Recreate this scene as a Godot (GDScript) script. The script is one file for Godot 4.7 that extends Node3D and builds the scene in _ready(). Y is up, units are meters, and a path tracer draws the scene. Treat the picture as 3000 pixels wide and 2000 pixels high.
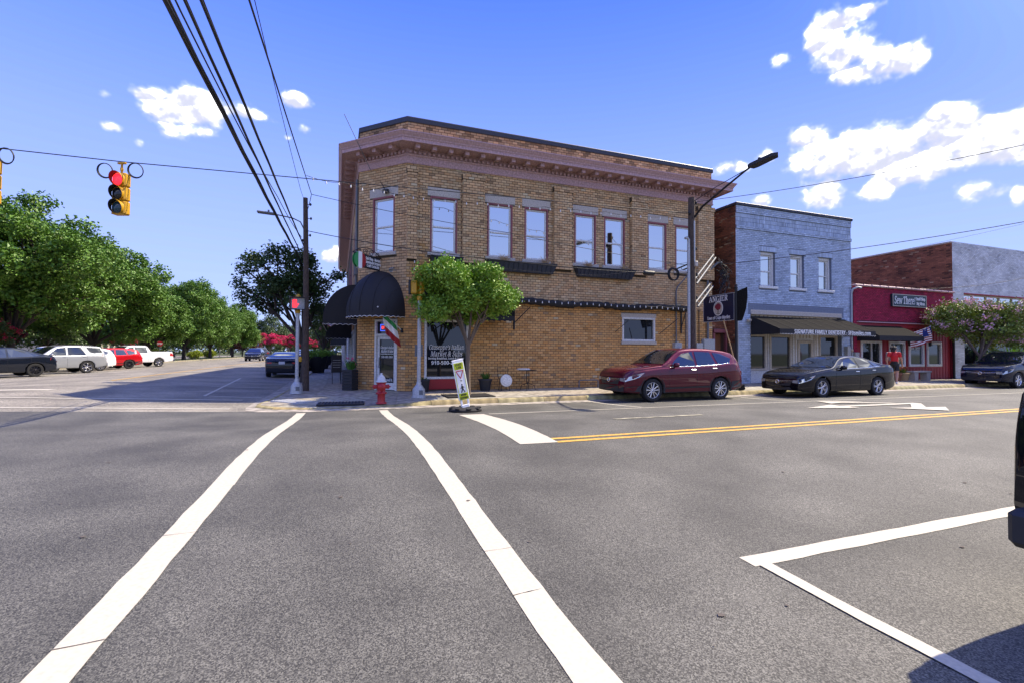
extends Node3D

# ---------------------------------------------------------------- mesh builder
class MB:
	var v := PackedVector3Array()
	var n := PackedVector3Array()
	var c := PackedColorArray()
	var u := PackedVector2Array()
	var ix := PackedInt32Array()
	var col := Color.WHITE
	func tri(a: Vector3, b: Vector3, d: Vector3, nn: Vector3) -> void:
		# a, b, d counter-clockwise seen from the front; written clockwise
		var k := v.size()
		for p in [a, d, b]:
			v.append(p); n.append(nn); c.append(col); u.append(Vector2(p.x + p.z, p.y))
		ix.append(k); ix.append(k + 1); ix.append(k + 2)
	func quad(a: Vector3, b: Vector3, d: Vector3, e: Vector3) -> void:
		var nn := (b - a).cross(d - a)
		if nn.length_squared() < 1e-14: nn = (d - a).cross(e - a)
		nn = nn.normalized()
		var k := v.size()
		v.append(a); v.append(b); v.append(d); v.append(e)
		for j in 4: n.append(nn); c.append(col)
		u.append(Vector2(0, 1)); u.append(Vector2(1, 1)); u.append(Vector2(1, 0)); u.append(Vector2(0, 0))
		for j in [0, 2, 1, 0, 3, 2]: ix.append(k + j)
	func quad_o(a: Vector3, b: Vector3, d: Vector3, e: Vector3, o: Vector3) -> void:
		if (b - a).cross(d - a).dot(o) >= 0.0: quad(a, b, d, e)
		else: quad(a, e, d, b)
	func tri_o(a: Vector3, b: Vector3, d: Vector3, o: Vector3) -> void:
		var nn := (b - a).cross(d - a).normalized()
		if nn.dot(o) >= 0.0: tri(a, b, d, nn)
		else: tri(a, d, b, -nn)
	# axis box between two corners
	func bx(x0: float, y0: float, z0: float, x1: float, y1: float, z1: float, b := 0.0) -> void:
		box(Vector3((x0 + x1) / 2, (y0 + y1) / 2, (z0 + z1) / 2), Vector3(absf(x1 - x0), absf(y1 - y0), absf(z1 - z0)), Basis.IDENTITY, b)
	func box(ct: Vector3, size: Vector3, bs := Basis.IDENTITY, b := 0.0) -> void:
		var h := size / 2
		var bb := minf(b, minf(h.x, minf(h.y, h.z)) * 0.9)
		if bb <= 0.0:
			for ax in 3:
				for s in [-1.0, 1.0]:
					var o := Vector3.ZERO; o[ax] = s
					var p := []
					for q in [[-1, -1], [1, -1], [1, 1], [-1, 1]]:
						var w := Vector3.ZERO
						w[ax] = s * h[ax]; w[(ax + 1) % 3] = q[0] * h[(ax + 1) % 3]; w[(ax + 2) % 3] = q[1] * h[(ax + 2) % 3]
						p.append(ct + bs * w)
					quad_o(p[0], p[1], p[2], p[3], bs * o)
			return
		var pt := func(sx: float, sy: float, sz: float, ax: int) -> Vector3:
			var w := Vector3(sx * (h.x - bb), sy * (h.y - bb), sz * (h.z - bb))
			w[ax] += [sx, sy, sz][ax] * bb
			return ct + bs * w
		for ax in 3:
			var a1 := (ax + 1) % 3
			var a2 := (ax + 2) % 3
			for s in [-1.0, 1.0]:
				var p := []
				for q in [[-1.0, -1.0], [1.0, -1.0], [1.0, 1.0], [-1.0, 1.0]]:
					var w := Vector3.ZERO
					w[ax] = s; w[a1] = q[0]; w[a2] = q[1]
					p.append(pt.call(w.x, w.y, w.z, ax))
				var o := Vector3.ZERO; o[ax] = s
				quad_o(p[0], p[1], p[2], p[3], bs * o)
			for s1 in [-1.0, 1.0]:
				for s2 in [-1.0, 1.0]:
					var wa := Vector3.ZERO; wa[ax] = -1.0; wa[a1] = s1; wa[a2] = s2
					var wb := Vector3.ZERO; wb[ax] = 1.0; wb[a1] = s1; wb[a2] = s2
					var o2 := Vector3.ZERO; o2[a1] = s1; o2[a2] = s2
					quad_o(pt.call(wa.x, wa.y, wa.z, a1), pt.call(wb.x, wb.y, wb.z, a1), pt.call(wb.x, wb.y, wb.z, a2), pt.call(wa.x, wa.y, wa.z, a2), bs * o2)
		for sx in [-1.0, 1.0]:
			for sy in [-1.0, 1.0]:
				for sz in [-1.0, 1.0]:
					tri_o(pt.call(sx, sy, sz, 0), pt.call(sx, sy, sz, 1), pt.call(sx, sy, sz, 2), bs * Vector3(sx, sy, sz))
	# smooth grid; rows of equal length; (next row - row) x (next col - col) points outwards
	func grid(rows: Array, close_u := false, close_v := false, flip := false) -> void:
		var R := rows.size()
		var C: int = rows[0].size()
		var k := v.size()
		var nr := PackedVector3Array(); nr.resize(R * C)
		var RR := R if close_v else R - 1
		var CC := C if close_u else C - 1
		for r in RR:
			for q in CC:
				var a: Vector3 = rows[r][q]
				var b: Vector3 = rows[(r + 1) % R][q]
				var d: Vector3 = rows[(r + 1) % R][(q + 1) % C]
				var e: Vector3 = rows[r][(q + 1) % C]
				var nn := (d - a).cross(e - b)
				if flip: nn = -nn
				for j in [r * C + q, ((r + 1) % R) * C + q, ((r + 1) % R) * C + (q + 1) % C, r * C + (q + 1) % C]:
					nr[j] += nn
				var i0 := k + r * C + q
				var i1 := k + ((r + 1) % R) * C + q
				var i2 := k + ((r + 1) % R) * C + (q + 1) % C
				var i3 := k + r * C + (q + 1) % C
				if flip:
					for j in [i0, i1, i2, i0, i2, i3]: ix.append(j)
				else:
					for j in [i0, i2, i1, i0, i3, i2]: ix.append(j)
		for r in R:
			for q in C:
				v.append(rows[r][q]); c.append(col)
				u.append(Vector2(float(q) / maxf(1, C - 1), float(r) / maxf(1, R - 1)))
				var w := nr[r * C + q]
				n.append(w.normalized() if w.length_squared() > 1e-18 else Vector3.UP)
	func tube(path: Array, rad, sides := 8, caps := true) -> void:
		var rows := []
		var prev := Vector3.ZERO
		for i in path.size():
			var t: Vector3 = (path[mini(i + 1, path.size() - 1)] - path[maxi(i - 1, 0)]).normalized()
			var s: Vector3
			if prev == Vector3.ZERO:
				s = t.cross(Vector3.UP if absf(t.y) < 0.9 else Vector3.RIGHT).normalized()
			else:
				s = (prev - t * prev.dot(t)).normalized()
			prev = s
			var w := t.cross(s)
			var r: float = rad[i] if rad is Array else rad
			var row := []
			for j in sides:
				var a := TAU * j / sides
				row.append(path[i] + (s * cos(a) + w * sin(a)) * r)
			rows.append(row)
		grid(rows, true, false, true)
		if caps:
			for e in [0, path.size() - 1]:
				var o: Vector3 = (path[0] - path[1]) if e == 0 else (path[-1] - path[-2])
				for j in sides:
					tri_o(path[e], rows[e][j], rows[e][(j + 1) % sides], o)
	func seg(a: Vector3, b: Vector3, r: float, sides := 8, r2 := -1.0) -> void:
		tube([a, b], [r, r if r2 < 0 else r2], sides)
	# lathe about local y through o, profile of (radius, height), from bottom to top outwards
	func lathe(o: Vector3, prof: Array, sides := 16, bs := Basis.IDENTITY) -> void:
		var rows := []
		for p in prof:
			var row := []
			for j in sides:
				var a := TAU * j / sides
				row.append(o + bs * Vector3(cos(a) * p.x, p.y, sin(a) * p.x))
			rows.append(row)
		grid(rows, true, false, false)
	# polygon (2D, any winding) extruded; f maps (x, y, depth 0 or 1) to a point
	func prism(poly: PackedVector2Array, f: Callable, back := true) -> void:
		var t := Geometry2D.triangulate_polygon(poly)
		if t.is_empty(): return
		var ct := Vector2.ZERO
		for p in poly: ct += p / poly.size()
		var o: Vector3 = f.call(ct.x, ct.y, 1.0) - f.call(ct.x, ct.y, 0.0)
		for i in range(0, t.size(), 3):
			var a := poly[t[i]]; var b := poly[t[i + 1]]; var d := poly[t[i + 2]]
			tri_o(f.call(a.x, a.y, 1.0), f.call(b.x, b.y, 1.0), f.call(d.x, d.y, 1.0), o)
			if back: tri_o(f.call(a.x, a.y, 0.0), f.call(b.x, b.y, 0.0), f.call(d.x, d.y, 0.0), -o)
		var cw := Geometry2D.is_polygon_clockwise(poly)
		for i in poly.size():
			var a := poly[i]; var b := poly[(i + 1) % poly.size()]
			var e := b - a
			var out2 := Vector2(e.y, -e.x) * (-1.0 if cw else 1.0)
			var m := (a + b) / 2
			var oo: Vector3 = f.call(m.x + out2.x, m.y + out2.y, 0.5) - f.call(m.x, m.y, 0.5)
			quad_o(f.call(a.x, a.y, 0.0), f.call(b.x, b.y, 0.0), f.call(b.x, b.y, 1.0), f.call(a.x, a.y, 1.0), oo)
	func mesh() -> ArrayMesh:
		var m := ArrayMesh.new()
		if v.is_empty(): return m
		var a := []; a.resize(Mesh.ARRAY_MAX)
		a[Mesh.ARRAY_VERTEX] = v; a[Mesh.ARRAY_NORMAL] = n; a[Mesh.ARRAY_COLOR] = c; a[Mesh.ARRAY_TEX_UV] = u; a[Mesh.ARRAY_INDEX] = ix
		m.add_surface_from_arrays(Mesh.PRIMITIVE_TRIANGLES, a)
		return m

var M := {}
var taken := {}
var rng := RandomNumberGenerator.new()
var noise := FastNoiseLite.new()

func V(x: float, y: float, z: float) -> Vector3: return Vector3(x, y, z)
func lin(r: float, g: float, b: float, a := 1.0) -> Color:
	var k := Color(r, g, b).linear_to_srgb(); k.a = a
	return k
func R(a: float, b: float) -> float: return rng.randf_range(a, b)

func numbered(s: String) -> String:
	var k: int = taken.get(s, -1) + 1
	taken[s] = k
	return s if k == 0 else "%s_%03d" % [s, k]
func tag(o: Node, label: String, cat: String, group := "", kind := "") -> Node:
	if label: o.set_meta("label", label)
	if cat: o.set_meta("category", cat)
	if group: o.set_meta("group", group)
	if kind: o.set_meta("kind", kind)
	return o
func thing(called: String, label: String, cat: String, at := Vector3.ZERO, turn := 0.0, group := "") -> Node3D:
	var o := Node3D.new()
	o.name = numbered(called)
	add_child(o, true)
	o.position = at; o.rotation.y = turn
	tag(o, label, cat, group)
	return o
func part(mb: MB, called: String, m: Material, parent: Node) -> MeshInstance3D:
	return inst(mb.mesh(), called, m, parent)
func inst(me: Mesh, called: String, m: Material, parent: Node) -> MeshInstance3D:
	var o := MeshInstance3D.new()
	o.mesh = me
	o.material_override = m
	o.name = numbered(called) if parent == self else called
	parent.add_child(o, true)
	return o
func single(mb: MB, called: String, m: Material, label: String, cat: String, group := "") -> MeshInstance3D:
	var o := part(mb, called, m, self)
	tag(o, label, cat, group)
	return o
func struct(mb: MB, called: String, m: Material, label := "") -> MeshInstance3D:
	var o := part(mb, called, m, self)
	tag(o, label, "", "", "structure")
	return o
func copy(o: Node3D, called: String, label: String, at: Vector3, turn: float) -> Node3D:
	var d: Node3D = o.duplicate()
	d.name = numbered(called)
	add_child(d, true)
	d.position = at; d.rotation.y = turn
	d.set_meta("label", label)
	return d

# ---------------------------------------------------------------- materials
func mat(key: String, color: Color, rough := 0.8, metal := 0.0) -> StandardMaterial3D:
	var m := StandardMaterial3D.new()
	m.resource_name = key
	m.albedo_color = color; m.roughness = rough; m.metallic = metal
	M[key] = m
	return m
func tri_tex(m: StandardMaterial3D, tex: Texture2D, metres: float, nrm: Texture2D = null, strength := 0.5) -> void:
	m.uv1_triplanar = true; m.uv1_world_triplanar = true
	m.uv1_scale = Vector3.ONE / metres
	m.albedo_texture = tex
	if nrm:
		m.normal_enabled = true; m.normal_texture = nrm; m.normal_scale = strength
func fbm_image(size: int, freq: float, oct: int, lo: float, hi: float, sd: int, kind := FastNoiseLite.TYPE_SIMPLEX_SMOOTH) -> Image:
	var f := FastNoiseLite.new()
	f.noise_type = kind; f.frequency = freq; f.fractal_octaves = oct; f.seed = sd
	f.fractal_type = FastNoiseLite.FRACTAL_FBM if oct > 1 else FastNoiseLite.FRACTAL_NONE
	if kind == FastNoiseLite.TYPE_CELLULAR:
		f.cellular_return_type = FastNoiseLite.RETURN_CELL_VALUE
	var g := f.get_seamless_image(size, size)
	g.convert(Image.FORMAT_RGB8)
	var k := 1.0 - 2.0 * lo
	if absf(k) < 0.02: k = 0.02
	g.adjust_bcs(0.5 + (hi - 0.5) / k, k, 1.0)
	return g
func tex(im: Image) -> ImageTexture: return ImageTexture.create_from_image(im)
func nrm_of(im: Image, k: float) -> ImageTexture:
	var d: Image = im.duplicate()
	d.bump_map_to_normal_map(k)
	return ImageTexture.create_from_image(d)
# broad blotches of wear laid over the fine grain
func worn(m: StandardMaterial3D, t: Texture2D, metres: float) -> void:
	m.detail_enabled = true; m.detail_albedo = t; m.detail_blend_mode = BaseMaterial3D.BLEND_MODE_MUL; m.detail_uv_layer = BaseMaterial3D.DETAIL_UV_2
	m.uv2_triplanar = true; m.uv2_world_triplanar = true; m.uv2_scale = Vector3.ONE / metres
func materials() -> void:
	var stones := fbm_image(1024, 0.24, 1, 0.42, 1.0, 3, FastNoiseLite.TYPE_CELLULAR)
	var aspt := tex(stones)
	var aspn := nrm_of(stones, 2.0)
	var grain := fbm_image(512, 0.03, 5, 0.72, 1.0, 21)
	var fine := fbm_image(512, 0.11, 3, 0.78, 1.0, 5)
	var grain_t := tex(grain); var grain_n := nrm_of(grain, 3.0)
	var fine_t := tex(fine); var fine_n := nrm_of(fine, 2.0)
	M.grain_t = grain_t; M.fine_t = fine_t; M.fine_n = fine_n; M.grain_n = grain_n
	var wear := tex(fbm_image(1024, 0.006, 6, 0.68, 1.0, 9))
	var m := mat("asphalt", lin(0.235, 0.228, 0.19), 0.78)
	tri_tex(m, aspt, 1.55, aspn, 0.7); worn(m, wear, 11.0)
	m = mat("asphalt_old", lin(0.60, 0.55, 0.44), 0.9)
	tri_tex(m, aspt, 3.1, aspn, 0.6); worn(m, wear, 17.0)
	m = mat("paint_white", lin(0.53, 0.495, 0.39), 0.7)
	tri_tex(m, tex(fbm_image(512, 0.09, 4, 0.88, 1.0, 33)), 2.0, fine_n, 0.3)
	m = mat("paint_yellow", lin(0.74, 0.43, 0.07), 0.7)
	tri_tex(m, grain_t, 1.3)
	m = mat("concrete", lin(0.52, 0.49, 0.44), 0.92)
	tri_tex(m, tex(fbm_image(1024, 0.008, 7, 0.55, 1.0, 51)), 2.7, fine_n, 0.5); m.vertex_color_use_as_albedo = true
	m = mat("dirt_joint", lin(0.10, 0.085, 0.07), 1.0)
	m = mat("lawn", lin(0.10, 0.13, 0.035), 1.0)
	tri_tex(m, tex(fbm_image(512, 0.05, 5, 0.45, 1.0, 61)), 1.9, fine_n, 1.0)
	m = mat("brick_vc", Color.WHITE, 0.9)
	tri_tex(m, fine_t, 0.45, fine_n, 0.5); m.vertex_color_use_as_albedo = true
	m = mat("mortar", lin(0.10, 0.075, 0.05), 0.95); tri_tex(m, grain_t, 0.9)
	m = mat("mortar_blue", lin(0.22, 0.26, 0.34), 0.9); tri_tex(m, grain_t, 0.9)
	m = mat("mortar_red", lin(0.16, 0.10, 0.07), 0.95); tri_tex(m, grain_t, 0.9)
	m = mat("mortar_maroon", lin(0.15, 0.012, 0.03), 0.9); tri_tex(m, grain_t, 0.9)
	m = mat("mortar_pale", lin(0.5, 0.52, 0.54), 0.9); tri_tex(m, grain_t, 0.9)
	m = mat("plain_vc", Color.WHITE, 0.7); m.vertex_color_use_as_albedo = true
	m = mat("stone", lin(0.62, 0.56, 0.48), 0.9); tri_tex(m, grain_t, 0.8, fine_n, 0.4)
	m = mat("mauve", lin(0.62, 0.39, 0.385), 0.6); tri_tex(m, grain_t, 1.4, fine_n, 0.12)
	m = mat("mauve_trim", lin(0.30, 0.09, 0.10), 0.6); tri_tex(m, fine_t, 0.6)
	m = mat("white_trim", lin(0.86, 0.86, 0.83), 0.45); tri_tex(m, grain_t, 1.1)
	m = mat("cream_trim", lin(0.62, 0.55, 0.45), 0.6); tri_tex(m, grain_t, 1.1)
	m = mat("flashing", lin(0.025, 0.03, 0.045), 0.5); tri_tex(m, grain_t, 0.7)
	m = mat("coated_glass", lin(0.66, 0.66, 0.60), 0.04, 1.0)
	m = mat("dark_glass", lin(0.012, 0.014, 0.016), 0.03); m.metallic_specular = 0.6
	m = mat("shop_glass", lin(0.045, 0.06, 0.06), 0.04); m.metallic_specular = 0.6
	m = mat("canvas_black", lin(0.013, 0.013, 0.016), 0.75); tri_tex(m, fine_t, 0.5, fine_n, 0.4)
	m = mat("canvas_grey", lin(0.024, 0.0235, 0.022), 0.95); m.metallic_specular = 0.15; tri_tex(m, grain_t, 1.2, fine_n, 0.4)
	m = mat("piping", lin(0.6, 0.6, 0.58), 0.7)
	m = mat("iron", lin(0.015, 0.015, 0.017), 0.45, 0.3)
	m = mat("galvanised", lin(0.20, 0.215, 0.23), 0.65, 0.2); tri_tex(m, grain_t, 0.5)
	m = mat("pole_grey", lin(0.55, 0.57, 0.58), 0.5, 0.3); tri_tex(m, grain_t, 0.8)
	m = mat("box_grey", lin(0.45, 0.47, 0.48), 0.5); tri_tex(m, grain_t, 0.8)
	m = mat("signal_yellow", lin(0.66, 0.36, 0.012), 0.45); tri_tex(m, grain_t, 0.6)
	m = mat("black_plastic", lin(0.012, 0.012, 0.013), 0.55)
	m = mat("cable", lin(0.012, 0.013, 0.016), 0.6)
	m = mat("red_paint", lin(0.46, 0.012, 0.02), 0.4); tri_tex(m, grain_t, 0.6)
	m = mat("maroon_board", lin(0.38, 0.013, 0.03), 0.55); tri_tex(m, grain_t, 0.9)
	m = mat("silver_paint", lin(0.66, 0.67, 0.68), 0.45); tri_tex(m, fine_t, 0.4)
	m = mat("wood_pole", lin(0.14, 0.10, 0.075), 0.95)
	m.uv1_triplanar = true; m.uv1_world_triplanar = true; m.uv1_scale = Vector3(5, 0.5, 5); m.albedo_texture = tex(fbm_image(512, 0.02, 5, 0.45, 1.0, 71)); m.normal_enabled = true; m.normal_texture = grain_n; m.normal_scale = 0.8
	m = mat("wood_broom", lin(0.46, 0.30, 0.14), 0.7)
	m = mat("bark", lin(0.20, 0.15, 0.11), 0.95); tri_tex(m, grain_t, 0.35, grain_n, 0.8)
	m = mat("bark_dark", lin(0.07, 0.055, 0.045), 0.95); tri_tex(m, grain_t, 0.5, grain_n, 0.8)
	m = mat("leaf", Color.WHITE, 0.55); m.vertex_color_use_as_albedo = true; m.backlight_enabled = true; m.backlight = lin(0.10, 0.14, 0.012)
	m = mat("flower", Color.WHITE, 0.8); m.vertex_color_use_as_albedo = true
	m = mat("tyre", lin(0.012, 0.012, 0.012), 0.85)
	m = mat("rim", lin(0.62, 0.62, 0.63), 0.22, 0.9)
	m = mat("rim_dark", lin(0.03, 0.03, 0.035), 0.35, 0.5)
	m = mat("chrome", lin(0.75, 0.76, 0.78), 0.1, 1.0)
	m = mat("car_trim", lin(0.018, 0.018, 0.02), 0.6)
	m = mat("car_glass", lin(0.012, 0.015, 0.018), 0.02); m.metallic_specular = 0.85; m.clearcoat_enabled = true; m.clearcoat = 1.0; m.clearcoat_roughness = 0.01
	m = mat("lamp_clear", lin(0.50, 0.53, 0.55), 0.1); m.clearcoat_enabled = true; m.metallic = 0.6
	m = mat("lamp_red", lin(0.42, 0.01, 0.012), 0.12); m.clearcoat_enabled = true
	m = mat("lamp_amber", lin(0.6, 0.2, 0.02), 0.15)
	m = mat("plate", lin(0.62, 0.64, 0.68), 0.5)
	m = mat("letters_white", lin(0.80, 0.80, 0.78), 0.6)
	m = mat("letters_black", lin(0.01, 0.01, 0.01), 0.6)
	m = mat("terracotta", lin(0.33, 0.13, 0.06), 0.85); tri_tex(m, grain_t, 0.4)
	m = mat("mulch", lin(0.018, 0.014, 0.012), 1.0); tri_tex(m, tex(fbm_image(512, 0.08, 4, 0.2, 1.0, 88)), 0.6, grain_n, 1.0)
	m = mat("navy_board", lin(0.010, 0.013, 0.05), 0.35); tri_tex(m, grain_t, 0.8)
	m = mat("planter_dark", lin(0.022, 0.023, 0.028), 0.6); tri_tex(m, grain_t, 0.6)
	m = mat("flowerbox", lin(0.028, 0.036, 0.055), 0.55); tri_tex(m, grain_t, 0.5)
	for p in [["car_wine", 0.085, 0.003, 0.014, 0.25], ["car_black", 0.004, 0.004, 0.006, 0.0], ["car_navy", 0.005, 0.008, 0.020, 0.1], ["car_charcoal", 0.007, 0.010, 0.018, 0.1], ["car_silver", 0.36, 0.38, 0.40, 0.5], ["car_red", 0.45, 0.006, 0.012, 0.2], ["car_white", 0.74, 0.74, 0.73, 0.0], ["car_grey", 0.08, 0.09, 0.10, 0.4]]:
		m = mat(p[0], lin(p[1], p[2], p[3]), 0.45, p[4])
		m.metallic_specular = 0.12
		m.clearcoat_enabled = true; m.clearcoat = 1.0; m.clearcoat_roughness = 0.0

# ---------------------------------------------------------------- sky
func sky_image() -> Image:
	var W := 4096
	var H := 2048
	var im := Image.create(W, H, false, Image.FORMAT_RGB8)
	var stops := [[0.0, Color8(178, 198, 246)], [5.0, Color8(170, 192, 249)], [12.0, Color8(156, 180, 250)], [20.0, Color8(138, 165, 251)], [28.0, Color8(113, 146, 251)], [37.0, Color8(86, 124, 251)], [50.0, Color8(68, 107, 246)], [90.0, Color8(56, 94, 236)]]
	var row_col := []
	for y in H:
		var el := 90.0 - 180.0 * (y + 0.5) / H
		var k := Color8(128, 126, 122)
		if el >= 0:
			for i in stops.size() - 1:
				if el <= stops[i + 1][0]:
					k = stops[i][1].lerp(stops[i + 1][1], (el - stops[i][0]) / (stops[i + 1][0] - stops[i][0]))
					break
		k = enc(k, 0.56)
		row_col.append(k)
		im.fill_rect(Rect2i(0, y, W, 1), k)
	# whitish glow round the out-of-view sun, put in to light the shaded fronts
	var f := FastNoiseLite.new()
	f.noise_type = FastNoiseLite.TYPE_SIMPLEX_SMOOTH; f.frequency = 0.09; f.fractal_octaves = 6; f.fractal_gain = 0.55; f.seed = 12
	var sd := -SUN
	var saz := rad_to_deg(atan2(sd.x, -sd.z))
	var sel := rad_to_deg(asin(sd.y))
	for y in range(int((90 - sel - 34) / 180 * H), int((90 - sel + 34) / 180 * H)):
		var el := 90.0 - 180.0 * (y + 0.5) / H
		var half := int(34.0 / cos(deg_to_rad(el)) / 360.0 * W)
		var cx := int(saz / 360.0 * W)
		var cy := cos(deg_to_rad(el)); var sy := sin(deg_to_rad(el))
		for x in range(cx - half, cx + half):
			var az := deg_to_rad((float(x) + 0.5) / W * 360.0)
			var d := rad_to_deg(acos(clampf(V(sin(az) * cy, sy, -cos(az) * cy).dot(sd), -1, 1)))
			if d < 34.0:
				var t := pow(1.0 - d / 34.0, 2.0)
				im.set_pixel(posmod(x, W), y, row_col[y].lerp(Color(1, 0.99, 0.96), t))
	# clouds as heaps of puffs: azimuth, elevation, half width, half height in degrees
	var nth := 0
	for cl in clouds():
		nth += 1
		var st := 1 if nth <= CLOUDS.size() else 4
		var x0 := 1e9; var x1 := -1e9; var y0 := 1e9; var y1 := -1e9
		for p in cl:
			x0 = minf(x0, p[0] - p[2] * 1.6); x1 = maxf(x1, p[0] + p[2] * 1.6); y0 = minf(y0, p[1] - p[3] * 1.7); y1 = maxf(y1, p[1] + p[3] * 1.7)
		for y in range(int((90 - y1) / 180 * H), int((90 - y0) / 180 * H), st):
			var el := 90.0 - 180.0 * (y + 0.5) / H
			for x in range(int(floor(x0 / 360 * W)), int(x1 / 360 * W), st):
				var az := (x + 0.5) / W * 360.0
				var s := 0.0
				var low := 0.0
				var best := 0.0
				for p in cl:
					var dx: float = (az - p[0]) / p[2]
					var dy: float = (el - p[1]) / (p[3] * (0.85 if el < p[1] else 1.0))
					var q := 1.0 - (dx * dx + dy * dy) * 0.5
					if q > 0:
						s += q * q * p[4]
						if q > best: best = q; low = dy
				if s <= 0.02: continue
				var nz := f.get_noise_2d(az * 4.2, el * 5.2)
				var nz2 := f.get_noise_2d(az * 12.0 + 300, el * 13.0)
				var a := smoothstep(0.20, 0.78, s * 0.9 + nz * 0.42 + nz2 * 0.14)
				if a <= 0.003: continue
				var body := clampf(0.5 + 0.5 * low + nz * 0.7 + nz2 * 0.35, 0, 1)
				var k := Color8(214, 216, 236).lerp(Color8(255, 255, 255), smoothstep(0.1, 0.75, body + 0.25 * (1.0 - minf(1, s))))
				var xx := posmod(x, W)
				im.fill_rect(Rect2i(xx, y, st, st), im.get_pixel(xx, y).lerp(enc(k, 0.46 + 0.85 * smoothstep(0.25, 1.0, a * body)), a * 0.97))
	return im

const SKY_RANGE := 2.6   # the picture holds radiance divided by this
func enc(k: Color, times: float) -> Color:
	var l := k.srgb_to_linear()
	var g := times / SKY_RANGE
	return Color(minf(1, l.r * g), minf(1, l.g * g), minf(1, l.b * g)).linear_to_srgb()
func clouds() -> Array:
	var o := CLOUDS.duplicate(true)
	var r := RandomNumberGenerator.new(); r.seed = 77
	for i in 26:  # clouds out of view, high ones placed to whiten light on shaded walls
		var az := 90.0 + i * 18.0 + r.randf_range(-6, 6)
		var high := az > 300
		if high: az = (i - 12) * 17.0
		var el := r.randf_range(42, 68) if high else r.randf_range(9, 38)
		var s := r.randf_range(0.9, 1.7)
		var cl := []
		for k in 8:
			cl.append([az + r.randf_range(-8, 8) * s / cos(deg_to_rad(el)), el + r.randf_range(-1.8, 2.4) * s, r.randf_range(2.2, 4.4) * s / cos(deg_to_rad(el)), r.randf_range(1.3, 2.4) * s, 1.0])
		if az > 180:
			for p in cl: p[0] -= 360.0
		o.append(cl)
	return o

const CLOUDS := [[[54.53, 30.51, 2.49, 1.16, 1.0], [57.29, 30.42, 1.56, 0.62, 1.0], [55.34, 27.88, 3.22, 2.12, 1.0], [58.8, 25.77, 2.46, 1.58, 1.0], [60.79, 25.67, 1.41, 1.42, 1.0], [55.6, 25.6, 1.63, 0.83, 1.0], [49.83, 28.48, 1.25, 0.9, 0.6], [53.35, 29.25, 1.72, 1.33, 1.0]], [[52.08, 21.43, 2.05, 1.23, 1.0], [54.39, 18.79, 4.56, 2.75, 1.0], [58.72, 19.04, 3.62, 2.6, 1.0], [63.48, 19.47, 2.53, 1.88, 1.0], [62.71, 20.65, 1.33, 1.13, 1.0], [65.59, 17.51, 2.91, 2.11, 1.0], [53.79, 15.4, 2.24, 1.44, 1.0], [57.9, 15.3, 1.53, 1.22, 1.0], [67.77, 17.4, 2.52, 2.29, 1.0], [60.91, 16.47, 3.39, 1.73, 1.0], [65.12, 13.8, 2.39, 1.38, 0.7], [70.27, 15.86, 2.28, 2.21, 1.0]], [[44.64, 19.81, 2.03, 0.84, 0.7], [48.48, 20.21, 1.27, 0.91, 0.7], [46.34, 19.39, 1.32, 0.67, 0.6]], [[47.96, 15.87, 1.22, 0.82, 1.0]], [[67.22, 13.04, 0.57, 1.07, 1.0]], [[-17.87, 23.35, 1.59, 0.83, 1.0], [-14.34, 23.89, 2.33, 1.43, 1.0], [-16.52, 22.15, 2.49, 1.15, 1.0], [-13.17, 23.0, 2.39, 1.76, 1.0], [-15.95, 20.53, 1.95, 0.89, 0.7], [-13.42, 21.13, 1.77, 0.61, 0.7], [-10.16, 23.84, 1.9, 0.84, 0.7], [-8.25, 23.63, 1.97, 0.68, 0.6]], [[-20.43, 19.93, 1.1, 0.56, 0.8]], [[-20.97, 22.41, 0.72, 0.4, 0.6]], [[-18.43, 19.08, 0.51, 0.52, 0.6]], [[-5.29, 25.92, 1.38, 0.92, 1.0], [-4.09, 25.84, 1.26, 0.93, 1.0]], [[-3.7, 23.36, 0.91, 0.58, 0.7]], [[-5.57, 22.33, 0.54, 0.45, 0.7]], [[-0.13, 10.93, 1.55, 1.12, 1.0], [-1.03, 10.49, 1.09, 0.75, 1.0]]]

# ---------------------------------------------------------------- ground
# both roads are crowned; the side road's hump dies out into the main road
func bend(a: Array, x: float) -> float:
	for i in a.size() - 1:
		if x <= a[i + 1][0]:
			var t: float = clampf((x - a[i][0]) / (a[i + 1][0] - a[i][0]), 0, 1)
			return cubic_interpolate(a[i][1], a[i + 1][1], a[maxi(i - 1, 0)][1], a[mini(i + 2, a.size() - 1)][1], t)
	return a[-1][1]
const SIDE_CROWN := [[-30.0, 0.0], [-21.5, 0.0], [-15.5, 0.05], [-12.5, 0.2], [-9.5, 0.27], [-7.0, 0.19], [-1.7, 0.0], [10.0, 0.0]]
func gh(x: float, z: float) -> float:
	var d := clampf((z + 7.0) / (5.2 if z > -7.0 else 5.7), -1, 1)
	return maxf(0.0, bend(SIDE_CROWN, x)) * smoothstep(-6.0, -13.0, z) + 0.22 * 0.5 * (1.0 + cos(PI * d))
func flat_poly(mb: MB, pts: Array, y: float) -> void:
	var poly := PackedVector2Array(pts)
	var t := Geometry2D.triangulate_polygon(poly)
	for i in range(0, t.size(), 3):
		var a := poly[t[i]]; var b := poly[t[i + 1]]; var d := poly[t[i + 2]]
		mb.tri_o(V(a.x, y + gh(a.x, a.y), a.y), V(b.x, y + gh(b.x, b.y), b.y), V(d.x, y + gh(d.x, d.y), d.y), Vector3.UP)
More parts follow.
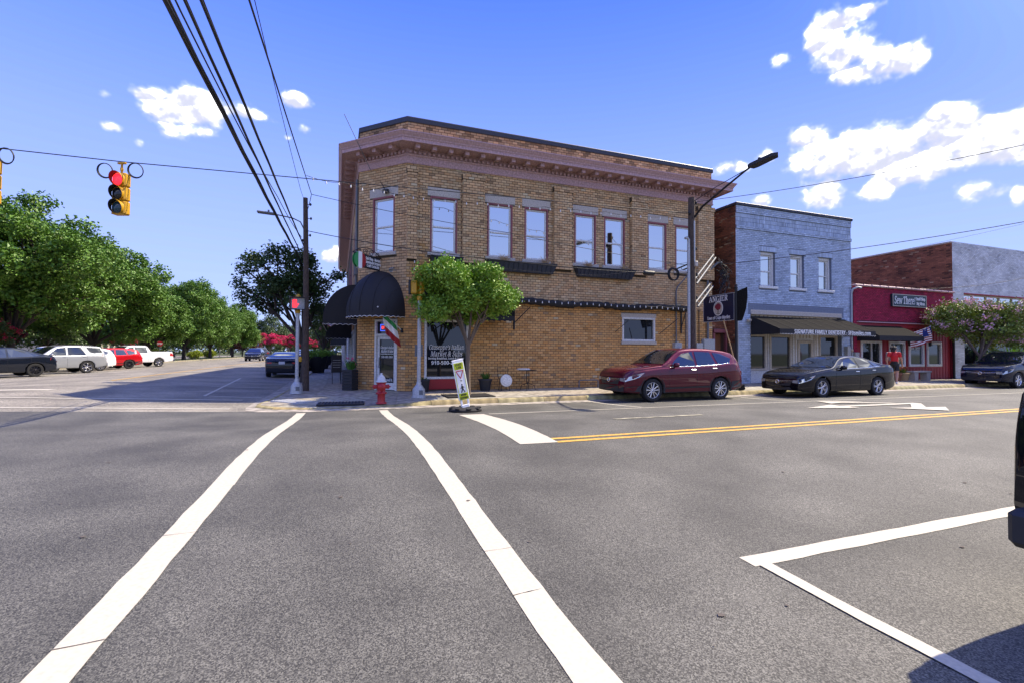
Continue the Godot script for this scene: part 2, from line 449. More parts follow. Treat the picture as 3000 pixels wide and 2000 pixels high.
func road_grid(mb: MB, xs: Array, zs: Array, y: float) -> void:
	var rows := []
	var k := mb.v.size()
	for z in zs:
		var row := []
		for x in xs: row.append(V(x, y + gh(x, z), z))
		rows.append(row)
	mb.grid(rows)
	for i in range(k, mb.v.size()): mb.n[i] = Vector3.UP
func steps(a: float, b: float, d: float) -> Array:
	var o := []
	var k := int(ceil(absf(b - a) / d))
	for i in k + 1: o.append(lerpf(a, b, float(i) / k))
	return o
# a painted stripe with slightly ragged edges
func stripe(called: String, a: Vector2, b: Vector2, w: float, m: Material, y := 0.004, w2 := -1.0) -> void:
	var mb := MB.new()
	var d := (b - a).normalized()
	var s := Vector2(-d.y, d.x)
	var k := maxi(2, int(a.distance_to(b) / 0.22))
	var rows := []
	for i in k + 1:
		var t := float(i) / k
		var p := a.lerp(b, t)
		var ww := w if w2 < 0 else lerpf(w, w2, t)
		var l := p + s * (ww / 2 + R(-0.006, 0.006))
		var r := p - s * (ww / 2 + R(-0.006, 0.006))
		rows.append([V(l.x, y + gh(l.x, l.y), l.y), V(r.x, y + gh(r.x, r.y), r.y)])
	mb.grid(rows, false, false, true)
	for i in mb.n.size():
		mb.n[i] = Vector3.UP
	if rows.size() > 1 and (rows[1][0] - rows[0][0]).cross(rows[0][1] - rows[0][0]).y > 0:
		for i in range(0, mb.ix.size(), 3):
			var q := mb.ix[i + 1]; mb.ix[i + 1] = mb.ix[i + 2]; mb.ix[i + 2] = q
	struct(mb, called, m)
func kerb_lines() -> Array:
	# [outer point at the road, inner point at the buildings, kerb height]
	var o := []
	var x := 72.0
	while x > 3.2:
		o.append([Vector2(x, -13.4), Vector2(x, -16.74), 0.14]); x -= 1.5
	for e in [[2.5, -13.4, 2.6, -16.74, 0.13], [1.5, -13.38, 2.0, -16.95, 0.05], [0.4, -13.36, 1.6, -17.35, 0.02], [-0.7, -13.38, 1.2, -17.75, 0.02], [-1.6, -13.62, 0.9, -18.05, 0.06], [-2.1, -14.3, 0.68, -18.4, 0.05], [-2.15, -15.3, 0.68, -18.9, 0.03], [-1.98, -16.3, 0.68, -19.4, 0.07], [-1.84, -17.3, 0.68, -19.9, 0.13], [-1.78, -18.4, 0.68, -20.6, 0.14], [-1.75, -20.0, 0.68, -21.6, 0.14]]:
		o.append([Vector2(e[0], e[1]), Vector2(e[2], e[3]), e[4]])
	var z := -22.0
	while z > -150:
		o.append([Vector2(-1.72, z), Vector2(0.68, z - 0.6), 0.14]); z -= 2.0
	return o
func ground() -> void:
	var mb := MB.new()
	mb.quad(V(-900, -0.09, 500), V(900, -0.09, 500), V(900, -0.09, -1200), V(-900, -0.09, -1200))
	struct(mb, "ground", M.lawn)
	mb = MB.new()
	road_grid(mb, steps(-21.5, -1.0, 0.5), steps(-60, -13.2, 0.5), -0.006)
	road_grid(mb, steps(-21.5, -1.0, 0.5), steps(-420, -60, 24.0), -0.006)
	struct(mb, "side_road", M.asphalt_old)
	mb = MB.new()
	road_grid(mb, steps(-14, 34, 0.25), steps(-13.4, 1.4, 0.2), 0.0)
	road_grid(mb, steps(34, 260, 8), steps(-13.4, 1.4, 0.3), 0.0)
	road_grid(mb, steps(-30, -14, 0.5), steps(-13.4, 1.4, 0.2), 0.0)
	road_grid(mb, steps(-140, -30, 8), steps(-13.4, 1.4, 0.3), 0.0)
	struct(mb, "main_road", M.asphalt)
	# far side of the street behind the viewer
	mb = MB.new()
	mb.bx(-40, -0.08, 1.4, 90, 0.13, 5.5, 0.02)
	struct(mb, "pavement", M.concrete)
	# pavement round the corner: bed, kerb, gutter and slabs
	var L := kerb_lines()
	var bed := []; var gut := []; var kerb := []
	for i in L.size():
		var a: Vector2 = L[i][0]; var b: Vector2 = L[i][1]; var h: float = L[i][2]
		var d := (b - a).normalized()
		var p: Vector2 = L[maxi(i - 1, 0)][0]; var q: Vector2 = L[mini(i + 1, L.size() - 1)][0]
		var nn := Vector2(-(q - p).y, (q - p).x).normalized()
		if nn.dot(d) < 0: nn = -nn
		bed.append([V(a.x + nn.x * 0.1, h - 0.03, a.y + nn.y * 0.1), V(b.x + d.x * 0.2, 0.115, b.y + d.y * 0.2)])
		gut.append([V(a.x - nn.x * 0.48, 0.005, a.y - nn.y * 0.48), V(a.x + nn.x * 0.02, 0.009, a.y + nn.y * 0.02)])
		var row := []
		for e in [[0.0, -0.02], [0.03, h * 0.35], [0.058, h * 0.7], [0.082, h - 0.016], [0.11, h - 0.002], [0.175, h + 0.002], [0.18, h - 0.03]]:
			row.append(V(a.x + nn.x * e[0], e[1], a.y + nn.y * e[0]))
		kerb.append(row)
	mb = MB.new()
	mb.grid(bed)
	struct(mb, "pavement_bed", M.dirt_joint)
	mb = MB.new(); mb.col = Color(0.98, 0.94, 0.86)
	mb.grid(gut)
	struct(mb, "gutter", M.concrete)
	# kerb stones, cut every couple of metres
	var kn := Node3D.new(); kn.name = "kerb"; add_child(kn); kn.set_meta("kind", "structure")
	var i0 := 0
	while i0 < L.size() - 1:
		var m2 := MB.new()
		var g := R(0.86, 1.08)
		var yl := R(0.80, 1.0) if L[i0][0].x > 2.4 else 1.0
		m2.col = Color(1.12 * g, lerpf(1.0, 0.95, yl) * g * 0.98, g * lerpf(0.80, 0.46, yl))
		var r0: Array = kerb[i0]; var r1: Array = kerb[i0 + 1]
		var g0 := []; var g1 := []
		for j in r0.size():
			var dd: Vector3 = (r1[j] - r0[j]).normalized() * 0.006
			g0.append(r0[j] + dd); g1.append(r1[j] - dd)
		var mid := []
		for j in g0.size():
			var w := V(R(-0.004, 0.004), R(-0.004, 0.003), R(-0.004, 0.004))
			mid.append(g0[j].lerp(g1[j], 0.5) + w)
		m2.grid([g0, mid, g1])
		part(m2, "kerb_stone", M.concrete, kn)
		i0 += 1
	var pn := Node3D.new(); pn.name = "pavement_corner"; add_child(pn); pn.set_meta("kind", "structure")
	for i in L.size() - 1:
		if L[i][0].x > 60 or L[i][0].y < -110: continue
		for half in 2:
			var m2 := MB.new()
			var g := R(0.90, 1.08)
			var c := []
			for e in [[i, 0], [i + 1, 0], [i + 1, 1], [i, 1]]:
				var a: Vector2 = L[e[0]][0]; var b: Vector2 = L[e[0]][1]
				var d := (b - a).normalized()
				var st := a + d * 0.21
				var t: float = (half + e[1]) * 0.5
				var pp := st.lerp(b, t)
				c.append(V(pp.x, lerpf(L[e[0]][2] + 0.001, 0.15, clampf(t * (1.4 if L[e[0]][2] < 0.1 else 1.0), 0, 1)), pp.y))
			var ct: Vector3 = (c[0] + c[1] + c[2] + c[3]) / 4
			for j in 4: c[j] = c[j] + (ct - c[j]).normalized() * 0.008
			# a slab with a slightly rounded arris and a warm or cool cast
			m2.col = Color(g * 1.04, g * R(0.96, 0.99), g * R(0.80, 0.88))
			var rows := []
			for rr in 4:
				var row := []
				for cc in 4:
					var pq: Vector3 = c[0].lerp(c[1], rr / 3.0).lerp(c[3].lerp(c[2], rr / 3.0), cc / 3.0)
					row.append(pq)
				rows.append(row)
			m2.grid(rows, false, false, (c[1] - c[0]).cross(c[3] - c[0]).y < 0)
			for j in 4:
				var a: Vector3 = c[j]; var b: Vector3 = c[(j + 1) % 4]
				m2.quad_o(a, b, b - V(0, 0.03, 0), a - V(0, 0.03, 0), (a + b) / 2 - ct)
			part(m2, "paving_slab", M.concrete, pn)
	# markings
	stripe("crosswalk_line", Vector2(-0.83, -12.7), Vector2(-1.06, -5.4), 0.21, M.paint_white)
	stripe("crosswalk_line", Vector2(-1.06, -5.4), Vector2(-1.30, -1.2), 0.21, M.paint_white)
	stripe("crosswalk_line", Vector2(1.12, -12.7), Vector2(1.13, -0.6), 0.21, M.paint_white)
	stripe("stop_line", Vector2(2.93, -10.7), Vector2(2.72, -6.25), 0.58, M.paint_white, 0.006)
	stripe("parking_line", Vector2(3.35, -10.70), Vector2(25.5, -10.15), 0.10, M.paint_white)
	stripe("parking_line", Vector2(26.2, -10.15), Vector2(60, -10.15), 0.10, M.paint_white)
	stripe("stall_line", Vector2(7.7, -10.8), Vector2(7.4, -13.0), 0.10, M.paint_white)
	stripe("stall_line", Vector2(13.4, -10.6), Vector2(13.1, -12.7), 0.10, M.paint_white)
	stripe("centre_line", Vector2(3.0, -6.27), Vector2(80, -6.27), 0.10, M.paint_yellow, 0.005)
	stripe("centre_line", Vector2(3.0, -6.49), Vector2(80, -6.49), 0.10, M.paint_yellow, 0.005)
	stripe("stall_line", Vector2(2.76, -2.63), Vector2(40, -2.63), 0.145, M.paint_white)
	stripe("stall_line", Vector2(2.85, -2.56), Vector2(2.78, -0.4), 0.10, M.paint_white, 0.008)
	stripe("side_crosswalk_line", Vector2(-2.6, -14.0), Vector2(-20.5, -14.6), 0.17, M.paint_white, 0.003)
	stripe("side_crosswalk_line", Vector2(-2.7, -16.4), Vector2(-20.5, -16.9), 0.17, M.paint_white, 0.003)
	stripe("side_stop_line", Vector2(-8.55, -19.3), Vector2(-20.0, -19.5), 0.5, M.paint_white, 0.003)
	stripe("side_centre_line", Vector2(-8.9, -24.5), Vector2(-8.6, -240), 0.12, M.paint_yellow, 0.003)
	for e in [[-4.95, -19.4, -2.3, -20.2], [-3.87, -17.7, -2.3, -17.2], [-4.75, -22.0, -2.3, -21.6], [-4.67, -26.2, -2.3, -25.2], [-4.7, -24.2, -2.3, -23.6]]:
		stripe("stall_line", Vector2(e[0], e[1]), Vector2(e[2], e[3]), 0.10, M.paint_white, 0.003)
	stripe("stall_line", Vector2(-4.0, -17.7), Vector2(-4.75, -28.1), 0.09, M.paint_white, 0.0035)
	mb = MB.new()
	flat_poly(mb, [Vector2(10.62, -8.30), Vector2(12.18, -8.84), Vector2(11.93, -8.44), Vector2(14.59, -8.32), Vector2(14.47, -8.06), Vector2(11.82, -8.15), Vector2(11.77, -7.80)], 0.016)
	struct(mb, "lane_arrow", M.paint_white)
	mb = MB.new()
	flat_poly(mb, [Vector2(13.77, -8.44), Vector2(13.14, -9.22), Vector2(12.54, -9.09), Vector2(13.41, -10.18), Vector2(14.05, -9.25), Vector2(13.51, -9.26), Vector2(14.13, -8.44)], 0.020)
	struct(mb, "lane_arrow", M.paint_white)
	mb = MB.new()
	flat_poly(mb, [Vector2(14.04, -8.06), Vector2(12.95, -7.41), Vector2(12.37, -7.56), Vector2(13.08, -6.73), Vector2(13.91, -7.23), Vector2(13.37, -7.34), Vector2(14.47, -8.06)], 0.020)
	struct(mb, "lane_arrow", M.paint_white)
	# old cracks across the crossing lines, and tar and gum spots
	for e in [[1.125, -3.35, 0.0], [1.125, -2.75, -0.08], [-1.12, -4.3, -0.05], [-1.2, -3.0, -0.1]]:
		var sgn := 0.104
		stripe("paint_crack", Vector2(e[0] - sgn, e[1] - e[2] * 0.1), Vector2(e[0] + sgn, e[1] + e[2] * 0.1), 0.0022, M.dirt_joint, 0.0065)
	var q := RandomNumberGenerator.new(); q.seed = 31
	mb = MB.new()
	for i in 70:
		var cx := q.randf_range(-5, 9); var cz := -pow(q.randf(), 1.5) * 10.5 - 1.9
		var rr := q.randf_range(0.006, 0.022)
		var poly := []
		for k in 7: poly.append(Vector2(cx + cos(TAU * k / 7) * rr * q.randf_range(0.6, 1.5), cz + sin(TAU * k / 7) * rr * q.randf_range(0.5, 1.1)))
		flat_poly(mb, poly, 0.0075)
	var sp := struct(mb, "tar_spots", M.dirt_joint)
	sp.set_meta("kind", "stuff"); sp.set_meta("label", "small dark tar and gum spots on the road"); sp.set_meta("category", "spots")
	# pale ragged repair strip
	mb = MB.new()
	var rp := []
	for i in 17: rp.append(Vector2(5.15 + i * 0.134, -8.13 - R(0.03, 0.09)))
	for i in 17: rp.append(Vector2(7.29 - i * 0.134, -8.09 + R(0.0, 0.08)))
	mb.col = Color(1.15, 1.0, 0.78)
	flat_poly(mb, rp, 0.008)
	struct(mb, "road_repair", M.concrete)
	# raised warning plates on the two kerb ramps
	for e in [[0.1, -14.05, -0.05, M.planter_dark, "dark grey studded warning plate set in the kerb ramp by the hydrant"], [-1.2, -14.95, -0.9, M.box_grey, "pale grey studded warning plate set in the corner kerb ramp"]]:
		var t := thing("warning_plate", e[4], "warning plate", V(e[0], 0.075, e[1]), e[2])
		mb = MB.new(); mb.bx(-0.62, -0.03, -0.3, 0.62, 0.02, 0.3, 0.01)
		part(mb, "plate", e[3], t)
		mb = MB.new()
		for a in 14:
			for b in 6:
				mb.lathe(V(-0.56 + a * 0.086, 0.018, -0.24 + b * 0.096), [Vector2(0.026, 0), Vector2(0.018, 0.012), Vector2(0, 0.014)], 6)
		var st := part(mb, "studs", e[3], t)
		st.set_meta("kind", "stuff")
	# kerb and lawn across the side road
	var k2 := Node3D.new(); k2.name = "far_kerb"; add_child(k2); k2.set_meta("kind", "structure")
	for i in 50:
		mb = MB.new(); mb.col = Color(1.05, 0.95, 0.72) * R(0.9, 1.05)
		mb.bx(-21.75, -0.05, -24.0 - i * 4.0, -21.5, 0.14, -20.02 - i * 4.0, 0.03)
		part(mb, "kerb_stone", M.concrete, k2)
	mb = MB.new()
	mb.bx(-27.5, -0.08, -230, -21.76, 0.12, -20, 0.01)
	struct(mb, "lawn_strip", M.lawn)
	mb = MB.new(); mb.col = Color(0.9, 0.87, 0.82)
	mb.quad(V(-60, 0.02, -18), V(-27.6, 0.02, -18), V(-27.6, 0.02, -190), V(-60, 0.02, -190))
	struct(mb, "car_park", M.asphalt_old)

# ---------------------------------------------------------------- brickwork
# wall plane: origin o (at ground level zero of v), u along, n outwards; openings [u0, u1, v0, v1]
func in_open(ops: Array, a: float, b: float) -> bool:
	for e in ops:
		if a > e[0] and a < e[1] and b > e[2] and b < e[3]: return true
	return false
func backing(mb: MB, o: Vector3, u: Vector3, n: Vector3, w: float, v0: float, v1: float, ops: Array, depth := 0.22) -> void:
	var us := [0.0, w]; var vs := [v0, v1]
	for e in ops:
		for q in [e[0], e[1]]:
			if q > 0 and q < w and not us.has(q): us.append(q)
		for q in [e[2], e[3]]:
			if q > v0 and q < v1 and not vs.has(q): vs.append(q)
	us.sort(); vs.sort()
	var P := func(a: float, b: float, d: float) -> Vector3: return o + u * a + Vector3.UP * b + n * d
	for i in us.size() - 1:
		for j in vs.size() - 1:
			if not in_open(ops, (us[i] + us[i + 1]) / 2, (vs[j] + vs[j + 1]) / 2):
				mb.quad_o(P.call(us[i], vs[j], 0), P.call(us[i + 1], vs[j], 0), P.call(us[i + 1], vs[j + 1], 0), P.call(us[i], vs[j + 1], 0), n)
	for e in ops:
		mb.quad_o(P.call(e[0], e[2], 0), P.call(e[0], e[3], 0), P.call(e[0], e[3], -depth), P.call(e[0], e[2], -depth), u)
		mb.quad_o(P.call(e[1], e[2], 0), P.call(e[1], e[3], 0), P.call(e[1], e[3], -depth), P.call(e[1], e[2], -depth), -u)
		mb.quad_o(P.call(e[0], e[3], 0), P.call(e[1], e[3], 0), P.call(e[1], e[3], -depth), P.call(e[0], e[3], -depth), -Vector3.UP)
		mb.quad_o(P.call(e[0], e[2], 0), P.call(e[1], e[2], 0), P.call(e[1], e[2], -depth), P.call(e[0], e[2], -depth), Vector3.UP)
# collects bricks as [u-centre point, basis id, half sizes, colour]
class Bricks:
	var ct := PackedVector3Array()
	var hs := PackedVector2Array()
	var cl := PackedColorArray()
	var wall := PackedInt32Array()
	var walls := []
	var score := PackedFloat32Array()
func lay(B: Bricks, o: Vector3, u: Vector3, n: Vector3, w: float, v0: float, v1: float, ops: Array, pitch: Vector2, joint: float, pal: Callable, soldier := false) -> void:
	var id := B.walls.size()
	B.walls.append([u, n])
	var rows := int(round((v1 - v0) / pitch.y))
	var ch := (v1 - v0) / rows
	for r in rows:
		var a := v0 + r * ch + joint / 2
		var b := v0 + (r + 1) * ch - joint / 2
		var off := 0.0 if (r % 2 == 0 or soldier) else pitch.x / 2
		var x := -off
		while x < w - 0.01:
			var e0 := maxf(x + joint / 2, 0.0)
			var e1 := minf(x + pitch.x - joint / 2, w)
			x += pitch.x
			if e1 - e0 < 0.03: continue
			# cut by openings
			var spans := [[e0, e1]]
			for op in ops:
				if b > op[2] + 0.01 and a < op[3] - 0.01:
					var nx := []
					for s in spans:
						if op[1] <= s[0] or op[0] >= s[1]: nx.append(s)
						else:
							if op[0] - s[0] > 0.03: nx.append([s[0], op[0]])
							if s[1] - op[1] > 0.03: nx.append([op[1], s[1]])
					spans = nx
			for s in spans:
				var uc: float = (s[0] + s[1]) / 2
				var vc := (a + b) / 2
				var p := o + u * uc + Vector3.UP * vc
				B.ct.append(p)
				B.hs.append(Vector2((s[1] - s[0]) / 2, (b - a) / 2))
				B.cl.append(pal.call(uc, vc))
				B.wall.append(id)
				var to := p - EYE
				B.score.append((s[1] - s[0]) * (b - a) * maxf(0.0, -to.normalized().dot(n)) / to.length_squared())
func brick_mesh(me: MB, p: Vector3, u: Vector3, n: Vector3, h: Vector2, d: float) -> void:
	var a := p - u * h.x - Vector3.UP * h.y; var b := p + u * h.x - Vector3.UP * h.y
	var c := p + u * h.x + Vector3.UP * h.y; var e := p - u * h.x + Vector3.UP * h.y
	var k := 0.004
	var f := n * d
	var iu := u * k; var iv := Vector3.UP * k
	var a2 := a + f + iu + iv; var b2 := b + f - iu + iv; var c2 := c + f - iu - iv; var e2 := e + f + iu - iv
	me.quad_o(a2, b2, c2, e2, n)
	me.quad_o(a, b, b2, a2, -Vector3.UP); me.quad_o(e, c, c2, e2, Vector3.UP)
	me.quad_o(a, e, e2, a2, -u); me.quad_o(b, c, c2, b2, u)
func build_bricks(B: Bricks, parent: Node, called := "brick", proud := 0.012) -> void:
	var sc := B.score.duplicate(); sc.sort(); sc.reverse()
	var lim := sc[mini(299, sc.size() - 1)]
	var made := 0
	var rest := MB.new()
	var variants := {}
	for i in B.ct.size():
		var w: Array = B.walls[B.wall[i]]
		var d := proud * R(0.75, 1.25)
		if B.score[i] >= lim and made < 300:
			made += 1
			# shared unit bricks: one per wall, length class and tone
			var cl := B.cl[i]
			var key := "%d_%d_%d_%d" % [B.wall[i], int(round(B.hs[i].x * 100)), int(round(B.hs[i].y * 500)), int(cl.r * 12 + 0.5)]
			if not variants.has(key):
				var mb := MB.new(); mb.col = cl
				brick_mesh(mb, Vector3.ZERO, w[0], w[1], B.hs[i], proud)
				variants[key] = mb.mesh()
			var o := inst(variants[key], called, M.brick_vc, parent)
			o.position = B.ct[i]
		else:
			rest.col = B.cl[i]
			brick_mesh(rest, B.ct[i], w[0], w[1], B.hs[i], d)
	var o2 := part(rest, "brickwork", M.brick_vc, parent)
	o2.set_meta("kind", "stuff")
# window set in an opening: frame, two sashes with panes; local axes o (lower left), u, n
func sash_window(parent: Node, o: Vector3, u: Vector3, n: Vector3, w: float, h: float, trim: Material, frame: Material, glass: Material, tw := 0.055) -> void:
	var bs := Basis(u, Vector3.UP, n)
	var win := MB.new()
	for e in [[tw / 2, h / 2, tw, h], [w - tw / 2, h / 2, tw, h], [w / 2, h - tw / 2 * 1.3, w - 2 * tw, tw * 1.3]]:
		win.box(o + u * e[0] + Vector3.UP * e[1] - n * 0.03, V(e[2], e[3], 0.10), bs, 0.008)
	var wn := part(win, "window", trim, parent)
	var fr := MB.new()
	var x0 := tw; var x1 := w - tw; var y1 := h - tw * 1.3
	var mid := y1 * 0.48
	var f := 0.062
	for e in [[x0, x0 + f, 0.0, y1, 0.05], [x1 - f, x1, 0.0, y1, 0.05], [x0 + f, x1 - f, y1 - f, y1, 0.05], [x0 + f, x1 - f, 0.0, f * 1.3, 0.05], [x0 + f, x1 - f, mid - 0.03, mid + 0.03, 0.053]]:
		fr.box(o + u * ((e[0] + e[1]) / 2) + Vector3.UP * ((e[2] + e[3]) / 2) - n * 0.07, V(e[1] - e[0], e[3] - e[2], e[4]), bs, 0.008)
	part(fr, "sash_frame", frame, wn)
	for e in [[f * 1.3, mid - 0.03, 0.088], [mid + 0.03, y1 - f, 0.078]]:
		var g := MB.new()
		g.box(o + u * ((x0 + x1) / 2) + Vector3.UP * ((e[0] + e[1]) / 2) - n * e[2], V(x1 - x0 - 2 * f + 0.01, e[1] - e[0] + 0.01, 0.006), bs)
		part(g, "pane", glass, wn)

# a plain fixed window or shop window with a frame; returns the frame node
func fixed_window(parent: Node, called: String, o: Vector3, u: Vector3, n: Vector3, w: float, h: float, f: float, frame: Material, glass: Material, mull := []) -> MeshInstance3D:
	var bs := Basis(u, Vector3.UP, n)
	var fr := MB.new()
	for e in [[0.0, f, 0.0, h], [w - f, w, 0.0, h], [f, w - f, h - f, h], [f, w - f, 0.0, f]]:
		fr.box(o + u * ((e[0] + e[1]) / 2) + Vector3.UP * ((e[2] + e[3]) / 2) - n * 0.03, V(e[1] - e[0], e[3] - e[2], 0.12), bs, 0.008)
	for x in mull:
		fr.box(o + u * x + Vector3.UP * h / 2 - n * 0.04, V(0.04, h - 2 * f, 0.09), bs, 0.006)
	var fn := part(fr, called, frame, parent)
	var g := MB.new()
	g.box(o + u * (w / 2) + Vector3.UP * (h / 2) - n * 0.06, V(w - 2 * f + 0.01, h - 2 * f + 0.01, 0.008), bs)
	part(g, "pane", glass, fn)
	return fn
func text(parent: Node, s: String, at: Vector3, bs: Basis, height: float, m: Material, width := 0.0, font := "Droid Sans", slant := 0.0, bold := false, called := "lettering") -> MeshInstance3D:
	var sf := SystemFont.new()
	sf.font_names = PackedStringArray([font])
	sf.font_weight = 700 if bold else 400
	var tm := TextMesh.new()
	var fv := FontVariation.new()
	fv.base_font = sf
	if slant != 0.0: fv.variation_transform = Transform2D(Vector2(1, slant), Vector2(0, 1), Vector2.ZERO)
	tm.font = fv if slant != 0.0 else sf
	tm.text = s
	tm.font_size = 64
	tm.pixel_size = height / 46.0
	tm.depth = 0.008
	tm.curve_step = 3.0
	var b := bs
	if width > 0.0:
		var aw := tm.get_aabb().size.x
		if aw > 0.001: b = Basis(bs.x * (width / aw), bs.y, bs.z)
	var o := inst(tm, called, m, parent)
	o.transform = Transform3D(b, at)
	return o

# ---------------------------------------------------------------- buildings
const ZF := -16.72
# a moulding swept along a plan path with mitred corners; profile of (out, y)
func sweep(mb: MB, path: Array, prof: Array) -> void:
	var rows := []
	for i in path.size():
		var p: Vector2 = path[i]
		var d0: Vector2 = (path[i] - path[maxi(i - 1, 0)]).normalized() if i > 0 else Vector2.ZERO
		var d1: Vector2 = (path[mini(i + 1, path.size() - 1)] - path[i]).normalized() if i < path.size() - 1 else Vector2.ZERO
		if i == 0: d0 = d1
		if i == path.size() - 1: d1 = d0
		var n0 := Vector2(-d0.y, d0.x); var n1 := Vector2(-d1.y, d1.x)
		var m := (n0 + n1).normalized()
		m /= maxf(0.3, m.dot(n0))
		var row := []
		for e in prof: row.append(V(p.x + m.x * e.x, e.y, p.y + m.y * e.x))
		rows.append(row)
	for i in rows.size() - 1:
		for j in prof.size() - 1:
			mb.quad(rows[i][j], rows[i + 1][j], rows[i + 1][j + 1], rows[i][j + 1])
func ends(mb: MB, p: Vector2, n: Vector2, prof: Array, o: Vector3) -> void:
	var poly := PackedVector2Array(prof)
	var t := Geometry2D.triangulate_polygon(poly)
	for i in range(0, t.size(), 3):
		var q := []
		for k in 3:
			var e := poly[t[i + k]]
			q.append(V(p.x + n.x * e.x, e.y, p.y + n.y * e.x))
		mb.tri_o(q[0], q[1], q[2], o)
func buff(uc: float, vc: float) -> Color:
	var g := clampf(1.0 + 0.11 * rng.randfn(), 0.6, 1.4)
	var t := clampf(0.5 + 0.3 * rng.randfn(), 0, 1)
	var c := Color(0.70, 0.50, 0.275).lerp(Color(0.67, 0.40, 0.185), t)
	if vc < 3.3: c = Color(0.72, 0.43, 0.17).lerp(Color(0.68, 0.34, 0.105), t)
	if rng.randf() < 0.03: c = Color(0.42, 0.27, 0.14)
	if rng.randf() < 0.015: c = Color(0.68, 0.55, 0.34)
	return Color(c.r * g, c.g * g, c.b * g)
func old_parapet(uc: float, vc: float) -> Color:
	var c := buff(uc, vc + 5)
	var s := clampf(0.75 + 0.9 * noise.get_noise_2d(uc * 12, vc * 16), 0.25, 1.0)
	return Color(c.r * s, c.g * s, c.b * s * 1.05)
func blue_brick(uc: float, vc: float) -> Color:
	var g := clampf(1.0 + 0.11 * rng.randfn() + 0.16 * noise.get_noise_2d(uc * 9, vc * 9), 0.6, 1.3)
	return Color(0.50 * g, 0.60 * g, 0.74 * g)
func red_brick(uc: float, vc: float) -> Color:
	var g := clampf(1.0 + 0.2 * rng.randfn() + 0.7 * noise.get_noise_2d(uc * 6, vc * 14), 0.35, 1.7)
	var c := Color(0.30, 0.105, 0.05)
	if rng.randf() < 0.05: c = Color(0.40, 0.25, 0.14)
	return Color(c.r * g, c.g * g, c.b * g)
func maroon_brick(uc: float, vc: float) -> Color:
	var g := clampf(1.0 + 0.14 * rng.randfn() + 0.35 * noise.get_noise_2d(uc * 9, vc * 9), 0.5, 1.5)
	return Color(0.36 * g, 0.014 * g, 0.055 * g)
func pale_brick(uc: float, vc: float) -> Color:
	var g := clampf(1.0 + 0.10 * rng.randfn() + 0.3 * noise.get_noise_2d(uc * 6, vc * 9), 0.5, 1.3)
	return Color(0.70 * g, 0.72 * g, 0.74 * g)

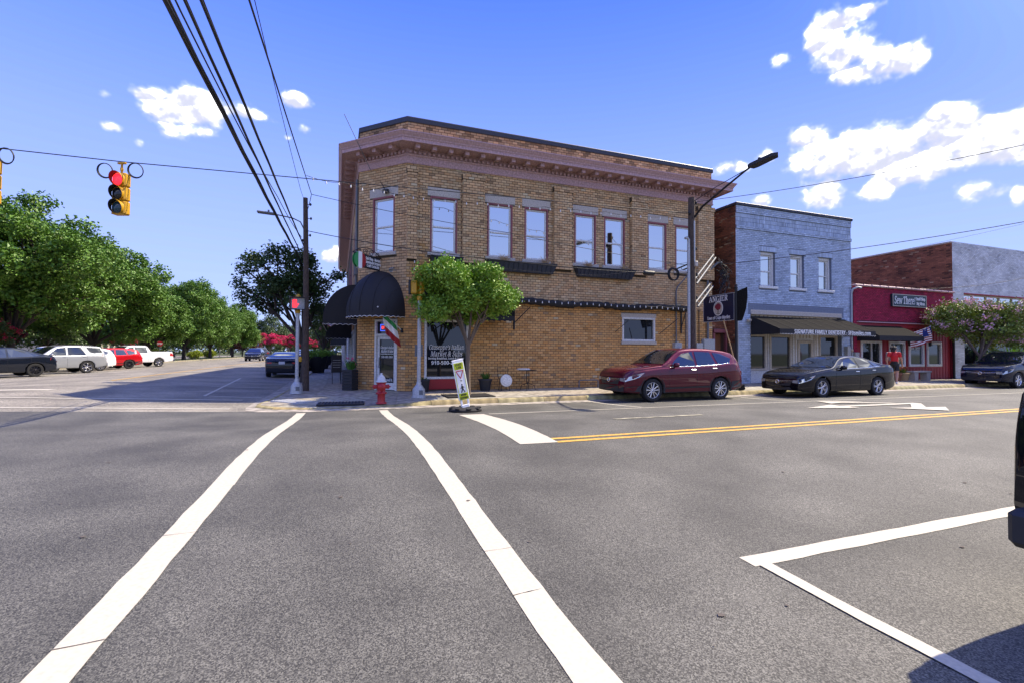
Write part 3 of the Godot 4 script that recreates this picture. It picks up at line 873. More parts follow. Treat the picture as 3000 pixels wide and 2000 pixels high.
func brick_building() -> void:
	var t := thing("brick_building", "tan brick corner building with mauve dentilled cornice and tall upstairs windows", "building")
	var C2 := V(0.675, 0, -18.245)
	var X := Vector3.RIGHT; var Zp := Vector3.BACK
	var uc := V(0.70711, 0, 0.70711); var nc := V(-0.70711, 0, 0.70711)
	var o := V(2.2, 0, ZF)
	var wl := [[3.02, 4.0], [5.14, 6.13], [6.62, 7.6], [8.75, 9.72], [10.1, 11.08], [12.2, 13.16], [13.63, 14.6]]
	var pil := [[2.2, 2.53], [4.18, 4.98], [7.81, 8.60], [11.34, 12.11], [14.75, 15.62]]
	var ops := []
	for w in wl: ops.append([w[0] - 2.2, w[1] - 2.2, 5.04, 7.05])
	ops.append([8.75, 10.37, 1.99, 2.97]); ops.append([0.65, 2.25, 0.2, 2.66])
	var bops := ops.duplicate()
	for w in wl:
		bops.append([w[0] - 2.3, w[1] - 2.1, 7.05, 7.36]); bops.append([w[0] - 2.3, w[1] - 2.1, 4.92, 5.04])
	for p in pil: bops.append([p[0] - 2.21, p[1] - 2.19, 4.72, 7.92])
	bops.append([8.7, 10.42, 1.86, 1.99]); bops.append([8.7, 10.42, 2.97, 3.14])
	var cops := [[0.807, 1.807, 0.15, 2.66], [0.65, 1.63, 5.04, 7.05]]
	var cb := cops.duplicate(); cb.append([0.5, 1.78, 7.05, 7.36]); cb.append([0.55, 1.73, 4.92, 5.04])
	var wall := MB.new()
	backing(wall, o, X, Zp, 13.42, 0.0, 8.2, ops)
	backing(wall, o + V(0, 0, 0), X, Zp, 13.42, 8.9, 9.6, [])
	backing(wall, C2, uc, nc, 2.157, 0.0, 8.2, cops)
	backing(wall, C2, uc, nc, 2.157, 8.9, 9.6, [])
	var lops := []
	for k in 5: lops.append([24.2 - k * 3.4, 25.2 - k * 3.4, 5.04, 7.05])
	for k in 3: lops.append([17.4 - k * 6.5, 22.8 - k * 6.5, 0.4, 2.5])
	var lo := V(0.675, 0, -45.0)
	backing(wall, lo, Zp, -X, 26.755, 0.0, 8.2, lops)
	backing(wall, lo, Zp, -X, 26.755, 8.9, 9.6, [])
	backing(wall, V(15.62, 0, ZF), -Zp, X, 28.3, 0.0, 9.6, [])
	wall.quad(V(0.675, 0, -45.0), V(0.675, 9.6, -45), V(15.62, 9.6, -45), V(15.62, 0, -45))
	# black sheets in place of the shade of rooms behind the windows
	part(wall, "wall", M.mortar, t)
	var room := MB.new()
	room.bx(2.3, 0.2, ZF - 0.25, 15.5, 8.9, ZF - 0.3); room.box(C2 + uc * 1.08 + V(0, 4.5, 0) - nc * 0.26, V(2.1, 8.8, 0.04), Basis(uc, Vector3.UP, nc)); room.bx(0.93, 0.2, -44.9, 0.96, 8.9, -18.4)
	part(room, "dark_room_sheet", M.letters_black, t)
	var roof := MB.new()
	roof.bx(0.9, 9.0, -44.8, 15.4, 9.1, -18.4); roof.bx(2.4, 9.0, -18.4, 15.4, 9.1, -16.95)
	part(roof, "roof", M.planter_dark, t)
	var B := Bricks.new()
	var pit := Vector2(0.217, 0.0935)
	lay(B, o, X, Zp, 13.42, 0.15, 8.14, bops, pit, 0.014, buff)
	lay(B, o, X, Zp, 13.42, 8.98, 9.58, [], pit, 0.014, old_parapet)
	lay(B, C2, uc, nc, 2.157, 0.15, 8.14, cb, pit, 0.014, buff)
	lay(B, C2, uc, nc, 2.157, 8.98, 9.58, [], pit, 0.014, old_parapet)
	var lb := []
	for e in lops: lb.append([e[0] - 18.0, e[1] - 18.0, e[2], e[3]])
	lay(B, V(0.675, 0, -27.0), Zp, -X, 8.755, 0.15, 8.14, lb, pit, 0.014, buff)
	lay(B, V(0.675, 0, -27.0), Zp, -X, 8.755, 8.98, 9.58, [], pit, 0.014, old_parapet)
	for p in pil:
		var pm := MB.new()
		lay(B, V(p[0], 0, ZF + 0.15), X, Zp, p[1] - p[0], 4.72, 7.75, [], pit, 0.014, buff)
		lay(B, V(p[0] - 0.03, 0, ZF + 0.18), X, Zp, p[1] - p[0] + 0.06, 7.75, 7.94, [], pit, 0.014, buff)
		lay(B, V(p[0], 0, ZF), Zp, -X, 0.15, 4.72, 7.75, [], Vector2(0.15, 0.0935), 0.012, buff)
		lay(B, V(p[1], 0, ZF + 0.15), -Zp, X, 0.15, 4.72, 7.75, [], Vector2(0.15, 0.0935), 0.012, buff)
		pm.bx(p[0], 4.72, ZF - 0.02, p[1], 7.75, ZF + 0.15)
		pm.bx(p[0] - 0.03, 7.75, ZF - 0.02, p[1] + 0.03, 7.94, ZF + 0.18)
		part(pm, "pilaster", M.mortar, t)
	build_bricks(B, t)
	# windows, lintels, sills
	for w in wl:
		sash_window(t, V(w[0], 5.04, ZF), X, Zp, w[1] - w[0], 2.01, M.mauve_trim, M.white_trim, M.coated_glass)
		var l := MB.new(); l.bx(w[0] - 0.1, 7.05, ZF - 0.1, w[1] + 0.1, 7.36, ZF + 0.022, 0.008); part(l, "lintel", M.stone, t)
		l = MB.new(); l.bx(w[0] - 0.1, 4.92, ZF - 0.1, w[1] + 0.1, 5.04, ZF + 0.07, 0.01); part(l, "sill", M.stone, t)
	sash_window(t, C2 + uc * 0.65 + V(0, 5.04, 0), uc, nc, 0.98, 2.01, M.mauve_trim, M.white_trim, M.coated_glass)
	var bc := Basis(uc, Vector3.UP, nc)
	var l2 := MB.new(); l2.box(C2 + uc * 1.14 + V(0, 7.205, 0) - nc * 0.04, V(1.28, 0.31, 0.12), bc, 0.008); part(l2, "lintel", M.stone, t)
	l2 = MB.new(); l2.box(C2 + uc * 1.14 + V(0, 4.98, 0) - nc * 0.015, V(1.18, 0.12, 0.17), bc, 0.01); part(l2, "sill", M.stone, t)
	for k in 5: sash_window(t, V(0.675, 5.04, -45 + 24.2 - k * 3.4), Zp, -X, 1.0, 2.01, M.mauve_trim, M.white_trim, M.coated_glass)
	for k in 3: fixed_window(t, "shop_window", V(0.675, 0.4, -45 + 17.4 - k * 6.5), Zp, -X, 5.4, 2.1, 0.09, M.white_trim, M.shop_glass, [1.8, 3.6])
	fixed_window(t, "small_window", V(10.95, 1.99, ZF), X, Zp, 1.62, 0.98, 0.08, M.white_trim, M.dark_glass)
	l2 = MB.new(); l2.bx(10.9, 1.86, ZF - 0.1, 12.62, 1.99, ZF + 0.06, 0.01); part(l2, "sill", M.stone, t)
	l2 = MB.new(); l2.bx(10.9, 2.97, ZF - 0.1, 12.62, 3.14, ZF + 0.03, 0.01); part(l2, "lintel", M.stone, t)
	# shop window with a red panel below
	var sw := fixed_window(t, "shop_window", V(2.85, 0.56, ZF), X, Zp, 1.6, 2.10, 0.085, M.white_trim, M.dark_glass)
	l2 = MB.new(); l2.bx(2.85, 0.2, ZF - 0.06, 4.45, 0.555, ZF + 0.03, 0.01)
	part(l2, "panel", M.red_paint, sw)
	var fz := Basis.IDENTITY
	for e in [["Giuseppe's Italian", 1.68, 0.17, 1.26, "Droid Serif", 0.25], ["Market & Subs", 1.45, 0.18, 1.16, "Droid Serif", 0.25], ["Serving Breakfast, Lunch & Dinner", 1.29, 0.075, 1.3, "Droid Sans", 0.0], ["910-500-2864", 1.13, 0.13, 1.08, "Droid Sans", 0.0]]:
		text(sw, e[0], V(3.65, e[1], ZF - 0.045), fz, e[2], M.letters_white, e[3], e[4], e[5], e[4] == "Droid Sans")
	# corner door
	var dn := Node3D.new(); dn.name = "door"; t.add_child(dn)
	var D := func(a: float, y: float, d: float) -> Vector3: return C2 + uc * a + Vector3.UP * y + nc * d
	var fr := MB.new()
	for e in [[0.807, 0.887, 0.15, 2.66], [1.727, 1.807, 0.15, 2.66], [0.887, 1.727, 2.58, 2.66], [0.887, 1.727, 2.06, 2.14]]:
		fr.box(D.call((e[0] + e[1]) / 2, (e[2] + e[3]) / 2, -0.02), V(e[1] - e[0], e[3] - e[2], 0.12), bc, 0.01)
	part(fr, "door_frame", M.white_trim, dn)
	var lf := MB.new()
	for e in [[0.892, 0.99, 0.17, 2.05], [1.624, 1.722, 0.17, 2.05], [0.99, 1.624, 1.95, 2.05], [0.99, 1.624, 0.17, 0.42]]:
		lf.box(D.call((e[0] + e[1]) / 2, (e[2] + e[3]) / 2, -0.05), V(e[1] - e[0], e[3] - e[2], 0.05), bc, 0.008)
	part(lf, "door_leaf", M.white_trim, dn)
	var gl := MB.new(); gl.box(D.call(1.307, 1.185, -0.06), V(0.64, 1.54, 0.008), bc); gl.box(D.call(1.307, 2.36, -0.05), V(0.85, 0.45, 0.008), bc)
	part(gl, "door_glass", M.dark_glass, dn)
	var hd := MB.new(); hd.tube([D.call(1.04, 0.95, -0.02), D.call(1.04, 0.95, 0.05), D.call(1.04, 1.3, 0.05), D.call(1.04, 1.3, -0.02)], 0.013, 8)
	part(hd, "handle", M.iron, dn)
	for e in [["Giuseppe's Italian", 1.66, 0.085, 0.58, "Droid Serif", 0.25], ["Market & Subs", 1.53, 0.09, 0.54, "Droid Serif", 0.25], ["Serving Breakfast, Lunch & Dinner", 1.44, 0.035, 0.58, "Droid Sans", 0.0], ["910-500-2864", 1.33, 0.075, 0.5, "Droid Sans", 0.0], ["1 N. Broad St.", 0.52, 0.09, 0.52, "Droid Serif", 0.0]]:
		text(dn, e[0], D.call(1.307, e[1], -0.052), bc, e[2], M.letters_white, e[3], e[4], e[5])
	# cornice
	var path := [Vector2(0.675, -45), Vector2(0.675, -18.245), Vector2(2.2, ZF), Vector2(15.62, ZF), Vector2(15.62, -24)]
	var pr := [Vector2(0.0, 8.10), Vector2(0.05, 8.10), Vector2(0.06, 8.145), Vector2(0.04, 8.165), Vector2(0.04, 8.36), Vector2(0.07, 8.375), Vector2(0.085, 8.415), Vector2(0.05, 8.42), Vector2(0.05, 8.64), Vector2(0.60, 8.645), Vector2(0.60, 8.625), Vector2(0.625, 8.625), Vector2(0.625, 8.745), Vector2(0.645, 8.75), Vector2(0.66, 8.80), Vector2(0.70, 8.85), Vector2(0.73, 8.90), Vector2(0.745, 8.905), Vector2(0.745, 8.945), Vector2(0.0, 9.0)]
	var cm := MB.new()
	sweep(cm, path, pr)
	part(cm, "cornice", M.mauve, t)
	var cap := MB.new()
	sweep(cap, path, [Vector2(-0.02, 9.56), Vector2(0.045, 9.56), Vector2(0.055, 9.58), Vector2(0.05, 9.73), Vector2(0.03, 9.76), Vector2(-0.35, 9.76), Vector2(-0.36, 9.5)])
	part(cap, "parapet_cap", M.flashing, t)
	# dentils and brackets, one by one
	var dm := MB.new(); dm.box(V(0, 0, 0.045), V(0.085, 0.095, 0.095), Basis.IDENTITY, 0.004)
	var dme := dm.mesh()
	var bm := MB.new()
	bm.prism(PackedVector2Array([Vector2(0, 0.02), Vector2(0.24, -0.01), Vector2(0.28, -0.04), Vector2(0.44, -0.04), Vector2(0.44, 0.10), Vector2(0, 0.10)]), func(a, b, d): return V(d * 0.15 - 0.075, b, a))
	var bme := bm.mesh()
	for s in [[V(2.2, 0, ZF), X, Zp, 13.42], [C2, uc, nc, 2.157], [V(0.675, 0, -27), Zp, -X, 8.75]]:
		var bs := Basis(s[1], Vector3.UP, s[2])
		var k := int(s[3] / 0.165)
		for i in k:
			var d := inst(dme, "dentil", M.mauve, t)
			d.transform = Transform3D(bs, s[0] + s[1] * (s[3] * (i + 0.5) / k) + s[2] * 0.05 + V(0, 8.475, 0))
		k = int(s[3] / 0.56)
		for i in k:
			var d := inst(bme, "bracket", M.mauve, t)
			d.transform = Transform3D(bs, s[0] + s[1] * (s[3] * (i + 0.5) / k) + s[2] * 0.05 + V(0, 8.54, 0))
	# chimney stub, downpipe
	var ch := MB.new(); ch.bx(2.9, 9.1, -18.9, 3.5, 10.15, -18.3, 0.01)
	part(ch, "chimney", M.stone, t)
	var dp := MB.new()
	dp.box(V(0.60, 4.62, -18.75), V(0.15, 0.5, 0.24), Basis.IDENTITY, 0.02)
	dp.seg(V(0.61, 4.4, -18.75), V(0.61, 0.2, -18.75), 0.05); dp.seg(V(0.61, 4.85, -18.75), V(0.61, 8.0, -18.75), 0.05)
	part(dp, "downpipe", M.galvanised, t)

func alley_front() -> void:
	var t := thing("stairway_entrance", "narrow red brick wall with a brown framed doorway between tan and blue buildings", "wall")
	var o := V(15.62, 0, -17.3)
	var ops := [[0.62, 1.3, 0.1, 2.45]]
	var w := MB.new()
	backing(w, o, Vector3.RIGHT, Vector3.BACK, 1.38, 0.0, 3.9, ops, 0.4)
	w.bx(15.64, 0.1, -18.2, 16.98, 3.8, -18.1)
	part(w, "wall", M.mortar_red, t)
	var B := Bricks.new()
	lay(B, o, Vector3.RIGHT, Vector3.BACK, 1.38, 0.12, 3.85, [[0.54, 1.38, 0.1, 2.6]], Vector2(0.2, 0.075), 0.012, red_brick)
	build_bricks(B, t)
	var f := MB.new()
	f.bx(16.18, 0.12, -17.25, 16.30, 2.45, -17.4, 0.01); f.bx(16.92, 0.12, -17.25, 17.0, 2.45, -17.4, 0.01); f.bx(16.18, 2.45, -17.2, 17.0, 2.62, -17.4, 0.01)
	part(f, "door_frame", M.mauve_trim, t)
	f = MB.new(); f.bx(16.55, 0.14, -17.62, 16.92, 2.42, -17.58, 0.005)
	part(f, "door", M.terracotta, t)
	f = MB.new(); f.bx(15.64, 3.85, -17.5, 16.98, 4.05, -17.2, 0.01)
	part(f, "flashing", M.galvanised, t)

func blue_building() -> void:
	var t := thing("blue_building", "light blue painted brick two storey building with three white upstairs windows", "building")
	var X := Vector3.RIGHT; var Zp := Vector3.BACK
	var o := V(17.0, 0, ZF)
	var wl := [[18.48, 19.4], [20.38, 21.28], [22.28, 23.18]]
	var ops := []
	for w in wl: ops.append([w[0] - 17.0, w[1] - 17.0, 4.66, 6.28])
	ops.append([0.85, 6.85, 0.15, 3.32])
	var wall := MB.new()
	backing(wall, o, X, Zp, 7.6, 0.0, 8.3, ops, 0.35)
	backing(wall, V(24.6, 0, ZF), -Zp, X, 26, 0.0, 8.3, [])
	part(wall, "wall", M.mortar_blue, t)
	var sd := MB.new()
	backing(sd, V(17.0, 0, -42), Zp, -X, 25.28, 0.0, 8.3, [])
	sd.bx(17.05, 8.0, -42, 24.55, 8.1, ZF - 0.3)
	part(sd, "side_wall", M.mortar_red, t)
	var B := Bricks.new()
	var bops := ops.duplicate()
	for w in wl:
		bops.append([w[0] - 17.1, w[1] - 16.9, 6.28, 6.52]); bops.append([w[0] - 17.12, w[1] - 16.88, 4.54, 4.66])
	bops.append([0.7, 7.0, 3.32, 3.75])
	lay(B, o, X, Zp, 7.6, 0.15, 7.22, bops, Vector2(0.205, 0.083), 0.010, blue_brick)
	lay(B, o + Zp * 0.05, X, Zp, 7.6, 7.22, 7.38, [], Vector2(0.205, 0.08), 0.010, blue_brick)
	lay(B, o, X, Zp, 7.6, 7.38, 7.95, [], Vector2(0.078, 0.19), 0.012, blue_brick, true)
	lay(B, o + Zp * 0.04, X, Zp, 7.6, 7.95, 8.28, [], Vector2(0.205, 0.083), 0.010, blue_brick)
	for w in wl: lay(B, V(w[0] - 0.1, 0, ZF + 0.01), X, Zp, w[1] - w[0] + 0.2, 6.28, 6.52, [], Vector2(0.085, 0.24), 0.010, blue_brick, true)
	lay(B, V(17.0, 0, -22.5), Zp, -X, 5.78, 2.0, 8.28, [], Vector2(0.2, 0.075), 0.012, red_brick)
	build_bricks(B, t)
	var m := MB.new(); m.bx(17.0, 7.22, ZF - 0.05, 24.6, 7.38, ZF + 0.05); m.bx(17.0, 7.95, ZF - 0.05, 24.6, 8.28, ZF + 0.04); m.bx(17.7, 3.32, ZF - 0.1, 24.0, 3.75, ZF + 0.014, 0.01)
	part(m, "band", M.mortar_blue, t)
	m = MB.new(); m.bx(16.95, 8.28, ZF - 0.4, 24.65, 8.42, ZF + 0.1, 0.02); m.bx(16.95, 8.28, -42, 17.3, 8.42, ZF - 0.4, 0.02)
	part(m, "parapet_cap", M.flashing, t)
	for w in wl:
		sash_window(t, V(w[0], 4.66, ZF - 0.12), X, Zp, w[1] - w[0], 1.62, M.white_trim, M.white_trim, M.coated_glass, 0.1)
		m = MB.new(); m.bx(w[0] - 0.12, 4.54, ZF - 0.1, w[1] + 0.12, 4.66, ZF + 0.08, 0.012); part(m, "sill", M.white_trim, t)
	m = MB.new(); m.bx(17.85, 3.30, ZF - 0.3, 23.85, 3.36, ZF + 0.06, 0.01); m.bx(17.85, 3.36, ZF - 0.3, 23.85, 3.52, ZF + 0.03, 0.01)
	part(m, "shopfront_beam", M.cream_trim, t)
	# shopfront: boarded wall with windows and a door, set back a little
	var zs := ZF - 0.23
	var so := V(17.85, 0, zs)
	var sops := [[0.1, 1.2, 0.72, 2.40], [1.4, 2.8, 0.72, 2.40], [3.22, 4.25, 0.15, 2.17], [4.68, 5.98, 0.9, 2.42]]
	m = MB.new()
	backing(m, so, X, Zp, 6.0, 0.15, 3.3, sops, 0.1)
	part(m, "boarding", M.white_trim, t)
	for x in [1.3, 2.9, 3.08, 3.4, 3.62, 3.84, 4.06, 4.36, 4.5, 0.3, 0.55, 0.8, 1.05, 1.65, 1.9, 2.15, 2.4, 2.65, 4.9, 5.15, 5.4, 5.65]:
		m = MB.new()
		var y0 := 0.75 if (x == 1.3 or x == 2.9 or x == 3.08 or x == 4.36 or x == 4.5) else (2.25 if (x > 3.2 and x < 4.3) else 2.48)
		m.bx(17.85 + x - 0.025, y0, zs, 17.85 + x + 0.025, 3.29, zs + 0.03, 0.006)
		part(m, "batten", M.cream_trim, t)
	m = MB.new(); m.bx(17.86, 0.62, zs, 20.9, 0.70, zs + 0.05, 0.01); m.bx(17.86, 0.15, zs, 21.0, 0.30, zs + 0.03, 0.01)
	part(m, "skirting", M.white_trim, t)
	for e in [sops[0], sops[1], sops[3]]:
		fixed_window(t, "shop_window", so + V(e[0], e[2], 0.02), X, Zp, e[1] - e[0], e[3] - e[2], 0.10, M.cream_trim, M.dark_glass)
	fixed_window(t, "door", so + V(3.22, 0.16, 0.02), X, Zp, 1.03, 2.0, 0.14, M.cream_trim, M.shop_glass)
	m = MB.new(); m.seg(V(17.03, 0.15, ZF + 0.06), V(17.03, 3.2, ZF + 0.06), 0.045); m.seg(V(24.5, 0.6, ZF + 0.07), V(24.5, 4.6, ZF + 0.07), 0.045); m.tube([V(24.5, 4.6, ZF + 0.07), V(24.55, 4.8, ZF + 0.12), V(24.7, 4.88, ZF + 0.25), V(24.9, 4.85, ZF + 0.3)], 0.05)
	part(m, "conduit", M.pole_grey, t)
	m = MB.new(); m.bx(24.0, 0.9, ZF + 0.02, 24.25, 1.9, ZF + 0.2, 0.015); m.bx(24.55, 0.5, ZF + 0.02, 24.85, 1.6, ZF + 0.22, 0.015)
	part(m, "meter_box", M.box_grey, t)
	m = MB.new()
	for y in [1.35, 1.7]: m.lathe(V(24.36, y, ZF + 0.05), [Vector2(0, 0.16), Vector2(0.085, 0.14), Vector2(0.09, 0.0)], 12, Basis(Vector3.RIGHT, PI / 2))
	part(m, "meter_dial", M.cream_trim, t)
	m = MB.new(); m.box(V(17.65, 3.02, ZF + 0.12), V(0.28, 0.11, 0.12), Basis(Vector3.UP, 0.3), 0.02); m.seg(V(17.7, 3.02, ZF), V(17.7, 3.02, ZF + 0.1), 0.02)
	part(m, "security_camera", M.cream_trim, t)

func scallop(mb: MB, pts: Array, top: float, drop: float, lobe: float, thick := 0.01) -> Array:
	# hanging strip with a scalloped lower edge along plan points; returns the lower edge
	var dist := 0.0
	var rows := []
	var low := []
	for i in pts.size():
		if i > 0: dist += (pts[i] - pts[i - 1]).length()
		var k := fmod(dist / lobe, 1.0)
		var y := top - drop + 0.045 * absf(cos(k * PI))
		rows.append([V(pts[i].x, top, pts[i].y), V(pts[i].x, y, pts[i].y)])
		low.append(V(pts[i].x, y, pts[i].y))
	mb.grid(rows)
	return low
func line_pts(a: Vector2, b: Vector2, d := 0.04) -> Array:
	var o := []
	var k := int(ceil(a.distance_to(b) / d))
	for i in k + 1: o.append(a.lerp(b, float(i) / k))
	return o

func awnings() -> void:
	# domed awning over the corner door
	var uc := V(0.70711, 0, 0.70711); var nc := V(-0.70711, 0, 0.70711)
	var o := V(0.675, 2.86, -18.245) + uc * 1.08
	var t := thing("door_awning", "black domed canvas awning over the corner door with scalloped white edging", "awning")
	var A := 1.06; var Bh := 1.5; var Cp := 1.1
	var P := func(ph: float, ps: float) -> Vector3: return o + uc * (A * cos(ph)) + Vector3.UP * (Bh * sin(ph) * cos(ps)) + nc * (0.02 + Cp * pow(sin(ph), 0.6) * sin(ps))
	var rows := []
	for i in 33:
		var r := []
		for j in 13: r.append(P.call(PI * i / 32, PI / 2 * j / 12))
		rows.append(r)
	var mb := MB.new(); mb.grid(rows, false, false, false)
	part(mb, "canopy", M.canvas_black, t)
	for i in [6, 11, 16, 21, 26]:
		var pth := []
		for j in 13: pth.append(P.call(PI * i / 32, PI / 2 * j / 12) + nc * 0.006)
		var s := MB.new(); s.tube(pth, 0.014, 6)
		part(s, "rib", M.canvas_black, t)
	var pl := []
	for i in 97:
		var q: Vector3 = P.call(PI * (96 - i) / 96, PI / 2)
		pl.append(Vector2(q.x, q.z))
	mb = MB.new()
	var low := scallop(mb, pl, 2.86, 0.20, 0.2)
	part(mb, "valance", M.canvas_black, t)
	mb = MB.new(); mb.tube(low, 0.011, 5)
	part(mb, "edging", M.piping, t)
	# quarter-barrel awnings along the side wall
	var k := 0
	for e in [[-18.6, -25.4, 2.68, 1.32, 1.2, M.canvas_black, "black barrel canvas awning on the side wall next to the domed awning"], [-26.2, -33.0, 2.35, 0.75, 1.25, M.canvas_black, "black sloped canvas awning further along the shaded side pavement"], [-44.5, -49.5, 2.25, 0.7, 1.3, M.flowerbox, "dull blue canvas awning far along the shaded side pavement"]]:
		t = thing("side_awning", e[6], "awning")
		rows = []
		for i in 2:
			var r := []
			for j in 13:
				var a := PI / 2 * j / 12
				r.append(V(0.66 - e[4] * sin(a), e[2] + e[3] * cos(a), e[i]))
			rows.append(r)
		mb = MB.new(); mb.grid(rows, false, false, true)
		part(mb, "canopy", e[5], t)
		mb = MB.new()
		var poly := PackedVector2Array([Vector2(0.66, e[2])])
		for j in 13:
			var a := PI / 2 * j / 12
			poly.append(Vector2(0.66 - e[4] * sin(a), e[2] + e[3] * cos(a)))
		mb.prism(poly, func(a, b, d): return V(a, b, e[0] + d * 0.01))
		part(mb, "end_panel", e[5], t)
		mb = MB.new()
		low = scallop(mb, line_pts(Vector2(0.66, e[0] + 0.02), Vector2(0.66 - e[4], e[0] + 0.02)), e[2], 0.20, 0.2)
		var low2 := scallop(mb, line_pts(Vector2(0.66 - e[4], e[0]), Vector2(0.66 - e[4], e[1])), e[2], 0.20, 0.2)
		part(mb, "valance", e[5], t)
		mb = MB.new(); mb.tube(low, 0.010, 5); mb.tube(low2, 0.010, 5)
		part(mb, "edging", M.piping, t)
		k += 1
	# quarter-barrel awning over the front shop window
	t = thing("shop_awning", "black barrel awning with its lit top coloured paler behind the small tree", "awning")
	rows = []
	for x in [2.62, 5.9]:
		var r := []
		for j in 13:
			var a := PI / 2 * j / 12
			r.append(V(x, 2.78 + 1.22 * cos(a), ZF + 0.02 + 0.9 * sin(a)))
		rows.append(r)
	mb = MB.new(); mb.grid(rows, false, false, true)
	part(mb, "canopy", M.canvas_grey, t)  # lit top coloured grey, paler than the black ends
	for x in [2.62, 5.9]:
		mb = MB.new()
		var poly := PackedVector2Array([Vector2(0.02, 2.78)])
		for j in 13:
			var a := PI / 2 * j / 12
			poly.append(Vector2(0.02 + 0.9 * sin(a), 2.78 + 1.22 * cos(a)))
		mb.prism(poly, func(a, b, d): return V(x + (d - 0.5) * 0.012, b, ZF + a))
		part(mb, "end_panel", M.canvas_black, t)
	mb = MB.new()
	low = scallop(mb, line_pts(Vector2(2.62, ZF + 0.925), Vector2(5.9, ZF + 0.925)), 2.78, 0.2, 0.2)
	part(mb, "valance", M.canvas_black, t)
	# rolled-up awning cloth along the wall
	t = thing("rolled_awning", "long sagging roll of black awning cloth across the lower brick wall", "awning")
	var pth := []
	var rad := []
	for i in 84:
		var x := 5.95 + i * 0.098
		pth.append(V(x, 3.43 + 0.03 * sin(i * 0.21) + 0.02 * noise.get_noise_1d(i * 6.0) - 0.05 * sin(PI * i / 83.0), ZF + 0.15 + 0.02 * noise.get_noise_1d(i * 9.0 + 40)))
		rad.append(0.125 + 0.05 * noise.get_noise_1d(i * 11.0 + 9))
	mb = MB.new(); mb.tube(pth, rad, 12)
	part(mb, "cloth", M.canvas_black, t)
	for x in [6.2, 13.9]:
		mb = MB.new(); mb.bx(x - 0.03, 2.35, ZF + 0.012, x + 0.03, 3.55, ZF + 0.07, 0.01)
		mb.seg(V(x, 2.6, ZF + 0.05), V(x + (0.55 if x < 9 else -0.0), 3.2, ZF + 0.3), 0.018)
		part(mb, "bracket", M.iron, t)
	for e in [[10.6, 2.35, 10.95, 2.8], [12.75, 2.3, 13.4, 2.95]]:
		mb = MB.new(); mb.seg(V(e[0], e[1], ZF + 0.04), V(e[2], e[3], ZF + 0.45), 0.014)
		part(mb, "arm", M.iron, t)
	# blue building awning with lettering
	t = thing("dentist_awning", "grey sloped awning with white lettering over the blue building shopfront", "awning")
	var x0 := 17.85; var x1 := 23.95; var zt := ZF + 0.03; var zb := ZF + 1.55; var yt := 3.22; var yb := 2.58
	for i in 8:
		mb = MB.new()
		var xa := lerpf(x0, x1, i / 8.0); var xb := lerpf(x0, x1, (i + 1) / 8.0)
		var rr := []
		for q in 5:
			var tt := q / 4.0
			var row := []
			for s in 5:
				var sag := 0.012 * sin(PI * s / 4.0) * sin(PI * tt)
				row.append(V(lerpf(xa, xb, s / 4.0), lerpf(yt, yb, tt) - sag, lerpf(zt, zb, tt)))
			rr.append(row)
		mb.grid(rr)
		part(mb, "panel", M.canvas_grey, t)
	mb = MB.new()
	for i in 9:
		var x := lerpf(x0, x1, i / 8.0)
		mb.tube([V(x, yt + 0.004, zt), V(x, yb + 0.004, zb)], 0.012, 6)
	part(mb, "seams", M.canvas_black, t)
	for x in [x0, x1]:
		mb = MB.new()
		mb.prism(PackedVector2Array([Vector2(zt, yt), Vector2(zb, yb), Vector2(zb, yb - 0.22), Vector2(zt, yb - 0.22)]), func(a, b, d): return V(x + (d - 0.5) * 0.01, b, a))
		part(mb, "end_panel", M.canvas_black, t)
	mb = MB.new()
	low = scallop(mb, line_pts(Vector2(x0, zb + 0.004), Vector2(x1, zb + 0.004), 0.035), yb, 0.25, 0.17)
	part(mb, "valance", M.canvas_black, t)
	mb = MB.new(); mb.tube(low, 0.009, 5)
	part(mb, "edging", M.piping, t)
	text(t, "SIGNATURE FAMILY DENTISTRY - SFDsmiles.com", V(21.15, yb - 0.11, zb + 0.012), Basis.IDENTITY, 0.17, M.letters_white, 4.9, "Droid Sans", 0.0, true)
	# red shop awning
	t = thing("sewing_shop_awning", "plain grey sloped awning with black border over the maroon shop door", "awning")
	x0 = 24.95; x1 = 28.35; zb = ZF + 1.1; yt = 2.98; yb = 2.42
	mb = MB.new()
	mb.quad(V(x0, yt, zt), V(x0, yb, zb), V(x1, yb, zb), V(x1, yt, zt))
	part(mb, "canopy", M.canvas_grey, t)
	mb = MB.new()
	mb.prism(PackedVector2Array([Vector2(zt, yt), Vector2(zb, yb), Vector2(zb, yb - 0.24), Vector2(zt, yb - 0.24)]), func(a, b, d): return V(x0 + (d - 0.5) * 0.01, b, a))
	mb.prism(PackedVector2Array([Vector2(zt, yt), Vector2(zb, yb), Vector2(zb, yb - 0.24), Vector2(zt, yb - 0.24)]), func(a, b, d): return V(x1 + (d - 0.5) * 0.01, b, a))
	mb.bx(x0, yb - 0.24, zb, x1, yb, zb + 0.012)
	part(mb, "border", M.canvas_black, t)

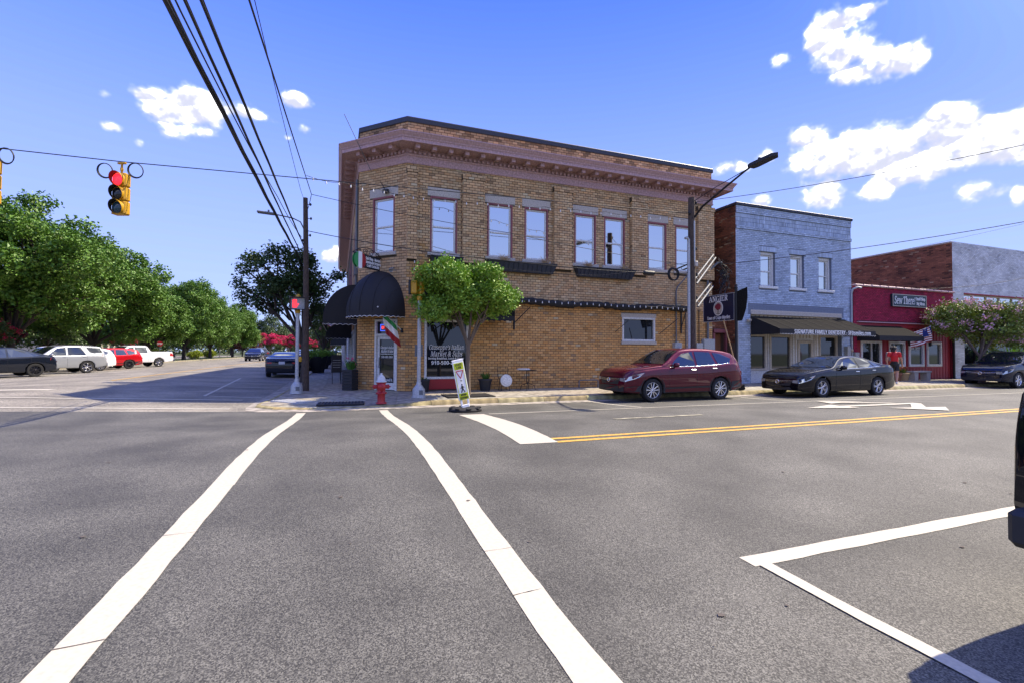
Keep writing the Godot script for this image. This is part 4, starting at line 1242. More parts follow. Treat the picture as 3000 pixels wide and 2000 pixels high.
func maroon_shop() -> void:
	var t := thing("maroon_shop", "single storey maroon painted shop with white framed windows and tiled coping", "building")
	var X := Vector3.RIGHT; var Zp := Vector3.BACK
	var o := V(24.72, 0, ZF)
	var ops := [[0.25, 8.05, 0.15, 3.12]]
	var m := MB.new()
	backing(m, o, X, Zp, 8.28, 0.0, 5.0, ops, 0.2)
	m.bx(24.8, 4.6, -40, 32.95, 4.7, ZF - 0.2)
	part(m, "wall", M.mortar_maroon, t)
	var B := Bricks.new()
	lay(B, o, X, Zp, 8.28, 3.24, 4.98, [], Vector2(0.205, 0.078), 0.010, maroon_brick)
	lay(B, o, X, Zp, 0.25, 0.15, 3.24, [], Vector2(0.25, 0.078), 0.010, maroon_brick)
	lay(B, o + X * 8.05, X, Zp, 0.23, 0.15, 3.24, [], Vector2(0.23, 0.078), 0.010, maroon_brick)
	build_bricks(B, t)
	for i in 13:
		m = MB.new()
		m.box(V(25.04 + i * 0.637, 5.03, ZF - 0.08), V(0.60, 0.11, 0.42), Basis(Vector3.BACK, R(-0.012, 0.012)), 0.035)
		part(m, "coping_tile", M.mauve, t)
	m = MB.new(); m.bx(24.95, 3.12, ZF - 0.1, 32.9, 3.17, ZF + 0.12, 0.01)
	part(m, "ledge", M.mauve, t)
	m = MB.new(); m.bx(24.97, 2.9, ZF - 0.12, 32.77, 3.12, ZF + 0.03, 0.01)
	part(m, "fascia", M.maroon_board, t)
	var zs := ZF - 0.06
	var sops := [[0.35, 1.95, 0.15, 2.2], [2.55, 3.85, 0.85, 2.2], [4.15, 5.45, 0.85, 2.2], [5.7, 7.0, 0.85, 2.2]]
	m = MB.new()
	backing(m, V(24.97, 0, zs), X, Zp, 7.8, 0.15, 2.9, sops, 0.12)
	part(m, "boarding", M.maroon_board, t)
	var x := 0.1
	while x < 7.75:
		var hit := false
		for e in sops:
			if x > e[0] - 0.06 and x < e[1] + 0.06: hit = true
		for seg in ([[2.26, 2.9], [0.15, 0.78]] if hit else [[0.15, 2.9]]):
			if hit and x < 2.0 and seg[0] < 1: continue
			m = MB.new(); m.bx(24.97 + x - 0.012, seg[0], zs, 24.97 + x + 0.012, seg[1], zs + 0.018, 0.004)
			part(m, "batten", M.maroon_board, t)
		x += 0.26
	for e in sops.slice(1):
		fixed_window(t, "window", V(24.97 + e[0], e[2], zs + 0.02), X, Zp, e[1] - e[0], e[3] - e[2], 0.13, M.white_trim, M.shop_glass)
	fixed_window(t, "door", V(24.97 + 0.35, 0.16, zs + 0.02), X, Zp, 1.6, 2.04, 0.12, M.white_trim, M.dark_glass, [0.85])
	text(t, "Sew There!", V(29.75, 1.85, zs - 0.03), Basis.IDENTITY, 0.2, M.letters_white, 0.85, "Droid Serif", 0.25)
	# round quilt patterns stuck in the first window
	for e in [[27.85, 1.78], [28.2, 1.78], [27.85, 1.32], [28.2, 1.32]]:
		m = MB.new()
		for k in 10:
			var a := TAU * k / 10
			m.box(V(e[0] + 0.10 * cos(a), e[1] + 0.13 * sin(a), zs - 0.03), V(0.05, 0.06, 0.006), Basis(Vector3.BACK, a))
		part(m, "window_decal", M.letters_white, t)
	for e in [28.95, 30.7]:
		m = MB.new()
		m.lathe(V(e, 2.0, zs + 0.16), [Vector2(0.0, -0.06), Vector2(0.06, -0.02), Vector2(0.085, 0.26), Vector2(0.10, 0.28), Vector2(0.03, 0.38), Vector2(0.0, 0.42)], 6)
		m.seg(V(e, 2.38, zs), V(e, 2.38, zs + 0.17), 0.015)
		part(m, "wall_lantern", M.iron, t)
	# drain pipe in the corner
	m = MB.new(); m.seg(V(32.85, 0.15, ZF + 0.08), V(32.85, 3.0, ZF + 0.08), 0.06)
	part(m, "downpipe", M.iron, t)

func pale_building() -> void:
	var t := thing("pale_building", "pale grey painted brick building with bare red brick side wall above the maroon shop", "building")
	var X := Vector3.RIGHT; var Zp := Vector3.BACK
	var o := V(33.0, 0, ZF)
	var ops := [[1.0, 16.0, 2.3, 5.05], [1.0, 16.0, 0.2, 2.3]]
	var m := MB.new()
	backing(m, o, X, Zp, 17.0, 0.0, 7.98, ops, 0.3)
	m.bx(33.1, 7.2, -60, 49.9, 7.3, ZF - 0.3); m.quad(V(50, 0, ZF), V(50, 0, -60), V(50, 7.98, -60), V(50, 7.98, ZF))
	part(m, "wall", M.mortar_pale, t)
	m = MB.new()
	backing(m, V(33.0, 0, -60), Zp, -X, 43.28, 0.0, 7.9, [])
	part(m, "side_wall", M.mortar_red, t)
	var B := Bricks.new()
	lay(B, o, X, Zp, 17.0, 5.05, 7.96, [], Vector2(0.21, 0.078), 0.008, pale_brick)
	lay(B, o, X, Zp, 1.0, 0.15, 5.05, [], Vector2(0.25, 0.078), 0.008, pale_brick)
	lay(B, V(33.0, 0, -40), Zp, -X, 23.28, 4.7, 7.9, [], Vector2(0.21, 0.078), 0.010, red_brick)
	build_bricks(B, t)
	m = MB.new(); m.bx(32.95, 7.9, -60, 33.3, 8.0, ZF - 0.02, 0.02)
	part(m, "coping", M.stone, t)
	m = MB.new(); m.bx(34.0, 5.0, ZF - 0.2, 49, 5.06, ZF + 0.05, 0.01)
	part(m, "window_head", M.maroon_board, t)
	fixed_window(t, "transom_window", V(34.0, 3.1, ZF - 0.12), X, Zp, 15.0, 1.9, 0.06, M.stone, M.coated_glass, [1.15, 2.5, 3.85, 5.2, 6.6, 8.0, 9.4, 10.8, 12.2, 13.6])
	m = MB.new(); m.bx(33.9, 2.25, ZF - 0.1, 49, 3.1, ZF + 0.35, 0.03)
	part(m, "navy_fascia", M.navy_board, t)
	fixed_window(t, "shop_window", V(34.0, 0.2, ZF - 0.12), X, Zp, 15.0, 2.05, 0.08, M.iron, M.dark_glass, [1.3, 3.2, 5.4, 7.6, 10, 12.5])

# ---------------------------------------------------------------- street furniture
func glow(key: String, c: Color, e: float) -> StandardMaterial3D:
	var m := mat(key, c, 0.4)
	m.emission_enabled = true; m.emission = c; m.emission_energy_multiplier = e
	return m
func cable(called: String, label: String, pts: Array, sag: float, r: float, group := "", seg := 14, bundle := false) -> Node3D:
	var path := []
	for i in pts.size() - 1:
		for k in seg:
			var t := float(k) / seg
			path.append(pts[i].lerp(pts[i + 1], t) - V(0, sag * 4 * t * (1 - t), 0))
	path.append(pts[-1])
	var mb := MB.new()
	if bundle:
		for b in 3:
			var q := []
			for i in path.size():
				var a: float = TAU * b / 3 + i * 0.7
				q.append(path[i] + V(cos(a), sin(a), 0) * r * 0.62)
			mb.tube(q, r * 0.6, 6)
	else: mb.tube(path, r, 6)
	return single(mb, called, M.cable, label, "cable", group)
func ring(mb: MB, ct: Vector3, u: Vector3, v: Vector3, r: float, th: float, seg := 20) -> void:
	var p := []
	for i in seg + 1:
		var a := TAU * i / seg
		p.append(ct + u * cos(a) * r + v * sin(a) * r)
	mb.tube(p, th, 5, false)
func cast_base(t: Node, m: Material) -> void:
	var mb := MB.new()
	mb.lathe(Vector3.ZERO, [Vector2(0.22, 0.0), Vector2(0.22, 0.04), Vector2(0.20, 0.06), Vector2(0.19, 0.26), Vector2(0.10, 0.38), Vector2(0.075, 0.40), Vector2(0.075, 0.47), Vector2(0.055, 0.48)], 8, Basis(Vector3.UP, PI / 8))
	part(mb, "base", m, t)
	mb = MB.new(); mb.box(V(0.04, 0.17, 0.182), V(0.12, 0.14, 0.012), Basis.IDENTITY, 0.004)
	part(mb, "hatch", M.galvanised, t)
func signals() -> void:
	var red := glow("signal_red_glow", lin(0.9, 0.02, 0.03), 1.3)
	var t := thing("pedestrian_signal", "grey pole with pedestrian signal showing a red hand beside the utility pole", "signal", V(-1.28, 0.11, -17.37))
	cast_base(t, M.pole_grey)
	var mb := MB.new(); mb.seg(V(0, 0.44, 0), V(0, 2.68, 0), 0.057, 14)
	part(mb, "pole", M.pole_grey, t)
	mb = MB.new(); mb.lathe(V(0, 2.66, 0), [Vector2(0.06, 0), Vector2(0.085, 0.03), Vector2(0.085, 0.1), Vector2(0.05, 0.14)], 10); mb.lathe(V(0, 3.17, 0), [Vector2(0.05, 0), Vector2(0.08, 0.05), Vector2(0.06, 0.12), Vector2(0, 0.14)], 10)
	part(mb, "bracket", M.signal_yellow, t)
	mb = MB.new()
	mb.box(V(0, 2.98, 0.0), V(0.46, 0.40, 0.2), Basis.IDENTITY, 0.02)
	for e in [[0.0, 0.2, 0.48, 0.02], [0.0, -0.2, 0.48, 0.02]]: mb.box(V(e[0], 2.98 + e[1], 0.16), V(e[2], e[3], 0.14))
	for s in [-0.23, 0.23]: mb.box(V(s, 2.98, 0.16), V(0.02, 0.38, 0.14))
	var hd := part(mb, "head", M.black_plastic, t)
	mb = MB.new(); mb.box(V(0, 2.98, 0.102), V(0.42, 0.36, 0.004))
	part(mb, "lens", M.box_grey, hd)
	mb = MB.new()
	var hx := -0.09
	mb.box(V(hx, 2.91, 0.112), V(0.13, 0.13, 0.012), Basis.IDENTITY, 0.004)
	for k in 4: mb.box(V(hx - 0.05 + k * 0.033, 3.03 + (0.012 if k in [1, 2] else 0.0), 0.112), V(0.025, 0.14, 0.012), Basis.IDENTITY, 0.004)
	mb.box(V(hx + 0.09, 2.93, 0.112), V(0.025, 0.11, 0.012), Basis(Vector3.BACK, -0.6), 0.004)
	part(mb, "red_hand_light", red, hd)
	mb = MB.new(); mb.lathe(V(0.09, 1.14, 0.0), [Vector2(0.05, -0.08), Vector2(0.06, 0.0), Vector2(0.05, 0.08), Vector2(0, 0.09)], 10)
	part(mb, "push_button", M.signal_yellow, t)
	t = thing("pedestrian_signal", "grey pole with yellow pedestrian signal boxes turned away beside the small tree", "signal", V(2.31, 0.13, -14.47))
	cast_base(t, M.pole_grey)
	mb = MB.new(); mb.seg(V(0, 0.44, 0), V(0, 3.0, 0), 0.057, 14)
	part(mb, "pole", M.pole_grey, t)
	mb = MB.new(); mb.lathe(V(0, 2.92, 0), [Vector2(0.06, 0), Vector2(0.085, 0.02), Vector2(0.085, 0.12), Vector2(0.06, 0.14)], 10); mb.seg(V(0.02, 3.05, 0), V(0.02, 3.75, 0), 0.03); mb.box(V(0.03, 3.72, 0.0), V(0.09, 0.11, 0.1), Basis.IDENTITY, 0.02)
	part(mb, "bracket", M.signal_yellow, t)
	for e in [[-0.17, 0.19, 0.4, -0.25], [0.03, 0.15, 0.4, 0.35]]:
		mb = MB.new(); mb.box(V(e[0], 3.32, 0.02), V(e[1], e[2], 0.22), Basis(Vector3.UP, e[3]), 0.025)
		var bn := part(mb, "head", M.signal_yellow, t)
		mb = MB.new(); mb.box(V(e[0], 3.32, 0.02) + Basis(Vector3.UP, e[3]) * V(-e[1] / 2 - 0.03 if e[0] < 0 else e[1] / 2 + 0.05, 0, 0), V(0.07 if e[0] < 0 else 0.1, 0.42, 0.24), Basis(Vector3.UP, e[3]), 0.01)
		part(mb, "visor", M.black_plastic, bn)
	mb = MB.new(); mb.box(V(0.0, 1.42, -0.065), V(0.24, 0.36, 0.004), Basis.IDENTITY)
	part(mb, "back_of_sign", M.galvanised, t)
	# hanging three-lamp signals
	var lens_off := mat("lens_off", lin(0.012, 0.013, 0.016), 0.12)
	var lens_green := mat("lens_green", lin(0.02, 0.05, 0.065), 0.1)
	var red2 := glow("signal_lamp_glow", lin(0.95, 0.01, 0.02), 1.6)
	for e in [[-5.2, "yellow traffic signal with its red lamp lit hanging from the span wire", true], [-7.70, "yellow traffic signal hanging next to the one with red lamp lit", false]]:
		t = thing("traffic_signal", e[1], "traffic signal", V(e[0], 6.26, -14.6), -0.36 if e[2] else -0.4)
		var top := -0.28
		mb = MB.new(); mb.box(V(0, -0.02, 0), V(0.22, 0.05, 0.06), Basis.IDENTITY, 0.015); mb.seg(V(0, -0.02, 0), V(0, -0.30, 0), 0.025); mb.box(V(0, -0.18, 0), V(0.06, 0.09, 0.07), Basis.IDENTITY, 0.015)
		part(mb, "hanger", M.signal_yellow, t)
		for k in 3:
			var cy := top - 0.18 - k * 0.355
			mb = MB.new(); mb.box(V(0, cy, 0), V(0.35, 0.345, 0.20), Basis.IDENTITY, 0.03)
			for s in [-0.16, 0.16]: mb.lathe(V(s * 1.12, cy - 0.13, 0.05), [Vector2(0.016, -0.03), Vector2(0.016, 0.03), Vector2(0, 0.03)], 6)
			var sec := part(mb, "section", M.signal_yellow, t)
			mb = MB.new(); mb.lathe(V(0, cy, 0.10), [Vector2(0.152, 0.0), Vector2(0.12, 0.025), Vector2(0.06, 0.04), Vector2(0, 0.045)], 24, Basis(Vector3.RIGHT, PI / 2))
			part(mb, "lamp_lens", (red2 if e[2] else lens_off) if k == 0 else (lens_off if k == 1 else lens_green), sec)
			# tunnel visor, longer above
			for side in 2:
				mb = MB.new()
				var rows := []
				for i in 25:
					var a := deg_to_rad(lerpf(-70, 250, i / 24.0))
					var dpt := 0.10 + 0.09 + 0.06 * sin(a)
					var rr := 0.165 if side == 0 else 0.160
					rows.append([V(cos(a) * rr, cy + sin(a) * rr, 0.10), V(cos(a) * rr * 1.03, cy + sin(a) * rr * 1.03, dpt)])
				mb.grid(rows, false, false, side == 1)
				part(mb, "visor", M.signal_yellow if side == 0 else M.black_plastic, sec)
		mb = MB.new()
		for s in [-0.42, 0.36]:
			for q in 3: ring(mb, V(s, -0.20 - q * 0.008, 0.01 * q), Vector3.RIGHT, V(0, 0.9, 0.2), 0.185 + 0.006 * q, 0.011)
		part(mb, "cable_loop", M.cable, t)

func poles_and_cables() -> void:
	var t := thing("utility_pole", "weathered wooden utility pole at the corner with a side street lamp", "utility pole", V(-1.1, 0.11, -18.2))
	var mb := MB.new(); mb.tube([V(0.05, -0.05, 0), V(0.03, 2, 0), V(0.0, 4.5, 0), V(-0.05, 6.82, 0)], [0.115, 0.105, 0.09, 0.078], 14)
	part(mb, "post", M.wood_pole, t)
	mb = MB.new(); mb.tube([V(-0.08, 5.7, 0), V(-0.2, 5.95, 0.02), V(-0.45, 6.05, 0.05), V(-1.05, 6.12, 0.1)], 0.022, 8)
	part(mb, "lamp_arm", M.galvanised, t)
	mb = MB.new(); mb.box(V(-1.28, 6.13, 0.1), V(0.55, 0.07, 0.2), Basis(Vector3.BACK, -0.05), 0.025); mb.seg(V(-1.2, 6.15, 0.1), V(-1.2, 6.24, 0.1), 0.03)
	part(mb, "street_lamp_head", M.galvanised, t)
	for e in [[0.12, 6.6], [0.14, 6.1], [-0.12, 5.3], [0.12, 5.5]]:
		mb = MB.new(); mb.lathe(V(e[0], e[1], 0), [Vector2(0.02, -0.04), Vector2(0.04, 0), Vector2(0.02, 0.05), Vector2(0, 0.05)], 8); mb.seg(V(0, e[1], 0), V(e[0], e[1], 0), 0.012)
		part(mb, "insulator", M.iron, t)
	t = thing("utility_pole", "dark wooden utility pole with grey conduit and long lamp arm by the wine red car", "utility pole", V(12.15, 0.13, -14.0))
	mb = MB.new(); mb.tube([V(0.02, -0.05, 0), V(0, 3, 0), V(0.0, 7.08, 0)], [0.165, 0.145, 0.115], 14)
	part(mb, "post", M.wood_pole, t)
	mb = MB.new(); mb.seg(V(-0.19, 0, 0.06), V(-0.19, 5.3, 0.06), 0.055, 10); mb.tube([V(-0.19, 5.25, 0.06), V(-0.19, 5.5, 0.06), V(-0.26, 5.58, 0.06), V(-0.34, 5.54, 0.06)], 0.05, 8); mb.seg(V(0.02, 4.7, 0.12), V(0.02, 6.2, 0.12), 0.03)
	part(mb, "conduit", M.pole_grey, t)
	mb = MB.new(); mb.tube([V(0.05, 6.35, 0.1), V(0.05, 6.62, 0.5), V(0.05, 6.99, 1.64), V(0.05, 7.22, 2.4), V(0.05, 7.29, 2.7)], [0.04, 0.04, 0.035, 0.032, 0.03], 10); mb.tube([V(0.05, 6.95, 0.1), V(0.05, 7.12, 1.2), V(0.05, 7.24, 2.4)], 0.012, 6)
	part(mb, "lamp_arm", M.iron, t)
	mb = MB.new(); mb.prism(PackedVector2Array([Vector2(2.62, -0.13), Vector2(2.75, -0.17), Vector2(3.5, -0.15), Vector2(3.62, 0), Vector2(3.5, 0.15), Vector2(2.75, 0.17), Vector2(2.62, 0.13)]), func(a, b, d): return V(0.05 + b, 7.23 + 0.03 * (a - 2.6) + d * 0.09, a)); mb.seg(V(0.05, 7.34, 2.95), V(0.05, 7.44, 2.95), 0.04)
	part(mb, "street_lamp_head", M.planter_dark, t)
	for e in [[0.16, 6.9], [-0.15, 6.5], [0.15, 5.2], [-0.2, 4.3], [0.18, 4.25], [0.17, 3.4]]:
		mb = MB.new(); mb.lathe(V(e[0], e[1], 0.05), [Vector2(0.03, -0.06), Vector2(0.05, 0), Vector2(0.03, 0.06), Vector2(0, 0.06)], 8); mb.seg(V(0, e[1], 0), V(e[0], e[1], 0.05), 0.015)
		part(mb, "insulator", M.iron, t)
	mb = MB.new(); mb.box(V(0.06, 4.62, 0.16), V(0.13, 0.2, 0.1), Basis.IDENTITY, 0.02)
	part(mb, "junction_box", M.cream_trim, t)
	# galvanised stand-off arms from the pole to the wall
	for e in [["upper galvanised stand-off arm between utility pole and brick wall", V(12.3, 4.2, -14.05), V(15.55, 5.86, -16.55)], ["lower galvanised stand-off arm between utility pole and brick wall", V(12.35, 3.36, -14.05), V(15.4, 4.6, -16.55)]]:
		mb = MB.new()
		var dn: Vector3 = V(0.09, -0.14, 0.03)
		mb.seg(e[1], e[2], 0.035, 8); mb.seg(e[1] + dn, e[2] + dn, 0.035, 8)
		for k in 6: mb.seg(e[1].lerp(e[2], (k + 0.5) / 6), e[1].lerp(e[2], (k + 0.5) / 6) + dn, 0.015, 6)
		single(mb, "stand_off_arm", M.galvanised, e[0], "bracket")
	# overhead cables over the crossing
	var g := "overhead cables over the crossing"
	cable("overhead_cable", "thickest black cable bundle running overhead along the side road", [V(-1.44, 4.55, 7), V(-1.5, 4.67, -5.03), V(-1.5, 5.18, -19.6), V(-1.5, 5.6, -60), V(-1.5, 5.6, -110)], 0.05, 0.031, g, 16, true)
	cable("overhead_cable", "middle black cable bundle overhead along the side road", [V(-1.38, 4.7, 7), V(-1.42, 4.86, -5.3), V(-1.45, 5.40, -19.7), V(-1.45, 5.8, -60), V(-1.45, 5.8, -110)], 0.04, 0.017, g, 16, true)
	cable("overhead_cable", "thin slack cable twisting beside the middle cable bundle overhead", [V(-1.40, 4.66, 7), V(-1.46, 4.76, -5.3), V(-1.45, 5.32, -13.0), V(-1.25, 5.5, -18.1)], 0.06, 0.010, g, 16)
	cable("overhead_cable", "black double cable overhead nearest the building corner", [V(-1.18, 4.75, 7), V(-1.27, 4.86, -5.25), V(-1.25, 5.43, -19.0), V(-1.3, 5.9, -60), V(-1.3, 5.9, -110)], 0.03, 0.019, g, 16, true)
	cable("overhead_cable", "lone black wire coming down overhead to the knot before the tan building", [V(-0.64, 3.6, 4), V(-0.83, 4.82, -5.0), V(-0.84, 6.41, -16.0)], 0.0, 0.011, g, 16)
	cable("overhead_cable", "finest wire overhead beside the lone black wire", [V(-0.9, 5.1, 3), V(-1.1, 6.17, -7.01), V(-1.1, 6.29, -15.25), V(-1.12, 6.75, -18.2)], 0.05, 0.006, g, 16)
	cable("span_wire", "span wire carrying the traffic signals across the crossing", [V(-30, 6.4, -14.9), V(-7.5, 6.26, -14.6), V(-5.2, 6.28, -14.6), V(12.05, 6.63, -14.0)], 0.0, 0.012)
	cable("overhead_cable", "wire from corner pole across the upper brick windows", [V(-1.1, 6.4, -18.1), V(-0.84, 6.41, -16.0), V(5.3, 5.42, -14.6), V(12.1, 4.7, -14.0)], 0.06, 0.010)
	cable("overhead_cable", "lower wire from corner pole down to the coil by the right pole", [V(-1.1, 5.75, -18.1), V(2.29, 4.75, -15.2), V(8.37, 4.36, -14.3), V(12.1, 4.42, -14.0)], 0.03, 0.013)
	cable("overhead_cable", "lowest slack wire looping under the flower boxes to the right pole", [V(2.6, 5.0, -16.5), V(5.0, 4.45, -15.6), V(8.8, 4.28, -14.9), V(12.1, 4.85, -14.0)], 0.05, 0.007)
	cable("overhead_cable", "wire leaving the right pole top for the sky over the blue building", [V(12.2, 7.05, -14), V(18.26, 7.47, -7.54), V(21, 7.9, -4.6)], 0.12, 0.010)
	cable("overhead_cable", "black wire crossing before the blue building windows", [V(15.97, 5.45, -16.4), V(21.67, 5.98, -8.99), V(25, 6.4, -4.6)], 0.12, 0.013)
	cable("overhead_cable", "wire sagging along the maroon shop coping", [V(24.9, 4.95, -16.3), V(32.54, 5.37, -13.54), V(38, 6.3, -11)], 0.32, 0.010)
	cable("overhead_cable", "upper of two thin wires before the pale building", [V(26.0, 6.6, -16.4), V(33.0, 8.3, -12.5)], 0.05, 0.007)
	mb = MB.new(); mb.tube([V(10.15, 4.36, -14.2), V(10.2, 4.36, -14.2), V(10.22, 4.36, -14.2), V(10.62, 4.36, -14.2), V(10.66, 4.36, -14.2), V(10.72, 4.36, -14.2)], [0.02, 0.05, 0.085, 0.085, 0.05, 0.02], 10)
	single(mb, "splice_case", M.black_plastic, "black cylindrical splice case hanging on the lower wire", "splice case")
	mb = MB.new()
	for q in 6: ring(mb, V(11.39, 4.35, -14.1) + V(R(-0.02, 0.02), R(-0.02, 0.02), q * 0.012), Vector3.RIGHT, Vector3.UP, R(0.20, 0.235), 0.013, 24)
	single(mb, "cable_coil", M.cable, "coil of spare black cable hanging left of the right pole", "cable coil")
	mb = MB.new()
	for q in 16:
		var p := []
		var x0 := R(15.6, 16.0); var y0 := R(5.1, 5.7)
		for k in 9:
			var a := k / 8.0
			p.append(V(x0 + R(0.2, 0.5) * sin(a * PI) + 0.1 * a, y0 - a * R(0.7, 1.15), -16.45 + R(-0.1, 0.1)))
		mb.tube(p, 0.013, 5)
	single(mb, "cable_bundle", M.cable, "tangle of black service cables in the gap beside the blue building", "cables")
	# meters and conduits on the brick wall
	for e in [[13.45, 13.82, 1.3, 1.95, "small grey meter box with round meter on the brick wall", true], [14.54, 14.96, 1.3, 1.95, "small grey meter box between the utility pole and the large cabinet", false], [15.0, 15.6, 0.9, 2.13, "large grey electric cabinet at the end of the brick wall", true]]:
		t = thing("meter_box", e[4], "meter box", V(e[0], 0, ZF))
		mb = MB.new(); mb.bx(0, e[2], 0.01, e[1] - e[0], e[3], 0.2, 0.015)
		part(mb, "case", M.box_grey, t)
		if e[5]:
			mb = MB.new(); mb.lathe(V(0.18, e[2] + 0.38, 0.2), [Vector2(0.09, 0.0), Vector2(0.085, 0.1), Vector2(0.05, 0.13), Vector2(0, 0.135)], 14, Basis(Vector3.RIGHT, PI / 2))
			part(mb, "dial", M.lamp_clear, t)
	for e in [["thin galvanised conduit bent over the brick wall", [V(13.62, 1.95, ZF + 0.06), V(13.62, 4.15, ZF + 0.06), V(13.7, 4.35, ZF + 0.06), V(14.35, 5.15, ZF + 0.3)], 0.028], ["straight galvanised conduit under the rolled awning end", [V(14.15, 0.3, ZF + 0.05), V(14.15, 3.3, ZF + 0.05)], 0.025], ["thick grey service pipe with bent mast head at the brick corner", [V(15.3, 2.13, ZF + 0.09), V(15.3, 4.9, ZF + 0.09), V(15.42, 5.2, ZF + 0.12), V(15.75, 5.5, ZF + 0.2), V(15.95, 5.52, ZF + 0.25)], 0.05], ["thin black conduit behind the town sign", [V(14.85, 1.95, ZF + 0.05), V(14.85, 3.4, ZF + 0.05)], 0.018]]:
		mb = MB.new(); mb.tube(e[1], e[2], 8)
		single(mb, "conduit", M.galvanised if e[2] != 0.018 else M.iron, e[0], "conduit")

func flag_cloth(parent: Node, o: Vector3, along: Vector3, down: Vector3, w: float, h: float, bands: Array, side: Vector3) -> void:
	# bands: [from, to, material, name] across the height, drawn as rippled cloth
	for b in bands:
		var mb := MB.new()
		var rows := []
		for i in 15:
			var s := i / 14.0
			var row := []
			for j in 4:
				var q := lerpf(b[0], b[1], j / 3.0)
				var fold := 0.05 * sin(s * 9.0 + q * 3.0) * (0.3 + q) + 0.03 * sin(s * 17 + 1)
				row.append(o + along * (s * w) + down * (q * h) + side * fold - along * (q * 0.05 * sin(s * 6)))
			rows.append(row)
		mb.grid(rows)
		part(mb, b[3], b[2], parent)
func us_flag(label: String, foot: Vector3, tip: Vector3, w: float, h: float, side: Vector3) -> void:
	var t := thing("flag", label, "flag")
	var mb := MB.new(); mb.seg(foot, tip, 0.018, 8); mb.lathe(tip, [Vector2(0.02, 0), Vector2(0.035, 0.03), Vector2(0, 0.07)], 8)
	part(mb, "flagpole", M.white_trim, t)
	var along := (foot - tip).normalized()
	var down := V(0.12, -1, 0.05).normalized()
	var st := []
	for k in 13: st.append([k / 13.0, (k + 1) / 13.0, M.red_paint if k % 2 == 0 else M.letters_white, "stripe"])
	flag_cloth(t, tip + along * 0.05, along, down, w, h, st, side)
	flag_cloth(t, tip + along * 0.04 + side * 0.012, along, down, w * 0.42, h * 0.54, [[0.0, 1.0, mat("flag_blue", lin(0.015, 0.03, 0.16), 0.8), "canton"]], side)
func window_box(label: String, x0: float, x1: float, plants: bool) -> void:
	var t := thing("flower_box", label, "flower box", V((x0 + x1) / 2, 4.5, ZF + 0.02), 0, "dark flower boxes under the upstairs windows")
	var hw := (x1 - x0) / 2
	var mb := MB.new()
	mb.prism(PackedVector2Array([Vector2(-hw + 0.14, 0), Vector2(hw - 0.14, 0), Vector2(hw, 0.34), Vector2(-hw, 0.34)]), func(a, b, d): return V(a, b, d * (0.20 + b * 0.35)))
	part(mb, "trough", M.flowerbox, t)
	var k := -hw + 0.18
	while k < hw - 0.15:
		mb = MB.new(); mb.box(V(k, 0.17, 0.275), V(0.012, 0.32, 0.02), Basis(Vector3.RIGHT, 0.335))
		part(mb, "batten", M.flowerbox, t)
		k += 0.19
	mb = MB.new(); mb.bx(-hw, 0.34, 0, hw, 0.37, 0.36, 0.01)
	part(mb, "rim", M.flowerbox, t)
	if plants:
		for s in [-0.35, 0.42]:
			var tw := MB.new()
			for q in 60:
				var a := R(0, TAU); var l := R(0.12, 0.32)
				var b := V(s * hw * 1.6 + R(-0.1, 0.1), 0.34, 0.17)
				tw.tube([b, b + V(cos(a) * 0.08, l * 0.6, sin(a) * 0.06), b + V(cos(a) * 0.2, l, sin(a) * 0.1)], [0.006, 0.005, 0.004], 3, false)
			var dn := part(tw, "dry_plant", M.wood_broom, t)
			dn.set_meta("kind", "stuff")

